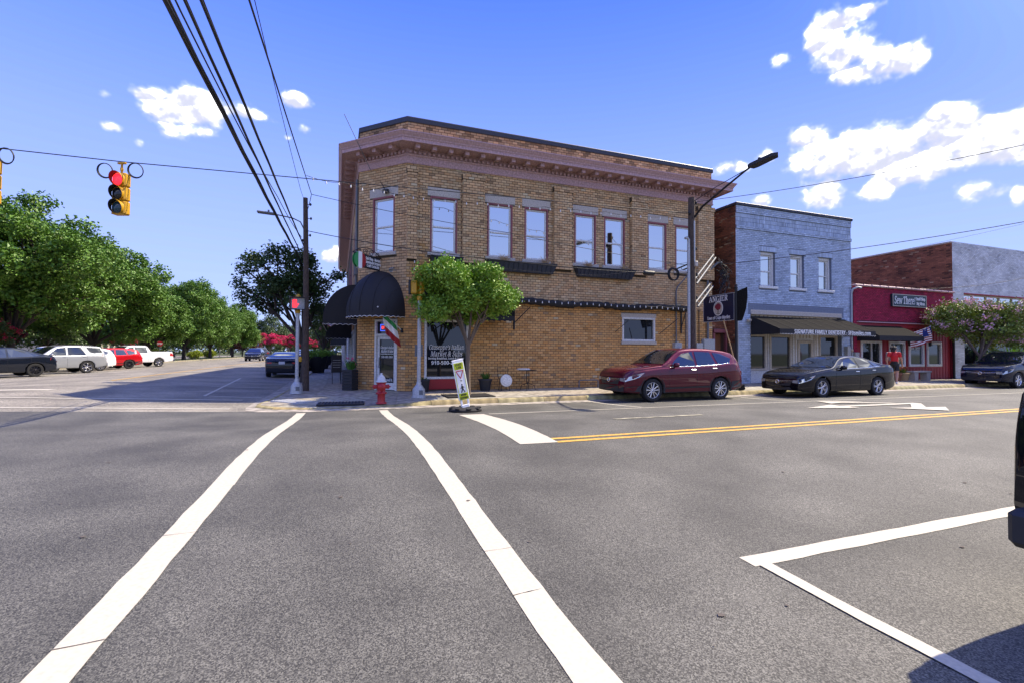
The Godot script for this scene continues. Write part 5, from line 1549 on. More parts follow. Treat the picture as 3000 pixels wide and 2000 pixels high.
func signs_and_flags() -> void:
	# hanging sign at the corner
	var uc := V(0.70711, 0, -0.70711); var nn := V(0.70711, 0, 0.70711)
	var bs := Basis(uc, Vector3.UP, nn)
	var w0 := V(1.44, 0, -17.48)      # on the wall
	var t := thing("hanging_sign", "black hanging sign with Italian flag roundel and scrolled iron bracket", "sign", w0)
	var mb := MB.new()
	mb.box(uc * -0.72 + V(0, 4.57, 0), V(1.16, 0.44, 0.06), bs, 0.01)
	part(mb, "board", M.letters_black, t)
	mb = MB.new()
	mb.box(uc * -0.72 + V(0, 4.80, 0), V(1.44, 0.03, 0.03), bs)
	for e in [[-0.25, 0.10], [-0.55, 0.13], [-0.85, 0.13], [-1.15, 0.09]]:
		var p := []
		for i in 26:
			var a := i * 0.38; var r: float = e[1] * (1.0 - i / 32.0)
			p.append(uc * (e[0] + cos(a) * r) + V(0, 4.90 + sin(a) * r * 0.9, 0))
		mb.tube(p, 0.012, 5)
	var arc := []
	for i in 17: arc.append(uc * lerpf(-1.42, -0.04, i / 16.0) + V(0, 4.82 + 0.24 * sin(PI * i / 16.0), 0))
	mb.tube(arc, 0.012, 5)
	part(mb, "bracket", M.iron, t)
	var green := mat("flag_green", lin(0.03, 0.27, 0.07), 0.6)
	for s in [1.0, -1.0]:
		for e in [[-0.28, -0.09, green, "green_band"], [-0.09, 0.09, M.letters_white, "white_band"], [0.09, 0.28, M.red_paint, "red_band"]]:
			mb = MB.new()
			var poly := PackedVector2Array()
			for i in 9:
				var x: float = lerpf(e[0], e[1], i / 8.0)
				poly.append(Vector2(x, sqrt(maxf(0.0, 0.0785 - x * x))))
			for i in 9:
				var x: float = lerpf(e[1], e[0], i / 8.0)
				poly.append(Vector2(x, -sqrt(maxf(0.0, 0.0785 - x * x))))
			mb.prism(poly, func(a, b, d): return uc * (-1.14 + a) + V(0, 4.58 + b, 0) + nn * s * (0.035 + d * 0.012))
			part(mb, e[3], e[2], t)
	for e in [["Sub Shop - Market", 4.69, 0.72], ["Homemade Desserts", 4.57, 0.78], ["Craft Cocktails", 4.45, 0.62]]:
		text(t, e[0], uc * -0.50 + V(0, e[1], 0) + nn * 0.036, bs, 0.10, M.letters_white, e[2], "Droid Sans", 0.0, true)
	# gooseneck lamps and floodlight over the door
	mb = MB.new(); mb.tube([V(1.85, 4.35, -17.02), V(1.75, 4.42, -16.85), V(1.7, 4.36, -16.75)], 0.018, 6); mb.lathe(V(1.68, 4.33, -16.72), [Vector2(0.02, 0.06), Vector2(0.07, 0.0), Vector2(0.075, -0.05)], 10, Basis(Vector3.RIGHT, -0.9))
	single(mb, "flood_lamp", M.box_grey, "small grey flood lamp on the wall over the domed awning", "lamp")
	mb = MB.new(); mb.box(V(1.52, 7.2, -17.26), V(0.22, 0.14, 0.10), Basis(Vector3.UP, -PI / 4), 0.01); mb.seg(V(1.5, 7.25, -17.3), V(1.36, 7.55, -17.38), 0.016)
	single(mb, "flood_lamp", M.iron, "small black flood lamp over the corner upstairs window", "lamp")
	# Italian flag on a slanting pole
	t = thing("flag", "Italian flag on a slanting pole beside the corner door", "flag")
	mb = MB.new(); mb.seg(V(2.07, 2.25, -16.80), V(1.24, 2.98, -16.35), 0.016, 8); mb.lathe(V(1.23, 2.99, -16.345), [Vector2(0, -0.04), Vector2(0.035, 0), Vector2(0, 0.04)], 8)
	part(mb, "flagpole", M.white_trim, t)
	mb = MB.new(); mb.box(V(2.08, 2.24, -16.80), V(0.08, 0.16, 0.08), Basis(Vector3.UP, -PI / 4), 0.01)
	part(mb, "pole_socket", M.iron, t)
	flag_cloth(t, V(1.36, 2.87, -16.40), V(0.70, -0.61, -0.38), V(0.20, -1, 0.0).normalized(), 0.72, 0.80, [[0.0, 0.28, green, "green_band"], [0.28, 0.64, M.letters_white, "white_band"], [0.64, 1.0, M.red_paint, "red_band"]], V(-0.3, 0, 0.95))
	us_flag("American flag on a slanting white pole at the maroon shop", V(28.05, 2.35, -16.65), V(29.4, 2.95, -15.9), 0.95, 0.75, V(0, 0, 1))
	us_flag("small American flag under the side street trees", V(0.6, 3.0, -29.0), V(-0.75, 3.55, -28.6), 0.7, 0.55, V(0, 0, 1))
	# lit sign in the transom
	var ob := glow("open_sign_blue_glow", lin(0.05, 0.10, 0.75), 0.8); var orr := glow("open_sign_red_glow", lin(0.8, 0.05, 0.05), 0.9)
	var ud := V(0.70711, 0, 0.70711); var nd := V(-0.70711, 0, 0.70711)
	var ct := V(0.675, 2.36, -18.245) + ud * 1.2 - nd * 0.035
	t = thing("open_sign", "small lit blue and red sign in the glass over the corner door", "sign")
	mb = MB.new()
	for e in [[0, 0.11, 0.36, 0.02], [0, -0.11, 0.36, 0.02], [-0.17, 0, 0.02, 0.22], [0.17, 0, 0.02, 0.22]]: mb.box(ct + ud * e[0] + V(0, e[1], 0), V(e[2], e[3], 0.012), Basis(ud, Vector3.UP, nd))
	part(mb, "blue_light_border", ob, t)
	text(t, "OPEN", ct, Basis(ud, Vector3.UP, nd), 0.10, orr, 0.26, "Droid Sans", 0.0, true, "red_light_lettering")
	# sewing shop board
	t = thing("shop_sign", "dark teal wall sign with cream script lettering on the maroon brick", "sign", V(28.97, 4.37, ZF + 0.015))
	mb = MB.new(); mb.box(V(0, 0, 0.06), V(2.78, 0.66, 0.12), Basis.IDENTITY, 0.01)
	part(mb, "board", mat("teal_board", lin(0.014, 0.035, 0.04), 0.5), t)
	mb = MB.new()
	for e in [[0, 0.31, 2.8, 0.035], [0, -0.31, 2.8, 0.035], [1.385, 0, 0.03, 0.6], [-1.385, 0, 0.03, 0.6]]: mb.box(V(e[0], e[1], 0.125), V(e[2], e[3], 0.02))
	part(mb, "border", M.cream_trim, t)
	text(t, "Sew There!", V(-0.42, 0.0, 0.125), Basis.IDENTITY, 0.40, M.letters_white, 1.7, "Droid Serif", 0.2)
	text(t, "Small Shop.", V(0.92, 0.13, 0.125), Basis.IDENTITY, 0.16, M.letters_white, 0.78, "Droid Serif", 0.0, true)
	text(t, "Big Ideas.", V(0.92, -0.13, 0.125), Basis.IDENTITY, 0.16, M.letters_white, 0.72, "Droid Serif", 0.0, true)
	# town sign on its post
	t = thing("town_sign", "navy town sign with oval tree emblem on a black post", "sign", V(14.2, 0.13, -13.96))
	mb = MB.new(); mb.seg(V(0, 0, 0), V(0, 3.85, 0), 0.055, 10); mb.lathe(V(0, 3.85, 0), [Vector2(0.055, 0), Vector2(0.075, 0.03), Vector2(0.03, 0.06), Vector2(0.06, 0.11), Vector2(0, 0.17)], 10); mb.lathe(V(0, 0, 0), [Vector2(0.13, 0), Vector2(0.13, 0.05), Vector2(0.09, 0.12), Vector2(0.08, 0.5), Vector2(0.06, 0.6)], 10)
	part(mb, "post", M.iron, t)
	var bz := Basis(V(0, 0, 1), Vector3.UP, V(-1, 0, 0))
	mb = MB.new(); mb.box(V(0, 3.17, -0.88), V(1.62, 1.06, 0.05), bz, 0.008)
	part(mb, "board", M.navy_board, t)
	mb = MB.new()
	for e in [[0, 0.52, 1.62, 0.02], [0, -0.52, 1.62, 0.02], [0.80, 0, 0.02, 1.04], [-0.80, 0, 0.02, 1.04]]: mb.box(V(-0.028, 3.17 + e[1], -0.88 + e[0]), V(e[2], e[3], 0.008), bz)
	part(mb, "border", M.box_grey, t)
	text(t, "ANGIER", V(-0.03, 3.53, -0.88), bz, 0.22, M.letters_white, 0.98, "Droid Serif")
	text(t, "Town of Crape Myrtles", V(-0.03, 2.78, -0.88), bz, 0.13, M.letters_white, 1.2, "Droid Sans", 0.12)
	for e in [[0.27, 0.29, M.letters_white, 0.027, "emblem_disc", 0.0], [0.245, 0.265, M.cream_trim, 0.031, "emblem_field", 0.0]]:
		mb = MB.new()
		var poly := PackedVector2Array()
		for i in 24: poly.append(Vector2(cos(TAU * i / 24) * e[0] * 0.92, sin(TAU * i / 24) * e[1]))
		mb.prism(poly, func(a, b, d): return V(-e[3] - d * 0.004, 3.15 + b, -0.88 + a))
		part(mb, e[4], e[2], t)
	mb = MB.new()
	for i in 16:
		var a := TAU * i / 16
		mb.lathe(V(-0.036, 3.22 + sin(a) * R(0.04, 0.09), -0.88 + cos(a) * R(0.06, 0.13)), [Vector2(0.065, 0), Vector2(0, 0.006)], 8, Basis(Vector3.BACK, PI / 2))
	part(mb, "emblem_crown", mat("emblem_red", lin(0.20, 0.012, 0.03), 0.6), t)
	mb = MB.new(); mb.box(V(-0.037, 3.02, -0.88), V(0.03, 0.2, 0.006), bz); mb.box(V(-0.037, 2.93, -0.88), V(0.22, 0.015, 0.006), bz)
	part(mb, "emblem_trunk", M.letters_black, t)
	mb = MB.new()
	var fin := PackedVector2Array([Vector2(0.06, 3.75), Vector2(0.52, 3.85), Vector2(0.53, 3.45), Vector2(0.46, 3.05), Vector2(0.34, 2.75), Vector2(0.27, 2.62), Vector2(0.06, 2.62)])
	mb.prism(fin, func(a, b, d): return V(d * 0.02 - 0.01, b - 0.02, a))
	part(mb, "side_plate", M.canvas_grey, t)
	mb = MB.new(); mb.seg(V(13.38, 2.72, -13.75), V(14.12, 0.36, -13.68), 0.02, 8)
	var br := thing("broom", "long wooden broom handle leaning by the town sign post", "broom")
	part(mb, "handle", M.wood_broom, br)
	mb = MB.new(); mb.box(V(14.15, 0.24, -13.68), V(0.28, 0.2, 0.07), Basis(Vector3.BACK, 0.3), 0.01)
	part(mb, "bristles", M.mulch, br)
	# sign standing in the road at the crossing
	var lime := mat("sign_lime", lin(0.55, 0.62, 0.01), 0.5)
	t = thing("crossing_sign", "leaning white and lime pedestrian sign on a black rubber base in the road", "sign", V(3.04, 0.026, -11.7))
	mb = MB.new(); mb.lathe(V(0, 0, 0), [Vector2(0.0, 0.0), Vector2(0.42, 0.0), Vector2(0.42, 0.05), Vector2(0.36, 0.085), Vector2(0.0, 0.09)], 8, Basis(Vector3.UP, PI / 8))
	for k in 8: mb.box(Basis(Vector3.UP, TAU * k / 8) * V(0.36, 0.085, 0), V(0.1, 0.03, 0.12), Basis(Vector3.UP, TAU * k / 8), 0.01)
	part(mb, "base", M.tyre, t)
	var lb := Basis(Vector3.UP, 0.12) * Basis(Vector3.BACK, 0.19) * Basis(Vector3.RIGHT, -0.03)
	var Q := func(x: float, y: float, z: float) -> Vector3: return V(0.02, 0.08, 0) + lb * V(x, y, z)
	mb = MB.new()
	mb.box(Q.call(0, 0.70, 0), V(0.30, 0.98, 0.02), lb, 0.008)
	for s in [-0.09, 0.09]: mb.box(Q.call(s, 0.15, 0), V(0.05, 0.2, 0.03), lb, 0.005)
	mb.box(Q.call(0, 0.05, 0), V(0.2, 0.08, 0.05), lb, 0.01)
	mb.box(Q.call(0, 1.215, 0), V(0.30, 0.05, 0.02), lb, 0.008)
	part(mb, "panel", M.letters_white, t)
	mb = MB.new()
	for e in [[0, 1.07, 0.25, 0.17], [0, 0.30, 0.25, 0.17], [-0.118, 0.68, 0.014, 0.58], [0.118, 0.68, 0.014, 0.58]]: mb.box(Q.call(e[0], e[1], 0.012), V(e[2], e[3], 0.006), lb)
	part(mb, "lime_field", lime, t)
	mb = MB.new()
	var tri := [Vector2(-0.095, 0.95), Vector2(0.095, 0.95), Vector2(0, 0.76)]
	for i in 3:
		var a: Vector2 = tri[i]; var b: Vector2 = tri[(i + 1) % 3]
		mb.seg(Q.call(a.x, a.y, 0.014), Q.call(b.x, b.y, 0.014), 0.011, 5)
	part(mb, "yield_triangle", M.red_paint, t)
	mb = MB.new()
	mb.lathe(Q.call(0.0, 0.60, 0.012), [Vector2(0.02, 0), Vector2(0, 0.006)], 10, lb * Basis(Vector3.RIGHT, PI / 2))
	for e in [[0, 0.575, 0.005, 0.49, 0.02], [0.0, 0.56, -0.045, 0.50, 0.011], [0.005, 0.56, 0.05, 0.52, 0.011], [0.0, 0.5, -0.045, 0.40, 0.013], [0.005, 0.5, 0.05, 0.40, 0.013]]: mb.seg(Q.call(e[0], e[1], 0.013), Q.call(e[2], e[3], 0.013), e[4], 5)
	part(mb, "walking_figure", M.letters_black, t)
	for e in [["STATE", 1.11, 0.06, 0.18], ["LAW", 1.035, 0.06, 0.13], ["TO", 0.70, 0.035, 0.05], ["WITHIN", 0.34, 0.05, 0.15], ["CROSSWALK", 0.265, 0.05, 0.22]]: text(t, e[0], Q.call(0, e[1], 0.018), lb, e[2], M.letters_black, e[3], "Droid Sans", 0.0, true)

func hydrant_and_tables() -> void:
	var t := thing("fire_hydrant", "red fire hydrant with white bonnet at the kerb ramp", "hydrant", V(1.15, 0.07, -13.72))
	var mb := MB.new()
	mb.lathe(Vector3.ZERO, [Vector2(0.15, 0.0), Vector2(0.15, 0.03), Vector2(0.105, 0.05), Vector2(0.105, 0.26), Vector2(0.15, 0.27), Vector2(0.15, 0.31), Vector2(0.105, 0.33), Vector2(0.115, 0.40), Vector2(0.115, 0.55), Vector2(0.14, 0.57), Vector2(0.14, 0.60), Vector2(0, 0.61)], 18)
	part(mb, "barrel", M.red_paint, t)
	for e in [[0.0, 0.09], [PI / 2, 0.055], [-PI / 2, 0.055]]:
		mb = MB.new()
		var b := Basis(Vector3.UP, e[0]) * Basis(Vector3.RIGHT, PI / 2)
		mb.lathe(V(0, 0.47, 0), [Vector2(e[1], 0.08), Vector2(e[1], 0.16), Vector2(e[1] * 1.15, 0.165), Vector2(e[1] * 1.15, 0.21), Vector2(0.025, 0.22), Vector2(0.022, 0.25), Vector2(0, 0.25)], 10, b)
		part(mb, "outlet_cap", M.red_paint, t)
	mb = MB.new()
	mb.lathe(V(0, 0.60, 0), [Vector2(0.15, 0), Vector2(0.15, 0.03), Vector2(0.115, 0.05), Vector2(0.10, 0.13), Vector2(0.05, 0.19), Vector2(0.03, 0.20), Vector2(0.028, 0.25), Vector2(0, 0.25)], 18)
	part(mb, "bonnet", M.silver_paint, t)
	# bistro table with a paper on it
	t = thing("bistro_table", "small black iron table with white covered top against the brick wall", "table", V(6.55, 0.15, -16.15))
	mb = MB.new(); mb.lathe(V(0, 0.72, 0), [Vector2(0, -0.01), Vector2(0.33, -0.01), Vector2(0.33, 0.01), Vector2(0, 0.012)], 20)
	part(mb, "tabletop", M.iron, t)
	mb = MB.new()
	for s in [-0.04, 0.04]: mb.seg(V(s, 0.25, 0), V(s, 0.71, 0), 0.014, 6)
	for k in 4:
		var a := TAU * k / 4 + 0.5
		var leg := MB.new(); leg.tube([V(0, 0.27, 0), V(cos(a) * 0.14, 0.20, sin(a) * 0.14), V(cos(a) * 0.24, 0.17, sin(a) * 0.24), V(cos(a) * 0.28, 0.0, sin(a) * 0.28)], 0.012, 6)
		part(leg, "leg", M.iron, t)
	part(mb, "stem", M.iron, t)
	mb = MB.new(); mb.lathe(V(-0.18, 0.735, 0.02), [Vector2(0.24, 0), Vector2(0.25, 0.025), Vector2(0.2, 0.05), Vector2(0, 0.055)], 14)
	single(mb, "cushion", M.white_trim, "white seat cushion lying on the bistro table", "cushion")
	var cu: Node3D = get_node("cushion"); cu.position = V(6.55, 0.15, -16.15)
	t = thing("bistro_chair", "black wire chair with round white seat pad against the brick wall", "chair", V(5.65, 0.15, -16.2))
	mb = MB.new(); mb.lathe(V(0, 0.42, 0), [Vector2(0, -0.01), Vector2(0.2, -0.01), Vector2(0.2, 0.01), Vector2(0, 0.01)], 16)
	part(mb, "seat", M.iron, t)
	for k in 4:
		var a := TAU * k / 4 + PI / 4
		mb = MB.new(); mb.seg(V(cos(a) * 0.17, 0.42, sin(a) * 0.17), V(cos(a) * 0.22, 0, sin(a) * 0.22), 0.011, 6)
		part(mb, "leg", M.iron, t)
	mb = MB.new(); mb.tube([V(-0.18, 0.42, -0.12), V(-0.2, 0.82, -0.18), V(0.2, 0.82, -0.18), V(0.18, 0.42, -0.12)], 0.011, 6); mb.seg(V(-0.19, 0.70, -0.17), V(0.19, 0.70, -0.17), 0.009, 6)
	part(mb, "back_frame", M.iron, t)
	mb = MB.new(); mb.lathe(V(0, 0.36, 0.21), [Vector2(0.22, 0.0), Vector2(0.225, 0.025), Vector2(0.19, 0.045), Vector2(0, 0.05)], 18, Basis(Vector3.RIGHT, PI / 2 - 0.15))
	part(mb, "seat_pad", M.white_trim, t)
	# pots
	for e in [[4.95, -16.25, 0.24, 0.42, "black plastic pot with leafy plant left of the wire chair"], [2.82, -16.45, 0.19, 0.42, "black plastic pot beside the red panel under the shop window"]]:
		t = thing("plant_pot", e[4], "plant pot", V(e[0], 0.15, e[1]))
		mb = MB.new(); mb.lathe(Vector3.ZERO, [Vector2(e[2] * 0.72, 0), Vector2(e[2] * 0.95, e[3] * 0.85), Vector2(e[2] * 1.05, e[3] * 0.86), Vector2(e[2] * 1.05, e[3]), Vector2(e[2] * 0.9, e[3]), Vector2(e[2] * 0.88, e[3] * 0.9), Vector2(0, e[3] * 0.9)], 18)
		part(mb, "pot", M.planter_dark, t)
		blades(t, V(0, e[3] * 0.9, 0), 0.28 if e[0] > 4 else 0.14, 40 if e[0] > 4 else 14, 0.2, Color(0.05, 0.12, 0.02))
	# low pipe rail
	mb = MB.new(); mb.tube([V(8.8, 0.15, -16.4), V(8.8, 0.42, -16.4), V(8.84, 0.45, -16.4), V(9.6, 0.45, -16.4), V(9.64, 0.42, -16.4), V(9.64, 0.15, -16.4)], 0.025, 8)
	single(mb, "pipe_rail", M.galvanised, "low galvanised pipe rail against the brick wall behind the wine red car", "rail")
	# wooden planter and a pot of pink flowers by the corner
	t = thing("wooden_planter", "tall dark wooden planter with pink flowers at the building corner", "planter", V(0.42, 0.15, -17.85), -0.75)
	for i in 7:
		mb = MB.new(); mb.bx(-0.22, i * 0.105, -0.17, 0.22, i * 0.105 + 0.098, 0.17, 0.006)
		part(mb, "plank", M.planter_dark, t)
	blades(t, V(0.02, 0.72, 0), 0.34, 70, 0.22, Color(0.06, 0.17, 0.025))
	flower_heads(t, V(0, 0.95, 0), 9, 0.2, Color(0.62, 0.05, 0.20))
	t = thing("menu_board", "black menu board on legs on the shaded side pavement", "menu board", V(-0.05, 0.15, -21.6), 0.15)
	mb = MB.new(); mb.box(V(0, 0.85, 0), V(0.42, 0.75, 0.04), Basis.IDENTITY, 0.01)
	part(mb, "board", M.planter_dark, t)
	mb = MB.new(); mb.box(V(0, 0.9, 0.022), V(0.34, 0.02, 0.004)); mb.box(V(0, 1.0, 0.022), V(0.3, 0.02, 0.004)); mb.box(V(0, 0.8, 0.022), V(0.32, 0.02, 0.004)); mb.box(V(0, 0.7, 0.022), V(0.3, 0.02, 0.004))
	part(mb, "chalk_lines", M.box_grey, t)
	for s in [-0.17, 0.17]:
		mb = MB.new(); mb.seg(V(s, 0.5, 0), V(s, 0, 0.05), 0.015, 6)
		part(mb, "leg", M.planter_dark, t)
	t = thing("bench", "black slatted bench against the side wall", "bench", V(0.3, 0.15, -24.5), -PI / 2)
	for i in 4:
		mb = MB.new(); mb.bx(-0.7, 0.43, -0.2 + i * 0.1, 0.7, 0.46, -0.12 + i * 0.1, 0.005)
		part(mb, "slat", M.iron, t)
	for i in 4:
		mb = MB.new(); mb.bx(-0.7, 0.52 + i * 0.1, -0.26, 0.7, 0.59 + i * 0.1, -0.23, 0.005)
		part(mb, "back_slat", M.iron, t)
	for s in [-0.62, 0.62]:
		mb = MB.new(); mb.bx(s - 0.03, 0, -0.25, s + 0.03, 0.9, -0.21, 0.005); mb.bx(s - 0.03, 0, 0.14, s + 0.03, 0.43, 0.19, 0.005)
		part(mb, "leg", M.iron, t)
	# big tapered planters along the kerb
	for e in [[-1.2, -33.5, "nearer dark tapered planter with bright green plants on the side pavement"], [-1.1, -41.5, "further dark tapered planter with bright green plants on the side pavement"], [-1.05, -53, "last dark tapered planter far along the side pavement"]]:
		t = thing("kerb_planter", e[2], "planter", V(e[0], 0.15, e[1]))
		mb = MB.new(); mb.lathe(Vector3.ZERO, [Vector2(0.48, 0), Vector2(0.80, 1.0), Vector2(0.80, 1.05), Vector2(0.72, 1.05), Vector2(0.70, 0.95), Vector2(0, 0.95)], 4, Basis(Vector3.UP, PI / 4))
		part(mb, "tub", M.planter_dark, t)
		var cl := crown_cloud([[V(0.0, 1.18, 0), V(0.75, 0.28, 0.75)], [V(-0.5, 1.0, 0.3), V(0.4, 0.3, 0.4)]], 130, 5)
		leaves(t, "foliage", cl, 0.16, 0.10, Color(0.16, 0.30, 0.02))
	# concrete bench and pots by the maroon shop
	t = thing("stone_bench", "pale stone bench on block legs before the maroon shop", "bench", V(28.75, 0.15, -16.1))
	mb = MB.new(); mb.bx(-0.75, 0.42, -0.2, 0.75, 0.5, 0.2, 0.015)
	part(mb, "seat", M.stone, t)
	for s in [-0.45, 0.55]:
		mb = MB.new(); mb.prism(PackedVector2Array([Vector2(-0.12, 0), Vector2(0.12, 0), Vector2(0.16, 0.42), Vector2(-0.16, 0.42)]), func(a, b, d): return V(s + a, b, -0.16 + d * 0.32))
		part(mb, "leg", M.stone, t)
	for e in [[27.2, -16.2, 0.2, "terracotta pot of orange flowers left of the stone bench"], [27.95, -16.35, 0.26, "wide pale basket pot left of the stone bench"]]:
		t = thing("flower_pot", e[3], "flower pot", V(e[0], 0.15, e[1]))
		mb = MB.new(); mb.lathe(Vector3.ZERO, [Vector2(e[2] * 0.7, 0), Vector2(e[2], 0.32), Vector2(e[2] * 1.12, 0.33), Vector2(e[2] * 1.12, 0.4), Vector2(0, 0.38)], 14)
		part(mb, "pot", M.terracotta if e[0] < 27.5 else M.wood_broom, t)
		blades(t, V(0, 0.38, 0), 0.25, 40, 0.22, Color(0.08, 0.15, 0.02))
		flower_heads(t, V(0, 0.55, 0), 14, 0.2, Color(0.65, 0.28, 0.03))
	# strings of little bulbs
	mb = MB.new()
	var bulbs := MB.new()
	var wl := [[V(6.0, 3.5, ZF + 0.33), V(14.2, 3.45, ZF + 0.33), 30], [V(-0.9, 6.47, -14.5), V(2.55, 6.9, ZF + 0.2), 10], [V(2.55, 6.9, ZF + 0.12), V(2.45, 4.3, ZF + 0.12), 9], [V(2.55, 6.9, ZF + 0.2), V(12.0, 6.5, -14.2), 26]]
	for e in wl:
		var p := []
		for i in e[2] * 2 + 1:
			var tt: float = i / float(e[2] * 2)
			var q: Vector3 = e[0].lerp(e[1], tt) - V(0, 0.06 * absf(sin(i * PI / 6)) , 0)
			p.append(q)
			if i % 2 == 1: bulbs.lathe(q - V(0, 0.07, 0), [Vector2(0, -0.02), Vector2(0.022, 0.0), Vector2(0.014, 0.04), Vector2(0.01, 0.07)], 6)
		mb.tube(p, 0.008, 4)
	t = thing("string_lights", "strings of small unlit bulbs across the brick front", "string lights")
	part(mb, "flex", M.cable, t)
	var bn := part(bulbs, "bulbs", M.letters_white, t)
	bn.set_meta("kind", "stuff")
	window_box("short dark blue-grey flower box under the window nearest the corner", 3.0, 4.16, false)
	window_box("long dark flower box with dry plants beside the first pilaster", 5.15, 7.85, true)
	window_box("long dark flower box with dry plants right of the middle pilaster", 8.7, 11.42, true)
	# thin rod leaning off the cornice
	mb = MB.new(); mb.seg(V(1.05, 8.0, -17.7), V(0.1, 9.55, -16.9), 0.012, 6)
	single(mb, "aerial_rod", M.galvanised, "thin slanting rod in front of the corner cornice", "rod")

func far_things() -> void:
	var t := thing("stop_sign", "red octagonal stop sign on a post behind the white pickup", "sign", V(-24.7, 0.1, -83.6), 0.3)
	var mb := MB.new(); mb.seg(V(0, 0, 0), V(0, 2.7, 0), 0.035, 6)
	part(mb, "post", M.galvanised, t)
	mb = MB.new(); mb.lathe(V(0, 2.45, 0.05), [Vector2(0, 0), Vector2(0.40, 0.0), Vector2(0.40, 0.01), Vector2(0, 0.01)], 8, Basis(Vector3.BACK, PI / 8) * Basis(Vector3.RIGHT, PI / 2))
	part(mb, "octagon", M.red_paint, t)
	text(t, "STOP", V(0, 2.45, 0.075), Basis.IDENTITY, 0.25, M.letters_white, 0.6, "Droid Sans", 0.0, true)
	for e in [[-21.9, -150.0, "globe lamp post with pale blue banner before the crimson trees"], [-21.9, -185.0, "globe lamp post with white banner between the crimson trees"]]:
		t = thing("lamp_post", e[2], "lamp post", V(e[0], 0.1, e[1]))
		mb = MB.new(); mb.seg(Vector3.ZERO, V(0, 4.2, 0), 0.08, 8)
		part(mb, "post", M.iron, t)
		mb = MB.new(); mb.lathe(V(0, 4.55, 0), [Vector2(0, -0.3), Vector2(0.22, -0.2), Vector2(0.3, 0), Vector2(0.22, 0.22), Vector2(0, 0.32)], 12)
		part(mb, "globe", M.letters_white, t)
		mb = MB.new(); mb.box(V(0.5, 3.2, 0), V(0.75, 1.5, 0.03))
		part(mb, "banner", mat("banner_blue", lin(0.10, 0.32, 0.55), 0.7) if e[1] > -160 else M.plate, t)
	t = thing("warning_sign", "yellow diamond warning sign among the lawn trees", "sign", V(-24.5, 0.1, -120), 0)
	mb = MB.new(); mb.seg(Vector3.ZERO, V(0, 2.6, 0), 0.04, 6)
	part(mb, "post", M.galvanised, t)
	mb = MB.new(); mb.box(V(0, 2.9, 0.05), V(0.75, 0.75, 0.02), Basis(Vector3.BACK, PI / 4))
	part(mb, "diamond", M.signal_yellow, t)
	# low buildings behind the lawn trees
	for e in [[-52.0, -62.0, 30.0, 4.6, M.terracotta, "low brown shop row with pale window bays behind the lawn trees"], [-56.0, -135.0, 26.0, 4.2, M.cream_trim, "low cream building far behind the lawn trees"]]:
		t = thing("low_building", e[5], "building", V(e[0], 0, e[1]))
		mb = MB.new(); mb.bx(-6, 0, -e[2] / 2, 5, e[3], e[2] / 2, 0.03)
		part(mb, "wall", e[4], t)
		mb = MB.new(); mb.bx(-6.4, e[3], -e[2] / 2 - 0.4, 5.5, e[3] + 0.35, e[2] / 2 + 0.4, 0.03)
		part(mb, "roof", M.planter_dark, t)
		for k in 8:
			mb = MB.new(); mb.bx(5.0, 0.6, -e[2] / 2 + 1.0 + k * e[2] / 8.3, 5.08, 3.0, -e[2] / 2 + 3.0 + k * e[2] / 8.3, 0.02)
			part(mb, "window", M.shop_glass, t)
	# shops further along the shaded pavement, seen edge on
	for e in [[-45.1, -58.0, 6.4, M.stone, "grey rendered shop beyond the tan building along the side pavement"], [-58.1, -74.0, 7.2, M.terracotta, "rust brick shop further along the side pavement"], [-74.1, -96.0, 6.0, M.white_trim, "white shop with pale posts far along the side pavement"]]:
		t = thing("side_shop", e[4], "building", V(0.7, 0, 0))
		mb = MB.new(); mb.bx(0, 0, e[1], 16, e[2], e[0], 0.03)
		part(mb, "wall", e[3], t)
		for k in 3:
			mb = MB.new()
			var z0: float = lerpf(e[0], e[1], (k + 0.15) / 3.0); var z1: float = lerpf(e[0], e[1], (k + 0.85) / 3.0)
			mb.bx(-0.04, 0.5, z1, 0.02, 2.6, z0, 0.01)
			var wn := part(mb, "window", M.shop_glass, t)
			mb = MB.new()
			for z in [z0, z1]: mb.bx(-0.09, 0.2, z - 0.06, 0.0, 2.8, z + 0.06, 0.01)
			part(mb, "frame", M.white_trim, wn)
		mb = MB.new(); mb.bx(-0.15, e[2] - 0.4, e[1] + 0.05, 0.1, e[2] + 0.1, e[0] - 0.05, 0.03)
		part(mb, "cornice", M.white_trim, t)

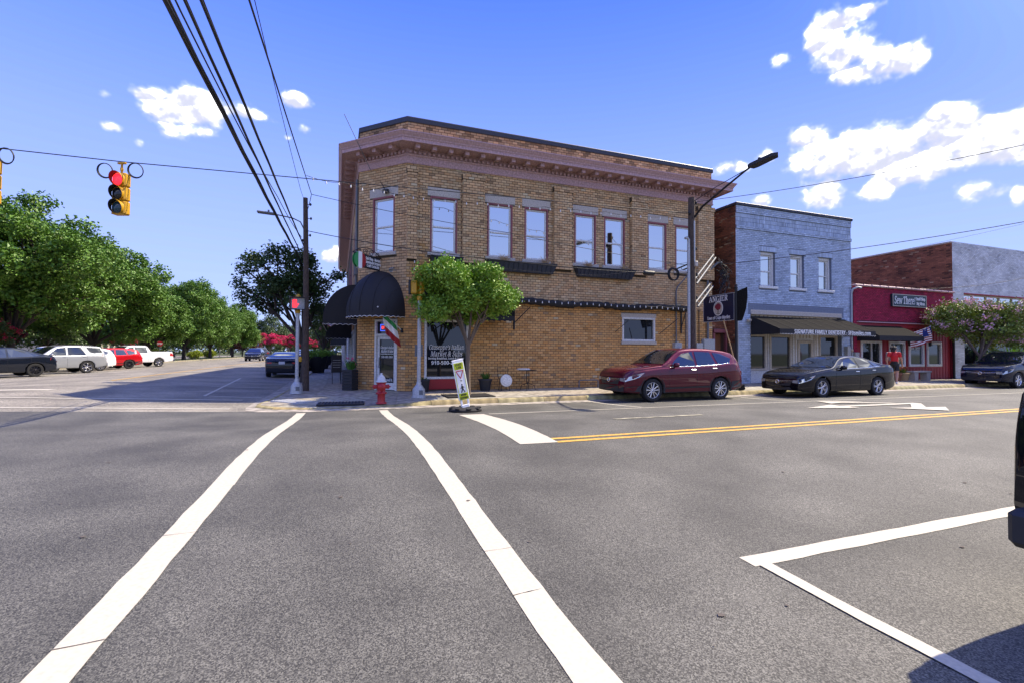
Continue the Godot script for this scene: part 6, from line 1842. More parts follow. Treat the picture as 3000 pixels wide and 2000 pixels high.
# ---------------------------------------------------------------- cars
class Car:
	var L: float; var w: float; var xf: float; var xr: float; var wr: float; var sill: float
	var tops: Array; var belts: Array
	var hmax := 0.0
	var nose := 0.80
	var tail := 0.86
	var tumble := 0.74
	var bow := 0.07
	func at(a: Array, x: float) -> float:
		if x <= a[0][0]: return a[0][1]
		for i in a.size() - 1:
			if x <= a[i + 1][0]:
				var t: float = (x - a[i][0]) / maxf(1e-6, a[i + 1][0] - a[i][0])
				# gentle Catmull-Rom through the points
				var p0: float = a[maxi(i - 1, 0)][1]; var p1: float = a[i][1]; var p2: float = a[i + 1][1]; var p3: float = a[mini(i + 2, a.size() - 1)][1]
				var lo := minf(p1, p2); var hi := maxf(p1, p2)
				var q := 0.5 * (2 * p1 + (p2 - p0) * t + (2 * p0 - 5 * p1 + 4 * p2 - p3) * t * t + (3 * p1 - p0 - 3 * p2 + p3) * t * t * t)
				return clampf(lerpf(lerpf(p1, p2, t), q, 0.6), lo - 0.01, hi + 0.01)
		return a[-1][1]
	func plan(x: float) -> float:
		var k := 1.0
		if x < 0.75: k = lerpf(nose, 1.0, pow(sin(x / 0.75 * PI / 2), 0.62))
		var y := L - x
		if y < 0.6: k = lerpf(tail, 1.0, pow(sin(y / 0.6 * PI / 2), 0.6))
		return k
	func bottom(x: float) -> float:
		var y := sill
		if x < 0.5: y += 0.04 * (1 - x / 0.5)
		if L - x < 0.6: y += 0.10 * (1 - (L - x) / 0.6)
		for c in [xf, xr]:
			var ra := wr + 0.055
			var d := absf(x - c)
			if d < ra: y = maxf(y, wr + sqrt(ra * ra - d * d))
		return y
	func section(x: float) -> Array:
		var p := plan(x); var ww := w * p
		var top := at(tops, x)
		var be := minf(at(belts, x), top - 0.012)
		var yb := minf(bottom(x), be - 0.10)
		var t := clampf((top - be) / maxf(0.05, hmax - be), 0, 1)
		var wr2 := lerpf(ww * 0.94, w * tumble, smoothstep(0.05, 0.95, t))
		var m := lerpf(sill, be, 0.55)
		var f := func(y: float) -> float: return maxf(y, yb)
		return [Vector2(ww * 0.93, yb), Vector2(ww * 0.975, f.call(yb + 0.05)), Vector2(ww * 0.985, f.call(m - 0.16) + 0.001), Vector2(ww, f.call(m) + 0.002), Vector2(ww * 0.995, maxf(lerpf(m, be, 0.5), yb + 0.02)), Vector2(ww * 0.985, be - 0.05), Vector2(ww * 0.965, be - 0.012), Vector2(ww * 0.945, be),
			Vector2(lerpf(ww * 0.945, wr2, 0.5), lerpf(be, be + (top - be) * 0.86, 0.5)), Vector2(wr2, be + (top - be) * 0.86), Vector2(wr2 * 0.93, be + (top - be) * 0.955), Vector2(wr2 * 0.72, be + (top - be) * 0.985), Vector2(wr2 * 0.36, top - 0.002), Vector2(0, top)]
	func side_z(x: float, y: float) -> float:
		var s := section(x)
		for i in s.size() - 1:
			if y <= s[i + 1].y:
				var d: float = s[i + 1].y - s[i].y
				return lerpf(s[i].x, s[i + 1].x, clampf((y - s[i].y) / d, 0, 1) if d > 1e-5 else 0.0)
		return 0.0
	func top_y(x: float, z: float) -> float:
		var s := section(x)
		z = absf(z)
		for i in range(7, s.size() - 1):
			if z <= s[i].x and z >= s[i + 1].x:
				var d: float = s[i].x - s[i + 1].x
				return lerpf(s[i].y, s[i + 1].y, (s[i].x - z) / d if d > 1e-5 else 0.0)
		return s[-1].y
	func nose_x(z: float) -> float: return -bow * (1.0 - pow(absf(z) / (w * nose), 2.0))
	func tail_x(z: float) -> float: return L + bow * 0.7 * (1.0 - pow(absf(z) / (w * tail), 2.0))
	func side_poly(mb: MB, poly: Array, off: float, which := 0.0) -> void:
		var pts := PackedVector2Array()
		for i in poly.size():
			var a: Vector2 = poly[i]; var b: Vector2 = poly[(i + 1) % poly.size()]
			var k := maxi(1, int(a.distance_to(b) / 0.12))
			for j in k: pts.append(a.lerp(b, float(j) / k))
		var t := Geometry2D.triangulate_polygon(pts)
		for s in ([1.0, -1.0] if which == 0.0 else [which]):
			for i in range(0, t.size(), 3):
				var q := []
				for k in 3:
					var p := pts[t[i + k]]
					q.append(Vector3(p.x - L / 2, p.y, s * (side_z(p.x, p.y) + off)))
				mb.tri_o(q[0], q[1], q[2], Vector3(0, 0.2, s))
	func top_patch(mb: MB, x0: float, x1: float, f0: float, f1: float, off: float) -> void:
		var rows := []
		for i in 9:
			var x := lerpf(x0, x1, i / 8.0)
			var s := section(x)
			var zz: float = s[9].x * lerpf(f0, f1, i / 8.0)
			var slope := (at(tops, x + 0.02) - at(tops, x - 0.02)) / 0.04
			var nn := Vector3(-slope, 1, 0).normalized() * off
			var row := []
			for j in 11:
				var z := lerpf(-zz, zz, j / 10.0)
				row.append(Vector3(x - L / 2, top_y(x, z), z) + nn)
			rows.append(row)
		mb.grid(rows, false, false, true)
	func end_poly(mb: MB, poly: Array, rear: bool, off := 0.008) -> void:
		var pts := PackedVector2Array()
		for i in poly.size():
			var a: Vector2 = poly[i]; var b: Vector2 = poly[(i + 1) % poly.size()]
			var k := maxi(1, int(a.distance_to(b) / 0.15))
			for j in k: pts.append(a.lerp(b, float(j) / k))
		var t := Geometry2D.triangulate_polygon(pts)
		for i in range(0, t.size(), 3):
			var q := []
			for k in 3:
				var p := pts[t[i + k]]
				q.append(Vector3((tail_x(p.x) + off if rear else nose_x(p.x) - off) - L / 2, p.y, p.x))
			mb.tri_o(q[0], q[1], q[2], Vector3(1 if rear else -1, 0, 0))

var wheel_cache := {}
func wheel(parent: Node, at: Vector3, r: float, side: float, style: int) -> void:
	var key := "%.3f_%d" % [r, style]
	if not wheel_cache.has(key):
		var ty := MB.new()
		var b := Basis(Vector3.RIGHT, PI / 2)
		ty.lathe(Vector3.ZERO, [Vector2(r * 0.66, -0.10), Vector2(r * 0.90, -0.115), Vector2(r * 0.97, -0.10), Vector2(r, -0.07), Vector2(r, 0.07), Vector2(r * 0.97, 0.10), Vector2(r * 0.90, 0.115), Vector2(r * 0.66, 0.10)], 36, b)
		var rm := MB.new()
		rm.lathe(Vector3.ZERO, [Vector2(r * 0.60, 0.02), Vector2(r * 0.645, 0.095), Vector2(r * 0.675, 0.105), Vector2(r * 0.68, 0.09)], 36, b)
		rm.lathe(Vector3.ZERO, [Vector2(r * 0.15, 0.02), Vector2(r * 0.14, 0.085), Vector2(0, 0.09)], 14, b)
		var ns: int = [5, 10, 6, 8][style]
		for k in ns:
			var a := TAU * k / ns + 0.3
			var d := V(cos(a), sin(a), 0); var s := V(-sin(a), cos(a), 0)
			if style == 1:
				var a2 := a + (0.17 if k % 2 == 0 else -0.17)
				var d2 := V(cos(a2), sin(a2), 0)
				rm.box((d * 0.1 + d2 * 0.63) * r / 2 + V(0, 0, 0.075), V((d2 * 0.63 - d * 0.1).length() * r, r * 0.075, 0.03), Basis((d2 * 0.63 - d * 0.1).normalized(), Vector3.BACK.cross((d2 * 0.63 - d * 0.1).normalized()), Vector3.BACK), 0.006)
			elif style == 0:
				for q in [-1.0, 1.0]:
					var e: Vector3 = (d * 0.62 + s * q * 0.17) * r
					var st: Vector3 = (d * 0.10 + s * q * 0.035) * r
					var m: Vector3 = (e - st)
					rm.box((st + e) / 2 + V(0, 0, 0.072), V(m.length(), r * 0.10, 0.035), Basis(m.normalized(), Vector3.BACK.cross(m.normalized()), Vector3.BACK), 0.008)
			else:
				rm.box(d * r * 0.37 + V(0, 0, 0.07), V(r * 0.52, r * (0.15 if style == 2 else 0.10), 0.035), Basis(d, s, Vector3.BACK), 0.01)
		var dk := MB.new()
		dk.lathe(Vector3.ZERO, [Vector2(r * 0.66, 0.0), Vector2(r * 0.6, 0.03), Vector2(0, 0.035)], 24, b)
		wheel_cache[key] = [ty.mesh(), rm.mesh(), dk.mesh()]
	var wn := Node3D.new(); wn.name = "wheel"
	parent.add_child(wn, true)
	wn.position = at
	if side < 0: wn.rotation.y = PI
	inst(wheel_cache[key][0], "tyre", M.tyre, wn)
	inst(wheel_cache[key][1], "rim", M.rim if style != 3 else M.rim_dark, wn)
	inst(wheel_cache[key][2], "rim_disc", M.rim_dark, wn)

func car_spec(kind: String) -> Array:
	var c := Car.new()
	var o := {"win": [], "ws": [], "rw": [], "seams": [], "style": 0}
	if kind == "suv":
		c.L = 4.59; c.w = 0.93; c.xf = 0.93; c.xr = 3.59; c.wr = 0.36; c.sill = 0.27
		c.tops = [[0, 0.80], [0.07, 0.90], [0.25, 1.00], [0.8, 1.07], [1.2, 1.115], [1.34, 1.15], [2.05, 1.59], [2.4, 1.665], [2.9, 1.68], [3.3, 1.665], [3.9, 1.60], [4.2, 1.53], [4.3, 1.44], [4.48, 1.10], [4.56, 0.98], [4.59, 0.80]]
		c.belts = [[0, 0.74], [0.25, 0.93], [0.8, 1.0], [1.3, 1.05], [2, 1.07], [3.4, 1.12], [4.2, 1.19], [4.45, 1.06], [4.59, 0.76]]
		o.win = [[Vector2(1.62, 1.075), Vector2(1.80, 1.26), Vector2(2.16, 1.49), Vector2(2.58, 1.56), Vector2(2.58, 1.10)], [Vector2(2.67, 1.10), Vector2(2.67, 1.565), Vector2(3.28, 1.545), Vector2(3.43, 1.14)], [Vector2(3.52, 1.15), Vector2(3.40, 1.535), Vector2(3.72, 1.50), Vector2(4.10, 1.34), Vector2(3.98, 1.20)]]
		o.ws = [1.38, 2.06]; o.rw = [4.24, 4.46]; o.seams = [1.55, 2.62, 3.47]
	elif kind == "sedan":
		c.L = 4.88; c.w = 0.92; c.xf = 0.97; c.xr = 3.80; c.wr = 0.34; c.sill = 0.20; c.tumble = 0.68
		c.tops = [[0, 0.66], [0.08, 0.76], [0.35, 0.85], [0.9, 0.94], [1.35, 0.99], [1.5, 1.02], [2.2, 1.36], [2.6, 1.435], [3.0, 1.44], [3.5, 1.375], [4.15, 1.14], [4.5, 1.11], [4.78, 1.06], [4.85, 0.95], [4.88, 0.80]]
		c.belts = [[0, 0.60], [0.3, 0.78], [0.9, 0.88], [1.4, 0.94], [2.2, 0.965], [3.4, 1.01], [4.2, 1.07], [4.7, 1.02], [4.88, 0.76]]
		o.win = [[Vector2(1.80, 0.97), Vector2(2.02, 1.12), Vector2(2.36, 1.30), Vector2(2.80, 1.365), Vector2(2.80, 0.985)], [Vector2(2.88, 0.99), Vector2(2.88, 1.37), Vector2(3.2, 1.355), Vector2(3.52, 1.26), Vector2(3.62, 1.03)], [Vector2(3.68, 1.03), Vector2(3.60, 1.235), Vector2(3.82, 1.16), Vector2(3.95, 1.06)]]
		o.ws = [1.52, 2.22]; o.rw = [3.55, 4.12]; o.seams = [1.62, 2.84, 3.70]; o.style = 1
	elif kind == "fastback":
		c.L = 4.75; c.w = 0.96; c.xf = 0.90; c.xr = 3.79; c.wr = 0.365; c.sill = 0.24; c.tumble = 0.70
		c.tops = [[0, 0.66], [0.1, 0.78], [0.35, 0.88], [1.0, 1.03], [1.2, 1.10], [2.0, 1.55], [2.45, 1.62], [3.0, 1.60], [3.6, 1.45], [4.15, 1.25], [4.5, 1.18], [4.62, 1.12], [4.72, 0.95], [4.75, 0.8]]
		c.belts = [[0, 0.60], [0.35, 0.80], [1.1, 0.98], [2.0, 1.02], [3.4, 1.08], [4.2, 1.13], [4.6, 1.04], [4.75, 0.76]]
		o.win = [[Vector2(1.5, 1.03), Vector2(1.95, 1.36), Vector2(2.4, 1.51), Vector2(2.62, 1.52), Vector2(2.62, 1.06)], [Vector2(2.70, 1.06), Vector2(2.70, 1.52), Vector2(3.2, 1.47), Vector2(3.75, 1.30), Vector2(4.0, 1.17), Vector2(3.6, 1.10)]]
		o.ws = [1.25, 2.05]; o.rw = [3.25, 4.15]; o.seams = [1.45, 2.66, 3.62]; o.style = 3
	elif kind == "boxy":
		c.L = 4.80; c.w = 0.935; c.xf = 0.92; c.xr = 3.71; c.wr = 0.385; c.sill = 0.34; c.tumble = 0.78; c.tail = 0.92
		c.tops = [[0, 0.92], [0.08, 1.04], [0.3, 1.10], [1.2, 1.17], [1.45, 1.20], [2.1, 1.68], [2.5, 1.77], [3.2, 1.79], [4.2, 1.76], [4.5, 1.70], [4.66, 1.40], [4.74, 1.15], [4.80, 0.85]]
		c.belts = [[0, 0.84], [0.3, 1.04], [1.4, 1.12], [2.5, 1.14], [4.3, 1.17], [4.65, 1.12], [4.8, 0.8]]
		o.win = [[Vector2(1.72, 1.15), Vector2(2.2, 1.58), Vector2(2.62, 1.66), Vector2(2.62, 1.16)], [Vector2(2.72, 1.16), Vector2(2.72, 1.67), Vector2(3.38, 1.68), Vector2(3.66, 1.18)], [Vector2(3.86, 1.36), Vector2(3.68, 1.67), Vector2(4.42, 1.64), Vector2(4.56, 1.34), Vector2(4.1, 1.28)]]
		o.ws = [1.5, 2.12]; o.rw = [4.5, 4.66]; o.seams = [1.62, 2.67, 3.7]; o.style = 2
	elif kind == "pickup":
		c.L = 5.89; c.w = 0.99; c.xf = 0.98; c.xr = 4.65; c.wr = 0.40; c.sill = 0.42; c.tumble = 0.76; c.tail = 0.96; c.nose = 0.86
		c.tops = [[0, 1.0], [0.08, 1.14], [0.3, 1.20], [1.3, 1.28], [1.5, 1.32], [2.15, 1.82], [2.5, 1.92], [3.2, 1.94], [3.72, 1.90], [3.86, 1.70], [3.93, 1.42], [3.97, 1.385], [5.0, 1.385], [5.80, 1.38], [5.88, 1.2], [5.89, 1.0]]
		c.belts = [[0, 0.90], [0.3, 1.14], [1.4, 1.24], [2.4, 1.25], [3.8, 1.27], [3.95, 1.33], [5.78, 1.33], [5.87, 1.15], [5.89, 0.9]]
		o.win = [[Vector2(1.78, 1.27), Vector2(2.25, 1.72), Vector2(2.62, 1.80), Vector2(2.62, 1.28)], [Vector2(2.70, 1.28), Vector2(2.70, 1.80), Vector2(3.62, 1.78), Vector2(3.70, 1.30)]]
		o.ws = [1.55, 2.18]; o.rw = [3.80, 3.91]; o.seams = [1.68, 2.66, 3.76, 3.93]; o.style = 2
	elif kind == "van":
		c.L = 5.2; c.w = 0.97; c.xf = 0.95; c.xr = 4.1; c.wr = 0.34; c.sill = 0.28; c.tumble = 0.86; c.tail = 0.95
		c.tops = [[0, 0.85], [0.1, 1.0], [0.6, 1.16], [0.8, 1.25], [1.5, 1.85], [1.9, 1.98], [3.5, 2.02], [4.9, 1.98], [5.1, 1.8], [5.2, 1.0]]
		c.belts = [[0, 0.8], [0.6, 1.1], [1.5, 1.15], [4.9, 1.15], [5.2, 0.95]]
		o.win = [[Vector2(1.0, 1.18), Vector2(1.5, 1.68), Vector2(2.1, 1.80), Vector2(2.1, 1.18)], [Vector2(2.25, 1.2), Vector2(2.25, 1.8), Vector2(3.4, 1.8), Vector2(3.4, 1.2)], [Vector2(3.55, 1.2), Vector2(3.55, 1.8), Vector2(4.8, 1.78), Vector2(4.9, 1.2)]]
		o.ws = [0.85, 1.5]; o.rw = [5.1, 5.17]; o.seams = [0.95, 2.17, 3.5]
	for p in c.tops: c.hmax = maxf(c.hmax, p[1])
	return [c, o]

func car(called: String, label: String, kind: String, paint: Material, at: Vector3, turn: float, opt := {}, group := "") -> Node3D:
	var sp := car_spec(kind)
	var c: Car = sp[0]
	var o: Dictionary = sp[1]
	var cat := "pickup" if kind == "pickup" else ("van" if kind == "van" else "car")
	var t := thing(called, label, cat, at, turn, group)
	var hl := c.L / 2
	# stations, denser round the arches and ends
	var xs := [0.0, 0.02, 0.05, 0.1, 0.17, 0.25, 0.35]
	var x := 0.45
	while x < c.L - 0.4: xs.append(x); x += 0.12
	for e in [0.35, 0.26, 0.18, 0.11, 0.06, 0.025, 0.0]: xs.append(c.L - e)
	for wx in [c.xf, c.xr]:
		var ra := c.wr + 0.055
		for k in 15:
			var a := -PI / 2 + PI * k / 14
			xs.append(wx + ra * sin(a))
		xs.append(wx - ra - 0.008); xs.append(wx + ra + 0.008)
	for e in o.ws + o.rw: xs.append(e)
	xs.sort()
	var rows := []
	var last := -1.0
	for e in xs:
		if e - last < 0.004: continue
		last = e
		var s := c.section(e)
		var row := []
		for q in s: row.append(V(e - hl, q.y, -q.x))
		for k in range(s.size() - 2, -1, -1): row.append(V(e - hl, s[k].y, s[k].x))
		rows.append(row)
	var mb := MB.new()
	mb.grid(rows, false, false, true)
	# bowed ends
	for e in 2:
		var row: Array = rows[0] if e == 0 else rows[-1]
		var n := row.size()
		var gr := []
		for i in n / 2 + 1:
			var l: Vector3 = row[i]; var r: Vector3 = row[n - 1 - i]
			var rr := []
			for j in 13:
				var p := l.lerp(r, j / 12.0)
				var bulge := (c.nose_x(p.z) if e == 0 else c.tail_x(p.z) - c.L)
				var ends := c.nose_x(l.z) if e == 0 else c.tail_x(l.z) - c.L
				p.x += bulge - ends
				rr.append(p)
			gr.append(rr)
		mb.grid(gr, false, false, e == 0)
	var body := part(mb, "body", paint, t)
	# floor and wheel housings
	mb = MB.new()
	mb.bx(0.25 - hl, c.sill + 0.03, -c.w * 0.82, c.L - 0.25 - hl, c.sill + 0.12, c.w * 0.82)
	for wx in [c.xf, c.xr]: mb.bx(wx - hl - c.wr - 0.05, c.sill + 0.1, -c.w * 0.62, wx - hl + c.wr + 0.05, c.wr * 2 + 0.06, c.w * 0.62)
	part(mb, "underbody", M.car_trim, t)
	# glass
	for p in o.win:
		for s in [1.0, -1.0]:
			mb = MB.new(); c.side_poly(mb, p, 0.007, s)
			part(mb, "side_window", M.car_glass, t)
	mb = MB.new(); c.top_patch(mb, o.ws[0], o.ws[1], 0.93, 0.93, 0.010)
	part(mb, "windscreen", M.car_glass, t)
	mb = MB.new(); c.top_patch(mb, o.rw[0], o.rw[1], 0.90, 0.86, 0.010)
	part(mb, "rear_window", M.car_glass, t)
	# bright or dark strip round the windows
	mb = MB.new()
	var top_line := []; var bot_line := []
	for s in [1.0, -1.0]:
		var lo := []
		var x0: float = o.win[0][0].x - 0.04; var x1: float = o.win[-1][-1].x + 0.02
		for k in 21:
			var xx := lerpf(x0, x1, k / 20.0)
			var y := c.at(c.belts, xx) + 0.012
			lo.append(V(xx - hl, y, s * (c.side_z(xx, y) + 0.006)))
		mb.tube(lo, 0.010, 5)
	part(mb, "window_strip", M.chrome if opt.get("chrome", true) else M.car_trim, t)
	# door seams, dark strips in place of shaded grooves
	mb = MB.new()
	for sx in o.seams:
		for s in [1.0, -1.0]:
			var pts := []
			var y1: float = c.at(c.belts, sx) - 0.01
			for k in 9:
				var y := lerpf(c.bottom(sx) + 0.05, y1, k / 8.0)
				pts.append(V(sx - hl, y, s * (c.side_z(sx, y) + 0.001)))
			mb.tube(pts, 0.004, 4)
	part(mb, "door_seams", M.car_trim, t)
	for sx in o.seams.slice(1, 3):
		for s in [1.0, -1.0]:
			mb = MB.new()
			var hx: float = sx - 0.14
			var hy: float = c.at(c.belts, hx) - 0.10
			mb.box(V(hx - hl, hy, s * (c.side_z(hx, hy) + 0.012)), V(0.19, 0.028, 0.025), Basis.IDENTITY, 0.01)
			part(mb, "door_handle", M.chrome if opt.get("chrome", true) else paint, t)
	# mirrors
	for s in [1.0, -1.0]:
		var mx: float = o.win[0][0].x + 0.14
		var my: float = c.at(c.belts, mx) + 0.07
		var mz: float = s * (c.side_z(mx, my) + 0.13)
		mb = MB.new()
		mb.lathe(V(mx - hl, my, mz), [Vector2(0, -0.075), Vector2(0.07, -0.06), Vector2(0.095, 0.0), Vector2(0.08, 0.055), Vector2(0, 0.08)], 12, Basis(V(0.9, 0, 0), V(0, 1, 0), V(0, 0, 1.25)))
		mb.seg(V(mx - hl, my - 0.05, mz), V(mx - hl, my - 0.07, mz - s * 0.14), 0.02, 6)
		part(mb, "mirror", opt.get("mirror", paint), t)
	# sill, arch and bumper trim
	if opt.get("cladding", kind in ["suv"]):
		for wx in [c.xf, c.xr]:
			for s in [1.0, -1.0]:
				mb = MB.new()
				var r2 := []
				for k in 19:
					var a := deg_to_rad(lerpf(-12, 192, k / 18.0))
					var rr := []
					for q in [[0.045, -0.03], [0.052, 0.012], [0.09, 0.014], [0.105, 0.004]]:
						var px: float = wx + (c.wr + q[0]) * cos(a); var py: float = maxf(c.wr + (c.wr + q[0]) * sin(a), c.sill)
						rr.append(V(px - hl, py, s * (c.side_z(px, maxf(py, c.bottom(px) + 0.03)) + q[1])))
					r2.append(rr)
				mb.grid(r2, false, false, s < 0)
				part(mb, "arch_trim", M.car_trim, t)
		mb = MB.new()
		c.side_poly(mb, [Vector2(c.xf + c.wr + 0.1, c.sill + 0.005), Vector2(c.xf + c.wr + 0.1, c.sill + 0.17), Vector2(c.xr - c.wr - 0.1, c.sill + 0.20), Vector2(c.xr - c.wr - 0.1, c.sill + 0.005)], 0.012)
		part(mb, "sill_trim", M.car_trim, t)
		mb = MB.new()
		c.side_poly(mb, [Vector2(0.02, c.sill + 0.06), Vector2(0.02, c.sill + 0.20), Vector2(c.xf - c.wr - 0.09, c.sill + 0.24), Vector2(c.xf - c.wr - 0.09, c.sill + 0.05)], 0.010)
		c.end_poly(mb, [Vector2(-c.w * 0.78, c.sill + 0.05), Vector2(c.w * 0.78, c.sill + 0.05), Vector2(c.w * 0.79, c.sill + 0.21), Vector2(-c.w * 0.79, c.sill + 0.21)], false)
		part(mb, "front_bumper_trim", M.car_trim, t)
		mb = MB.new()
		c.side_poly(mb, [Vector2(c.xr + c.wr + 0.09, c.sill + 0.12), Vector2(c.xr + c.wr + 0.09, c.sill + 0.32), Vector2(c.L - 0.02, c.sill + 0.36), Vector2(c.L - 0.02, c.sill + 0.14)], 0.010)
		c.end_poly(mb, [Vector2(-c.w * 0.84, c.sill + 0.12), Vector2(c.w * 0.84, c.sill + 0.12), Vector2(c.w * 0.85, c.sill + 0.36), Vector2(-c.w * 0.85, c.sill + 0.36)], true)
		part(mb, "rear_bumper_trim", M.car_trim, t)
	# front: grille, lamps, badge
	var hy0 := c.at(c.belts, 0.0)
	if opt.get("front", true):
		mb = MB.new()
		c.end_poly(mb, [Vector2(-c.w * 0.5, hy0 - 0.20), Vector2(c.w * 0.5, hy0 - 0.20), Vector2(c.w * 0.62, hy0 + 0.0), Vector2(-c.w * 0.62, hy0 + 0.0)], false)
		c.end_poly(mb, [Vector2(-c.w * 0.6, c.sill + 0.06), Vector2(c.w * 0.6, c.sill + 0.06), Vector2(c.w * 0.5, hy0 - 0.24), Vector2(-c.w * 0.5, hy0 - 0.24)], false, 0.010)
		part(mb, "grille", M.car_trim, t)
		mb = MB.new()
		for y in [hy0 - 0.05, hy0 - 0.01]:
			var pp := []
			for k in 13:
				var z := lerpf(-c.w * 0.60, c.w * 0.60, k / 12.0)
				pp.append(V(c.nose_x(z) - 0.016 - hl, y - 0.03 * (1 - pow(absf(z) / (c.w * 0.6), 2)), z))
			mb.tube(pp, 0.008, 5)
		mb.lathe(V(c.nose_x(0) - 0.012 - hl, hy0 - 0.07, 0), [Vector2(0.075, 0), Vector2(0.075, 0.012), Vector2(0.055, 0.016), Vector2(0.05, 0.0)], 16, Basis(Vector3.BACK, PI / 2))
		part(mb, "front_badge", M.chrome, t)
		for s in [1.0, -1.0]:
			mb = MB.new()
			var hp := [Vector2(0.012, hy0 - 0.11), Vector2(0.012, hy0 + 0.0), Vector2(0.30, hy0 + 0.10), Vector2(0.62, hy0 + 0.165), Vector2(0.42, hy0 + 0.02)]
			c.side_poly(mb, hp, 0.008, 1.0)
			c.end_poly(mb, [Vector2(c.w * 0.60, hy0 - 0.09), Vector2(c.w * 0.80, hy0 - 0.11), Vector2(c.w * 0.80, hy0 + 0.0), Vector2(c.w * 0.62, hy0 + 0.0)], false)
			if s < 0:
				for i in mb.v.size(): mb.v[i].z *= -1; mb.n[i].z *= -1
				for i in range(0, mb.ix.size(), 3):
					var q := mb.ix[i]; mb.ix[i] = mb.ix[i + 1]; mb.ix[i + 1] = q
			var hn := part(mb, "headlight", M.lamp_clear, t)
			mb = MB.new()
			c.side_poly(mb, [Vector2(0.44, hy0 + 0.07), Vector2(0.62, hy0 + 0.16), Vector2(0.50, hy0 + 0.12)], 0.011, 1.0)
			if s < 0:
				for i in mb.v.size(): mb.v[i].z *= -1; mb.n[i].z *= -1
				for i in range(0, mb.ix.size(), 3):
					var q := mb.ix[i]; mb.ix[i] = mb.ix[i + 1]; mb.ix[i + 1] = q
			part(mb, "marker", M.lamp_amber, hn)
	# rear: lamps, plate
	var ry: float = opt.get("lamp_y", c.at(c.belts, c.L - 0.2) - 0.16)
	for s in [1.0, -1.0]:
		mb = MB.new()
		var k: float = opt.get("lamp_h", 0.16)
		c.side_poly(mb, [Vector2(c.L - 0.34, ry + 0.02), Vector2(c.L - 0.30, ry + k), Vector2(c.L - 0.05, ry + k - 0.02), Vector2(c.L - 0.012, ry - 0.02)], 0.008, 1.0)
		c.end_poly(mb, [Vector2(c.w * 0.55, ry), Vector2(c.w * 0.84, ry - 0.02), Vector2(c.w * 0.84, minf(ry + k - 0.04, c.at(c.tops, c.L) - 0.02)), Vector2(c.w * 0.58, minf(ry + k - 0.06, c.at(c.tops, c.L) - 0.02))], true)
		if s < 0:
			for i in mb.v.size(): mb.v[i].z *= -1; mb.n[i].z *= -1
			for i in range(0, mb.ix.size(), 3):
				var q := mb.ix[i]; mb.ix[i] = mb.ix[i + 1]; mb.ix[i + 1] = q
		part(mb, "tail_light", M.lamp_red, t)
	mb = MB.new()
	mb.box(V(c.tail_x(0) - hl + 0.012, opt.get("plate_y", ry - 0.12), 0), V(0.012, 0.15, 0.31), Basis.IDENTITY, 0.004)
	part(mb, "number_plate", M.plate, t)
	# wheels
	for wx in [c.xf, c.xr]:
		for s in [1.0, -1.0]:
			wheel(t, V(wx - hl, c.wr, s * (c.w - 0.125)), c.wr, s, opt.get("style", o.style))
	if opt.get("rails", false):
		for s in [1.0, -1.0]:
			mb = MB.new()
			var pp := []
			for k in 9:
				var xx := lerpf(o.ws[1] + 0.25, o.rw[0] - 0.3, k / 8.0)
				var zz: float = c.section(xx)[9].x * 0.93
				pp.append(V(xx - hl, c.top_y(xx, zz) + (0.045 if k > 0 and k < 8 else 0.0), s * zz))
			mb.tube(pp, 0.018, 6)
			part(mb, "roof_rail", M.car_trim if opt.rails == 1 else M.chrome, t)
	if kind == "pickup":
		mb = MB.new(); mb.box(V(4.88 - hl, 1.40, 0), V(1.72, 0.035, c.w * 1.72), Basis.IDENTITY, 0.012)
		part(mb, "bed_cover", M.car_trim, t)
		mb = MB.new(); mb.box(V(c.L - hl + 0.06, 0.58, 0), V(0.20, 0.20, c.w * 1.86), Basis.IDENTITY, 0.03)
		part(mb, "rear_bumper", opt.get("bumper", M.chrome), t)
	return t
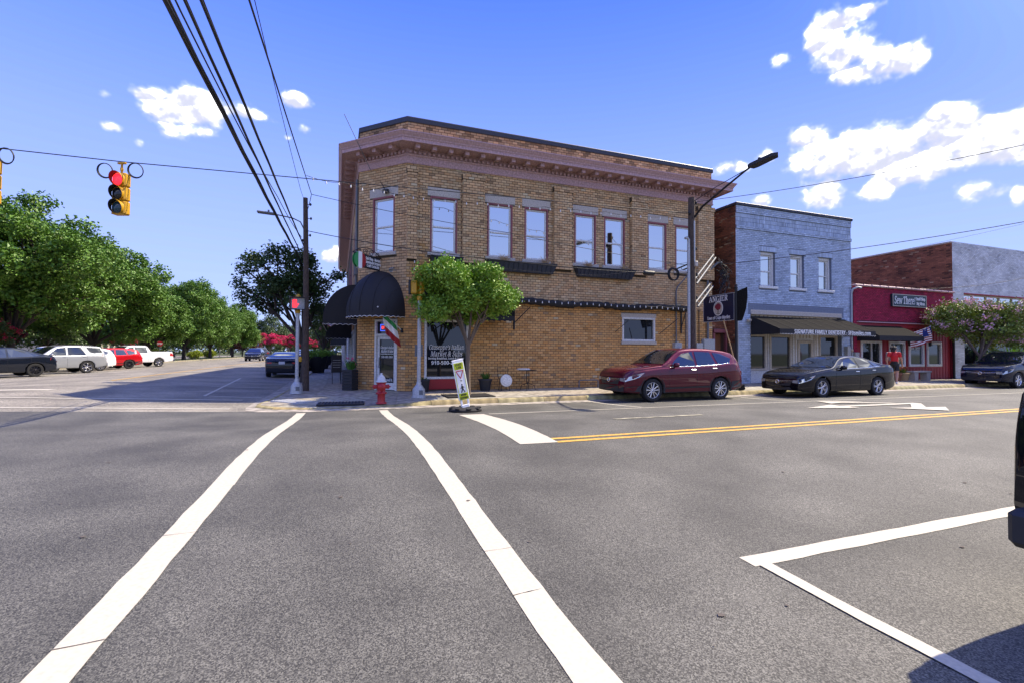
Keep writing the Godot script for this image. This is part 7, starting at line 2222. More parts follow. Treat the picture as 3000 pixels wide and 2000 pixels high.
# the position of a car from the ground point under its rear wheel on the +z side
func by_rear_wheel(kind: String, x: float, z: float, turn: float) -> Vector3:
	var c: Car = car_spec(kind)[0]
	var l := Basis(Vector3.UP, turn) * V(c.xr - c.L / 2, 0, c.w - 0.1)
	return V(x - l.x, 0.05, z - l.z)
func cars() -> void:
	var c: Car = car_spec("suv")[0]
	car("parked_car", "shiny wine red crossover parked by the kerb below the brick wall", "suv", M.car_wine, V(9.15 - c.xf + c.L / 2, 0.004, -12.35 - c.w + 0.1), 0.0, {"rails": 0})
	c = car_spec("sedan")[0]
	car("parked_car", "black saloon parked by the kerb before the blue building", "sedan", M.car_black, V(15.66 - c.xf + c.L / 2, 0.012, -11.72 - c.w + 0.1), 0.0, {})
	c = car_spec("suv")[0]
	car("parked_car", "dark navy crossover parked under the pink flowering tree", "suv", M.car_navy, V(28.95 - c.xf + c.L / 2, 0.004, -12.35 - c.w + 0.1), 0.0, {"rails": 1, "chrome": false, "style": 2})
	var a := PI / 4
	var g := "cars parked nose-in at the far kerb of the side road"
	car("parked_car", "black sloping-back car parked nose-in next to the silver four-wheel drive", "fastback", M.car_charcoal, by_rear_wheel("fastback", -15.9, -34.1, a), a, {"chrome": false}, g)
	car("parked_car", "silver boxy four-wheel drive with roof rails parked nose-in", "boxy", M.car_silver, by_rear_wheel("boxy", -15.55, -39.05, a), a, {"rails": 1, "chrome": false, "cladding": false, "lamp_h": 0.24}, g)
	car("parked_car", "white car with orange rear corner half hidden behind the silver four-wheel drive", "suv", M.car_white, by_rear_wheel("suv", -16.4, -43.2, a), a, {"cladding": false}, g)
	car("parked_car", "bright red crossover parked nose-in beside the white pickup", "suv", M.car_red, by_rear_wheel("suv", -16.1, -47.4, a), a, {"style": 3, "chrome": false, "lamp_h": 0.12}, g)
	car("parked_pickup", "white crew cab pickup with black bed cover parked nose-in", "pickup", M.car_white, by_rear_wheel("pickup", -15.75, -53.1, a), a, {"chrome": false, "lamp_h": 0.30, "lamp_y": 0.98}, g)
	car("delivery_van", "white high roofed van standing behind the white pickup", "van", M.car_white, V(-31, 0, -70), 0.9, {"chrome": false})
	c = car_spec("sedan")[0]
	car("parked_car", "navy blue saloon seen from behind at the shaded kerb", "sedan", M.car_charcoal, V(-2.95, 0.05, -29.5 - c.L / 2), -PI / 2, {"chrome": false, "plate_y": 0.82})
	car("parked_car", "black saloon parked ahead of the navy blue one", "sedan", M.car_black, V(-2.85, 0.04, -42.0), -PI / 2, {"chrome": false})
	car("parked_car", "dark grey crossover parked at the far shaded kerb past two saloons", "suv", M.car_grey, V(-2.85, 0.04, -51.0), -PI / 2, {"chrome": false})
	car("moving_car", "dark crossover driving down the side road", "suv", M.car_charcoal, V(-10.3, 0.25, -70.5), PI / 2, {"chrome": false})
	car("moving_pickup", "dark pickup further down the side road behind the moving crossover", "pickup", M.car_grey, V(-12.0, 0.2, -88), -PI / 2 + 0.25, {"chrome": false})
	car("parked_car", "dark car in the lot behind the lawn trees", "sedan", M.car_black, V(-33, 0, -112), 0.15, {"chrome": false})
	car("parked_car", "blue car in the lot behind the first lawn tree", "suv", M.car_navy, V(-31, 0, -52), 0.4, {"chrome": false})
	# only the rear corner of this one shows at the edge of the picture
	c = car_spec("pickup")[0]
	car("parked_pickup", "black pickup whose rear bumper corner shows over the near parking stall", "pickup", M.car_black, V(3.38 + c.L / 2 + 0.16, 0.0, -0.58), PI, {"chrome": false, "bumper": M.car_trim})

# ---------------------------------------------------------------- plants
var clump_cache := {}
# a spray of small folded leaves
func clump(n: int, r: float, l: float, sd: int) -> ArrayMesh:
	var key := "%d_%.3f_%.3f_%d" % [n, r, l, sd]
	if clump_cache.has(key): return clump_cache[key]
	var q := RandomNumberGenerator.new(); q.seed = 100 + sd
	var mb := MB.new()
	for i in n:
		var d := V(q.randf_range(-1, 1), q.randf_range(-0.8, 1), q.randf_range(-1, 1))
		d = d.normalized() * pow(q.randf(), 0.5) * r
		var ax := V(q.randf_range(-1, 1), q.randf_range(-0.7, 0.5), q.randf_range(-1, 1)).normalized()
		var up := V(q.randf_range(-0.7, 0.7), 1.0, q.randf_range(-0.7, 0.7)).normalized()
		var s := ax.cross(up).normalized()
		var nn := s.cross(ax)
		var L := l * q.randf_range(0.7, 1.25)
		var g := q.randf_range(0.8, 1.2)
		mb.col = Color(g * q.randf_range(0.9, 1.35), g, g * q.randf_range(0.8, 1.2))
		var w := L * 0.34
		var b := d; var t := d + ax * L - nn * L * 0.12; var m := d + ax * L * 0.5 + nn * L * 0.03
		var l1 := m + s * w + nn * w * 0.25; var r1 := m - s * w + nn * w * 0.25
		mb.tri_o(b, l1, t, nn); mb.tri_o(b, t, r1, nn)
	clump_cache[key] = mb.mesh()
	return clump_cache[key]
# points spread through a set of ellipsoids, mostly near their skins
func crown_cloud(lobes: Array, count: int, sd: int) -> Array:
	var q := RandomNumberGenerator.new(); q.seed = sd
	var tot := 0.0
	for e in lobes: tot += e[1].x * e[1].y + e[1].y * e[1].z + e[1].x * e[1].z
	var o := []
	for e in lobes:
		var k := int(count * (e[1].x * e[1].y + e[1].y * e[1].z + e[1].x * e[1].z) / tot)
		for i in k:
			var d := V(q.randfn(), q.randfn(), q.randfn()).normalized()
			var r := 1.0 - 0.5 * pow(q.randf(), 1.6) + 0.10 * q.randfn()
			o.append(e[0] + d * e[1] * r)
	return o
func leaves(parent: Node, called: String, pts: Array, r: float, l: float, col: Color, n := 12, m: Material = null) -> MultiMeshInstance3D:
	var mm := MultiMesh.new()
	mm.transform_format = MultiMesh.TRANSFORM_3D
	mm.use_colors = true
	mm.mesh = clump(n, r, l, 1)
	mm.instance_count = pts.size()
	for i in pts.size():
		var b := Basis(V(R(-1, 1), R(-1, 1), R(-1, 1)).normalized(), R(0, TAU) * 0.25) * Basis(Vector3.UP, R(0, TAU))
		mm.set_instance_transform(i, Transform3D(b.scaled(Vector3.ONE * R(0.75, 1.3)), pts[i]))
		mm.set_instance_color(i, col)
	var o := MultiMeshInstance3D.new()
	o.multimesh = mm
	o.material_override = m if m else M.leaf
	o.name = called
	o.set_meta("kind", "stuff")
	parent.add_child(o, true)
	return o
func blades(parent: Node, o: Vector3, h: float, n: int, spread: float, col: Color) -> void:
	var mb := MB.new()
	for i in n:
		var a := R(0, TAU); var s := R(0.2, 1.0) * spread
		var b := o + V(cos(a), 0, sin(a)) * s * 0.5
		var t := o + V(cos(a) * s * 1.4, h * R(0.5, 1.1), sin(a) * s * 1.4)
		var w := V(-sin(a), 0, cos(a)) * R(0.012, 0.03)
		var g := R(0.7, 1.4)
		mb.col = Color(col.r * g, col.g * g, col.b * g)
		var m := b.lerp(t, 0.55) + V(0, h * 0.15, 0)
		mb.tri_o(b - w * 0.4, b + w * 0.4, m + w, Vector3.UP); mb.tri_o(b - w * 0.4, m + w, m - w, Vector3.UP); mb.tri_o(m - w, m + w, t, Vector3.UP)
	var p := part(mb, "plant", M.leaf, parent)
	p.set_meta("kind", "stuff")
func flower_heads(parent: Node, o: Vector3, n: int, spread: float, col: Color) -> void:
	var mb := MB.new()
	for i in n:
		var p := o + V(R(-spread, spread), R(-0.12, 0.16), R(-spread, spread))
		var g := R(0.7, 1.3)
		mb.col = Color(col.r * g, col.g * g, col.b * g)
		for k in 5:
			var a := TAU * k / 5
			var d := V(cos(a), 0.4, sin(a)) * 0.05
			mb.tri_o(p, p + d + V(-sin(a), 0, cos(a)) * 0.03, p + d - V(-sin(a), 0, cos(a)) * 0.03, Vector3.UP)
			mb.tri_o(p + V(0, 0.02, 0), p + d * 0.7 + V(0, 0.05, 0), p + V(0, 0.06, 0), V(cos(a), 0, sin(a)))
	var f := part(mb, "flowers", M.flower, parent)
	f.set_meta("kind", "stuff")
# branching wood from a base to the lobes
func limbs(mb: MB, base: Vector3, fork: float, r: float, lobes: Array, lean := Vector3.ZERO, stems := 1) -> void:
	var top := base + V(0, fork, 0) + lean
	for s in stems:
		var off := V(R(-1, 1), 0, R(-1, 1)) * r * (0.0 if stems == 1 else 1.6)
		var t2 := top + off * 2.5
		mb.tube([base + off, base.lerp(t2, 0.35) + off * 0.6 + V(R(-1, 1), 0, R(-1, 1)) * r * 0.3, base.lerp(t2, 0.7) + off, t2], [r * 1.25, r, r * 0.9, r * 0.8], 10)
	# a handful of main limbs; the other lobes branch off the nearest limb
	var mains := []
	for i in range(0, lobes.size() - 1, maxi(1, lobes.size() / 6)): mains.append(lobes[i][0])
	for e in lobes:
		var b: Vector3 = e[0]
		var a: Vector3 = top - V(0, fork * 0.12, 0)
		var thick := 1.0
		if not mains.has(b):
			var best := 1e9
			for m in mains:
				if b.distance_to(m) < best: best = b.distance_to(m); a = (top - V(0, fork * 0.12, 0)).lerp(m, 0.5)
			thick = 0.55
		var mid := a.lerp(b, 0.5) + V(R(-0.1, 0.1), 0.12, R(-0.1, 0.1)) * a.distance_to(b)
		mb.tube([a, mid, b, b + (b - mid).normalized() * e[1].y * 0.5], [r * 0.62 * thick, r * 0.42 * thick, r * 0.22 * thick, r * 0.06], 7)
		for k in 5:
			var d := V(R(-1, 1), R(-0.1, 0.9), R(-1, 1)).normalized()
			var st := mid.lerp(b, R(0.3, 1.0))
			mb.tube([st, st + d * e[1] * 0.45 + V(0, 0.05, 0), st + d * e[1] * 0.85], [r * 0.2, r * 0.12, r * 0.04], 5)
func rand_lobes(ct: Vector3, rad: Vector3, n: int, size: float, sd: int) -> Array:
	var q := RandomNumberGenerator.new(); q.seed = sd
	var o := []
	for i in n:
		# spread over the sphere by the golden angle
		var y := 1.0 - 1.75 * (i + 0.5) / n
		var a := i * 2.39996 + q.randf_range(-0.4, 0.4)
		var s := sqrt(maxf(0, 1 - y * y))
		var d := V(cos(a) * s, y, sin(a) * s) * q.randf_range(0.5, 1.0)
		var k := size * q.randf_range(0.6, 1.35)
		o.append([ct + d * rad, V(k, k * 0.72, k)])
	o.append([ct, rad * 0.45])
	return o
func tree(label: String, base: Vector3, ct: Vector3, rad: Vector3, fork: float, r: float, o: Dictionary, group := "") -> Node3D:
	var t := thing(o.get("name", "street_tree"), label, o.get("cat", "tree"), base, 0, group)
	var lob := rand_lobes(ct, rad, o.get("lobes", 14), o.get("size", rad.x * 0.42), o.get("seed", 1))
	var mb := MB.new()
	limbs(mb, Vector3.ZERO, fork, r, lob, o.get("lean", Vector3.ZERO), o.get("stems", 1))
	part(mb, "trunk", o.get("bark", M.bark), t)
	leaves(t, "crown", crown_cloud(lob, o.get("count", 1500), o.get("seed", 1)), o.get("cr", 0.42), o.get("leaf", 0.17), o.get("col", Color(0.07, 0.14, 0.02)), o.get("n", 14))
	if o.has("flower"):
		var fl := []
		var q := RandomNumberGenerator.new(); q.seed = 9
		for e in lob:
			for k in int(o.fcount):
				var d := V(q.randfn(), absf(q.randfn()) * 0.8 + 0.1, q.randfn()).normalized()
				fl.append(e[0] + d * e[1] * q.randf_range(0.95, 1.15))
		leaves(t, "blossom", fl, o.get("fr", 0.12), o.get("fl", 0.05), o.flower, 26, M.flower)
	return t
func trees() -> void:
	# the small tree before the shop window
	tree("small bright green crape myrtle on the pavement before the shop window", V(3.85, 0.14, -14.5), V(-0.05, 3.12, 0.0), V(1.62, 0.88, 1.3), 1.75, 0.075, {"lobes": 24, "size": 0.44, "count": 2500, "cr": 0.16, "leaf": 0.085, "n": 14, "col": Color(0.19, 0.33, 0.03), "seed": 5, "bark": M.bark})
	# the dark tree in the building's shade
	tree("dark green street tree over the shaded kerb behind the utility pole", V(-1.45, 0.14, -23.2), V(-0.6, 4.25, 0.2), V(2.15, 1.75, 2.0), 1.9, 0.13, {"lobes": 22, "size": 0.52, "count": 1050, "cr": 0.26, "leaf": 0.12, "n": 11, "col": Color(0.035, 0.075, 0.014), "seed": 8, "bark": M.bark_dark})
	tree("leafy street tree on the side pavement past the planters", V(-1.2, 0.14, -45), V(0.1, 4.0, 0), V(1.6, 1.6, 1.6), 1.9, 0.12, {"lobes": 12, "size": 0.7, "count": 700, "cr": 0.3, "leaf": 0.14, "n": 10, "col": Color(0.07, 0.12, 0.02), "seed": 18, "flower": Color(0.45, 0.2, 0.22), "fcount": 3, "bark": M.bark_dark})
	tree("second leafy street tree on the side pavement far along", V(-1.2, 0.14, -62), V(0, 3.6, 0), V(1.8, 1.5, 1.8), 1.9, 0.12, {"lobes": 12, "size": 0.8, "count": 500, "cr": 0.35, "leaf": 0.16, "n": 10, "col": Color(0.06, 0.11, 0.02), "seed": 28, "bark": M.bark_dark})
	# pink crape myrtle by the pale building
	tree("pink flowering crape myrtle before the pale building", V(30.4, 0.14, -14.3), V(1.25, 2.85, -0.4), V(2.2, 1.25, 1.7), 1.4, 0.085, {"lobes": 20, "size": 0.72, "count": 1900, "cr": 0.2, "leaf": 0.10, "n": 12, "col": Color(0.17, 0.23, 0.03), "seed": 11, "stems": 2, "flower": Color(0.75, 0.45, 0.54), "fcount": 9, "fr": 0.20, "fl": 0.085})
	# big trees beyond the side road
	var g := "lawn trees beyond the side road"
	var big := [[-23.6, -47.5, 12.9, 5.6, 31, "tallest broad lawn tree with a few red blossoms behind the black car"], [-23.6, -60.5, 12.6, 5.4, 32, "broad round lawn tree behind the red crossover"], [-23.4, -75.0, 10.6, 4.6, 36, "lower lawn tree behind the white pickup bed"], [-23.6, -91.0, 12.2, 5.2, 33, "domed lawn tree in the middle of the row"], [-23.6, -108.0, 11.8, 5.0, 34, "lawn tree near the small saplings"], [-23.8, -130.0, 11.4, 5.0, 35, "last big lawn tree of the row towards the red-leaved tree"], [-30.5, -40.5, 10.5, 5.0, 37, "set-back lawn tree behind the tallest one at the edge"]]
	for e in big:
		var h: float = e[2]
		tree(e[5], V(e[0], 0.1, e[1]), V(0, h * 0.56, 0), V(e[3] * 1.1, h * 0.46, e[3] * 1.1), 2.3, 0.26, {"name": "lawn_tree", "lobes": 44, "size": e[3] * 0.30, "count": 5000, "cr": 0.36, "leaf": 0.23, "n": 15, "col": Color(0.105, 0.21, 0.02), "seed": e[4], "bark": M.bark_dark}, g)
	for e in [[-24.5, -46.0, 2.6, "crimson crape myrtle showing under the tallest lawn tree"], [-30.0, -58.0, 2.8, "crimson crape myrtle behind the silver four-wheel drive"], [-29.0, -82.0, 3.0, "crimson crape myrtle by the stop sign"]]:
		tree(e[3], V(e[0], 0.1, e[1]), V(0, 2.7, 0), V(1.6, 1.0, 1.6), 1.2, 0.07, {"name": "crape_myrtle", "lobes": 9, "size": 0.6, "count": 300, "cr": 0.25, "leaf": 0.14, "col": Color(0.05, 0.09, 0.02), "seed": 41, "stems": 2, "flower": Color(0.55, 0.02, 0.08), "fcount": 12, "fr": 0.2, "fl": 0.09})
	tree("dark red leaved tree at the end of the lawn row", V(-25.0, 0.1, -150), V(0, 4.4, 0), V(3.6, 2.8, 3.6), 1.6, 0.16, {"name": "red_leaved_tree", "lobes": 16, "size": 1.3, "count": 800, "cr": 0.45, "leaf": 0.28, "col": Color(0.10, 0.022, 0.02), "seed": 51, "bark": M.bark_dark})
	var k := 0
	for e in [[-21.5, -178.0, "crimson flowering tree beside the blue banner"], [-17.5, -196.0, "crimson flowering tree right of the white banner"], [-12.5, -206.0, "crimson flowering tree at the road end"], [-3.0, -190.0, "lilac flowering tree at the end of the side pavement"]]:
		tree(e[2], V(e[0], 0.1, e[1]), V(0, 4.6, 0), V(4.4, 2.3, 3.5), 1.6, 0.12, {"name": "crape_myrtle", "lobes": 16, "size": 1.2, "count": 420, "cr": 0.45, "leaf": 0.25, "col": Color(0.05, 0.10, 0.02), "seed": 60 + k, "stems": 2, "flower": Color(0.60, 0.02, 0.11) if k < 3 else Color(0.42, 0.16, 0.36), "fcount": 34, "fr": 0.42, "fl": 0.2})
		k += 1
	# woods closing the end of the road
	var q := RandomNumberGenerator.new(); q.seed = 5
	var names := ["tall pale green tree at the end of the side road", "grey-green tree closing the side road", "broad tree behind the crimson trees", "dark tree behind the lilac tree", "round tree right of the road end", "tall tree over the far shops", "rounded tree left of the road end", "low tree left behind the lawn row"]
	var sp := [[-27, -215, 15], [-20, -235, 13], [-10, -240, 12], [-2, -232, 13], [7, -245, 13], [14, -225, 12], [-38, -205, 14], [-48, -185, 12]]
	for i in sp.size():
		var e = sp[i]
		tree(names[i], V(e[0], 0, e[1]), V(0, e[2] * 0.56, 0), V(6.5, e[2] * 0.46, 6.0), 2.5, 0.3, {"name": "background_tree", "lobes": 18, "size": 2.5, "count": 900, "cr": 0.8, "leaf": 0.5, "col": Color(0.085, 0.13, 0.045) * q.randf_range(0.8, 1.2), "seed": 70 + i, "bark": M.bark_dark}, "trees closing the far end of the side road")
	for i in 7:
		var e := [[-44, -40], [-47, -52], [-44, -75], [-43, -95], [-45, -112], [-40, -128], [-38, -150]][i] as Array
		tree(["tree behind the brown shop row at its near end", "tree behind the brown shop row by its middle", "tree behind the brown shop row at its far end", "tree between the two low buildings", "tree before the cream building", "tree at the cream building's far corner", "tree beyond the car park corner"][i], V(e[0], 0, e[1]), V(0, 5.2, 0), V(5.0, 4.2, 5.0), 2.0, 0.25, {"name": "background_tree", "lobes": 16, "size": 2.0, "count": 800, "cr": 0.6, "leaf": 0.38, "col": Color(0.055, 0.105, 0.018), "seed": 80 + i, "bark": M.bark_dark}, "trees behind the car park")
	# the far-off wood along the horizon
	var wp := []
	for i in 3400:
		var az := q.randf_range(-1.25, 1.35)
		var d := q.randf_range(300, 380)
		wp.append(V(sin(az) * d, pow(q.randf(), 1.3) * (13 + 4 * sin(az * 17)) + 0.5, -cos(az) * d))
	var wd := leaves(self, "distant_wood", wp, 2.4, 1.7, Color(0.07, 0.105, 0.04))
	tag(wd, "far-off green wood along the horizon", "wood", "", "stuff")
	# saplings and shrubs on the lawn
	for e in [[-24.0, -118.0, "thin staked sapling before the dark parked car"], [-23.6, -124.0, "second thin staked sapling on the lawn"]]:
		tree(e[2], V(e[0], 0.1, e[1]), V(0, 3.0, 0), V(0.9, 1.2, 0.9), 1.6, 0.04, {"name": "sapling", "lobes": 7, "size": 0.5, "count": 160, "cr": 0.25, "leaf": 0.16, "col": Color(0.12, 0.2, 0.02), "seed": 91})
	for e in [[-24.2, -100.0, "round yellow-green shrub on the lawn beside the middle tree"], [-24.6, -112.0, "second yellow-green shrub on the lawn near the saplings"], [-26.0, -86.0, "bright shrub on the lawn behind the stop sign"]]:
		var t := thing("shrub", e[2], "shrub", V(e[0], 0.1, e[1]))
		leaves(t, "foliage", crown_cloud([[V(0, 0.8, 0), V(1.1, 0.8, 1.1)]], 260, 3), 0.22, 0.14, Color(0.26, 0.32, 0.01))
	# yuccas and orange shrub behind the navy crossover
	var s := thing("shop_shrub", "orange flowering shrub under the pale building window", "shrub", V(35.5, 0.15, -16.2))
	leaves(s, "foliage", crown_cloud([[V(0, 0.9, 0), V(1.0, 0.8, 0.35)]], 240, 3), 0.16, 0.1, Color(0.06, 0.12, 0.02))
	flower_heads(s, V(0, 1.3, 0.25), 30, 0.7, Color(0.6, 0.22, 0.02))
	s = thing("shop_shrub", "spiky bright green shrub right of the orange shrub", "shrub", V(37.4, 0.15, -16.0))
	blades(s, V(0, 0.3, 0), 1.8, 160, 0.8, Color(0.14, 0.26, 0.02))
	# mulch ring under the small tree
	var mb := MB.new(); mb.box(V(3.85, 0.148, -14.5), V(1.5, 0.05, 1.1), Basis.IDENTITY, 0.015)
	single(mb, "tree_pit", M.mulch, "dark mulch pit in the pavement round the small tree", "tree pit")

# ---------------------------------------------------------------- people
# one continuous skin over tapered bones: [a, b, ra, rb, colour]
func body_mesh(bones: Array, cell := 0.02, blend := 0.035) -> ArrayMesh:
	var lo := V(9, 9, 9); var hi := V(-9, -9, -9)
	for e in bones:
		var r := maxf(e[2], e[3]) + 0.06
		for p in [e[0], e[1]]:
			lo = lo.min(p - V(r, r, r)); hi = hi.max(p + V(r, r, r))
	var n := Vector3i(((hi - lo) / cell).ceil()) + Vector3i(2, 2, 2)
	var F := PackedFloat32Array(); F.resize(n.x * n.y * n.z); F.fill(1.0)
	var Cc := PackedColorArray(); Cc.resize(F.size())
	var best := PackedFloat32Array(); best.resize(F.size()); best.fill(1.0)
	for e in bones:
		var a: Vector3 = e[0]; var b: Vector3 = e[1]
		var r := maxf(e[2], e[3]) + 0.08
		var i0: Vector3i = Vector3i(((a.min(b) - V(r, r, r) - lo) / cell).floor()).clamp(Vector3i.ZERO, n - Vector3i.ONE)
		var i1 := Vector3i(((a.max(b) + V(r, r, r) - lo) / cell).ceil()).clamp(Vector3i.ZERO, n - Vector3i.ONE)
		var ab := b - a
		var l2 := maxf(ab.length_squared(), 1e-8)
		for x in range(i0.x, i1.x + 1):
			for y in range(i0.y, i1.y + 1):
				for z in range(i0.z, i1.z + 1):
					var p := lo + V(x, y, z) * cell
					var t := clampf((p - a).dot(ab) / l2, 0, 1)
					var d: float = (p - a - ab * t).length() - lerpf(e[2], e[3], t)
					var k := (x * n.y + y) * n.z + z
					if d < best[k]: best[k] = d; Cc[k] = e[4]
					var f := F[k]
					var h := maxf(blend - absf(f - d), 0.0) / blend
					F[k] = minf(f, d) - h * h * blend * 0.25
	var idx := {}
	var mb := MB.new()
	var cor := []
	for q in 8: cor.append(Vector3i(q & 1, (q >> 1) & 1, (q >> 2) & 1))
	for x in n.x - 1:
		for y in n.y - 1:
			for z in n.z - 1:
				var base := (x * n.y + y) * n.z + z
				var s := 0
				var sum := Vector3.ZERO
				var f8 := []
				for q in 8:
					var c: Vector3i = cor[q]
					var f := F[base + (c.x * n.y + c.y) * n.z + c.z]
					f8.append(f)
					if f < 0: s += 1
				if s == 0 or s == 8: continue
				var cnt := 0
				for e in [[0, 1], [2, 3], [4, 5], [6, 7], [0, 2], [1, 3], [4, 6], [5, 7], [0, 4], [1, 5], [2, 6], [3, 7]]:
					var fa: float = f8[e[0]]; var fb: float = f8[e[1]]
					if (fa < 0) != (fb < 0):
						var t := fa / (fa - fb)
						sum += Vector3(cor[e[0]]).lerp(Vector3(cor[e[1]]), t); cnt += 1
				idx[base] = mb.v.size()
				mb.v.append(lo + (V(x, y, z) + sum / cnt) * cell)
				var g := V(f8[1] + f8[3] + f8[5] + f8[7] - f8[0] - f8[2] - f8[4] - f8[6], f8[2] + f8[3] + f8[6] + f8[7] - f8[0] - f8[1] - f8[4] - f8[5], f8[4] + f8[5] + f8[6] + f8[7] - f8[0] - f8[1] - f8[2] - f8[3])
				mb.n.append(g.normalized()); mb.u.append(Vector2.ZERO); mb.c.append(Cc[base])
	var sx := n.y * n.z; var sy := n.z
	for x in range(1, n.x - 1):
		for y in range(1, n.y - 1):
			for z in range(1, n.z - 1):
				var k := x * sx + y * sy + z
				for ax in 3:
					var st: int = [sx, sy, 1][ax]
					var u: int = [sy, 1, sx][ax]
					var w: int = [1, sx, sy][ax]
					if (F[k] < 0) != (F[k + st] < 0):
						var q := [k - u - w, k - w, k, k - u]
						if not (idx.has(q[0]) and idx.has(q[1]) and idx.has(q[2]) and idx.has(q[3])): continue
						var o := [idx[q[0]], idx[q[1]], idx[q[2]], idx[q[3]]]
						var nn: Vector3 = (mb.v[o[1]] - mb.v[o[0]]).cross(mb.v[o[2]] - mb.v[o[0]])
						if nn.dot(mb.n[o[0]]) < 0: o = [o[0], o[3], o[2], o[1]]
						for j in [0, 2, 1, 0, 3, 2]: mb.ix.append(o[j])
	return mb.mesh()
func person(label: String, at: Vector3, turn: float, skin: Color, top: Color, low: Color, hair: Color, stride: float, long_legs: bool, arm := 0.0) -> void:
	var t := thing("person", label, "person", at, turn)
	# faces +z; about 1.68 m tall
	var B := []
	var hip := V(0, 0.90, 0)
	for s in [-1.0, 1.0]:
		var kx: float = stride * s
		var knee := V(s * 0.10, 0.49, 0.06 + kx * 0.16)
		var ank := V(s * 0.105, 0.09, -0.03 + kx * 0.30)
		var lc := low if long_legs else skin
		B.append([hip + V(s * 0.085, 0, 0), knee.lerp(hip + V(s * 0.09, 0, 0), 0.35), 0.098, 0.085, low])
		B.append([knee.lerp(hip + V(s * 0.09, 0, 0), 0.35), knee, 0.078, 0.058, lc])
		B.append([knee, knee.lerp(ank, 0.4) - V(0, 0, 0.015), 0.056, 0.058, lc])
		B.append([knee.lerp(ank, 0.4) - V(0, 0, 0.015), ank, 0.056, 0.038, lc])
		B.append([ank + V(0, -0.04, -0.03), ank + V(s * 0.015, -0.055, 0.15), 0.042, 0.034, Color(0.5, 0.5, 0.5)])
		var sh := V(s * 0.185, 1.40, -0.01)
		var el := V(s * (0.25 + arm * 0.05), 1.13, -0.03 - kx * 0.12)
		var wr := V(s * (0.25 - arm * 0.05), 0.90 + arm * 0.25, 0.05 - kx * 0.2 + arm * 0.22)
		B.append([sh, sh.lerp(el, 0.5), 0.062, 0.054, top])
		B.append([sh.lerp(el, 0.5), el, 0.048, 0.041, skin])
		B.append([el, wr, 0.041, 0.028, skin])
		B.append([wr, wr + V(0, -0.08, 0.02), 0.032, 0.036, skin])
		for f in 4: B.append([wr + V((f - 1.5) * 0.018 * s, -0.08, 0.03), wr + V((f - 1.5) * 0.02 * s, -0.155 + absf(f - 1.5) * 0.012, 0.045), 0.010, 0.009, skin])
		B.append([wr + V(-s * 0.02, -0.04, 0.035), wr + V(-s * 0.03, -0.095, 0.06), 0.011, 0.009, skin])
		B.append([V(s * 0.03, 1.38, 0), sh, 0.085, 0.062, top])
	B.append([V(0, 0.92, 0), V(0, 1.02, -0.005), 0.135, 0.125, low])
	B.append([V(0, 1.04, 0), V(0, 1.30, 0.0), 0.128, 0.148, top])
	B.append([V(0, 1.30, 0), V(0, 1.40, -0.01), 0.145, 0.095, top])
	B.append([V(0, 1.42, -0.01), V(0, 1.53, 0.01), 0.052, 0.048, skin])
	B.append([V(0, 1.56, 0.02), V(0, 1.63, 0.01), 0.070, 0.082, skin])
	B.append([V(0, 1.575, 0.085), V(0, 1.60, 0.09), 0.014, 0.010, skin])
	var m := body_mesh(B, 0.026, 0.03)
	inst(m, "body", M.plain_vc, t)
	var hb := [[V(0, 1.64, -0.025), V(0, 1.665, 0.0), 0.082, 0.080, hair], [V(0, 1.58, -0.045), V(0, 1.50, -0.06), 0.06, 0.045, hair]]
	inst(body_mesh(hb, 0.018, 0.02), "hair", M.plain_vc, t)
	var ey := MB.new()
	ey.col = Color(0.02, 0.015, 0.01)
	for s in [-1.0, 1.0]: ey.lathe(V(s * 0.03, 1.60, 0.084), [Vector2(0.011, 0), Vector2(0, 0.006)], 8, Basis(Vector3.RIGHT, PI / 2))
	ey.col = Color(0.25, 0.08, 0.07)
	ey.box(V(0, 1.545, 0.082), V(0.045, 0.008, 0.01))
	part(ey, "face_features", M.plain_vc, t)
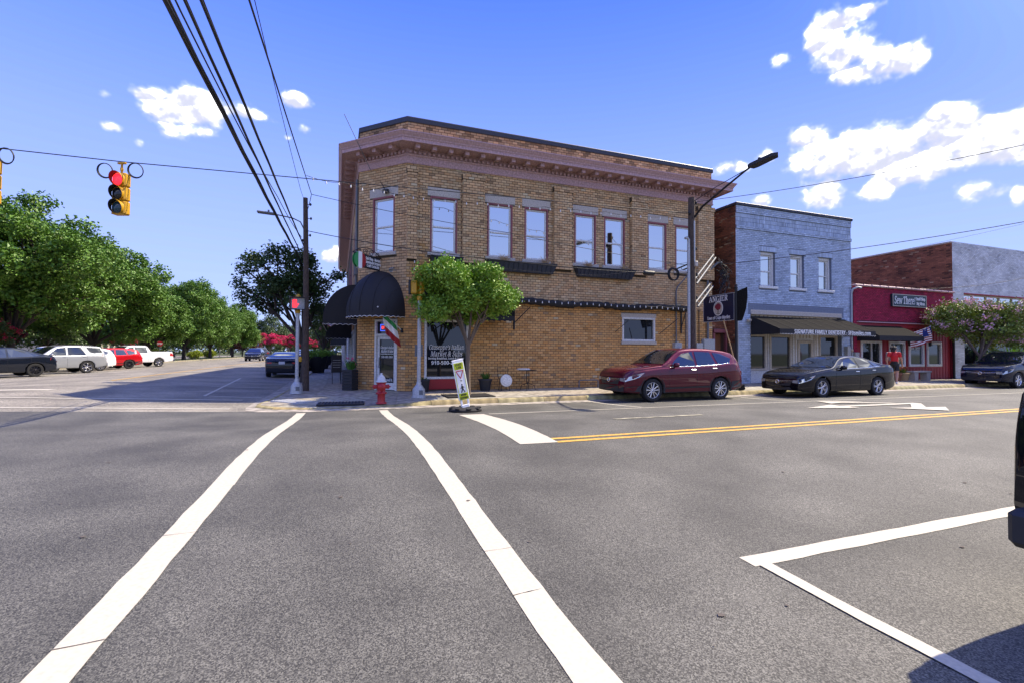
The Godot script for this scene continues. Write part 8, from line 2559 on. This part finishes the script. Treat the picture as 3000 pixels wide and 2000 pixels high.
func people() -> void:
	var skin := Color(0.42, 0.24, 0.16)
	person("person in red tee shirt and black shorts walking past the maroon shop", V(24.25, 0.145, -14.55), PI * 0.62, skin, Color(0.52, 0.008, 0.015), Color(0.008, 0.008, 0.01), Color(0.02, 0.014, 0.01), 0.7, false)
	person("person in grey tee shirt and orange shorts beside the one in red", V(24.85, 0.145, -15.0), PI * 0.6, skin, Color(0.28, 0.22, 0.22), Color(0.5, 0.10, 0.04), Color(0.03, 0.02, 0.015), -0.8, false)
	person("person in blue top and pale trousers far along the shaded side pavement", V(-0.25, 0.14, -64.0), PI * 0.95, skin, Color(0.05, 0.14, 0.30), Color(0.25, 0.26, 0.32), Color(0.02, 0.014, 0.01), 0.4, true, 0.8)

# ---------------------------------------------------------------- the scene
const EYE := Vector3(0, 1.5, 0)
const SUN := Vector3(-0.6555, -0.7547, 0.0286)   # the way the sunlight travels
func _ready() -> void:
	rng.seed = 4711
	noise.seed = 7; noise.frequency = 0.11; noise.noise_type = FastNoiseLite.TYPE_SIMPLEX_SMOOTH; noise.fractal_octaves = 4
	var cam := Camera3D.new()
	cam.name = "camera"
	cam.fov = 71.46
	cam.far = 2000.0; cam.near = 0.05
	cam.transform = Transform3D(Basis(Vector3.UP, deg_to_rad(-20.15)) * Basis(Vector3.RIGHT, deg_to_rad(1.335)) * Basis(Vector3.BACK, deg_to_rad(0.27)), EYE)
	add_child(cam)
	cam.current = true
	var env := Environment.new()
	var sky := Sky.new()
	var pano := PanoramaSkyMaterial.new()
	pano.panorama = ImageTexture.create_from_image(sky_image())
	pano.energy_multiplier = SKY_RANGE
	sky.sky_material = pano
	env.sky = sky
	env.background_mode = Environment.BG_SKY
	env.tonemap_mode = Environment.TONE_MAPPER_LINEAR
	env.tonemap_exposure = 2.5
	env.sdfgi_enabled = true; env.ssao_enabled = true; env.ssil_enabled = true
	var we := WorldEnvironment.new(); we.name = "world"; we.environment = env
	add_child(we)
	var sun := DirectionalLight3D.new()
	sun.name = "sun"
	sun.light_energy = 1.15; sun.light_color = Color(1.0, 0.94, 0.84); sun.light_angular_distance = 0.5; sun.shadow_enabled = true
	sun.basis = Basis.looking_at(SUN, Vector3.UP)
	add_child(sun)
	materials()
	ground()
	brick_building()
	alley_front()
	blue_building()
	maroon_shop()
	pale_building()
	awnings()
	signals()
	poles_and_cables()
	signs_and_flags()
	hydrant_and_tables()
	far_things()
	cars()
	trees()
	people()
#MORE
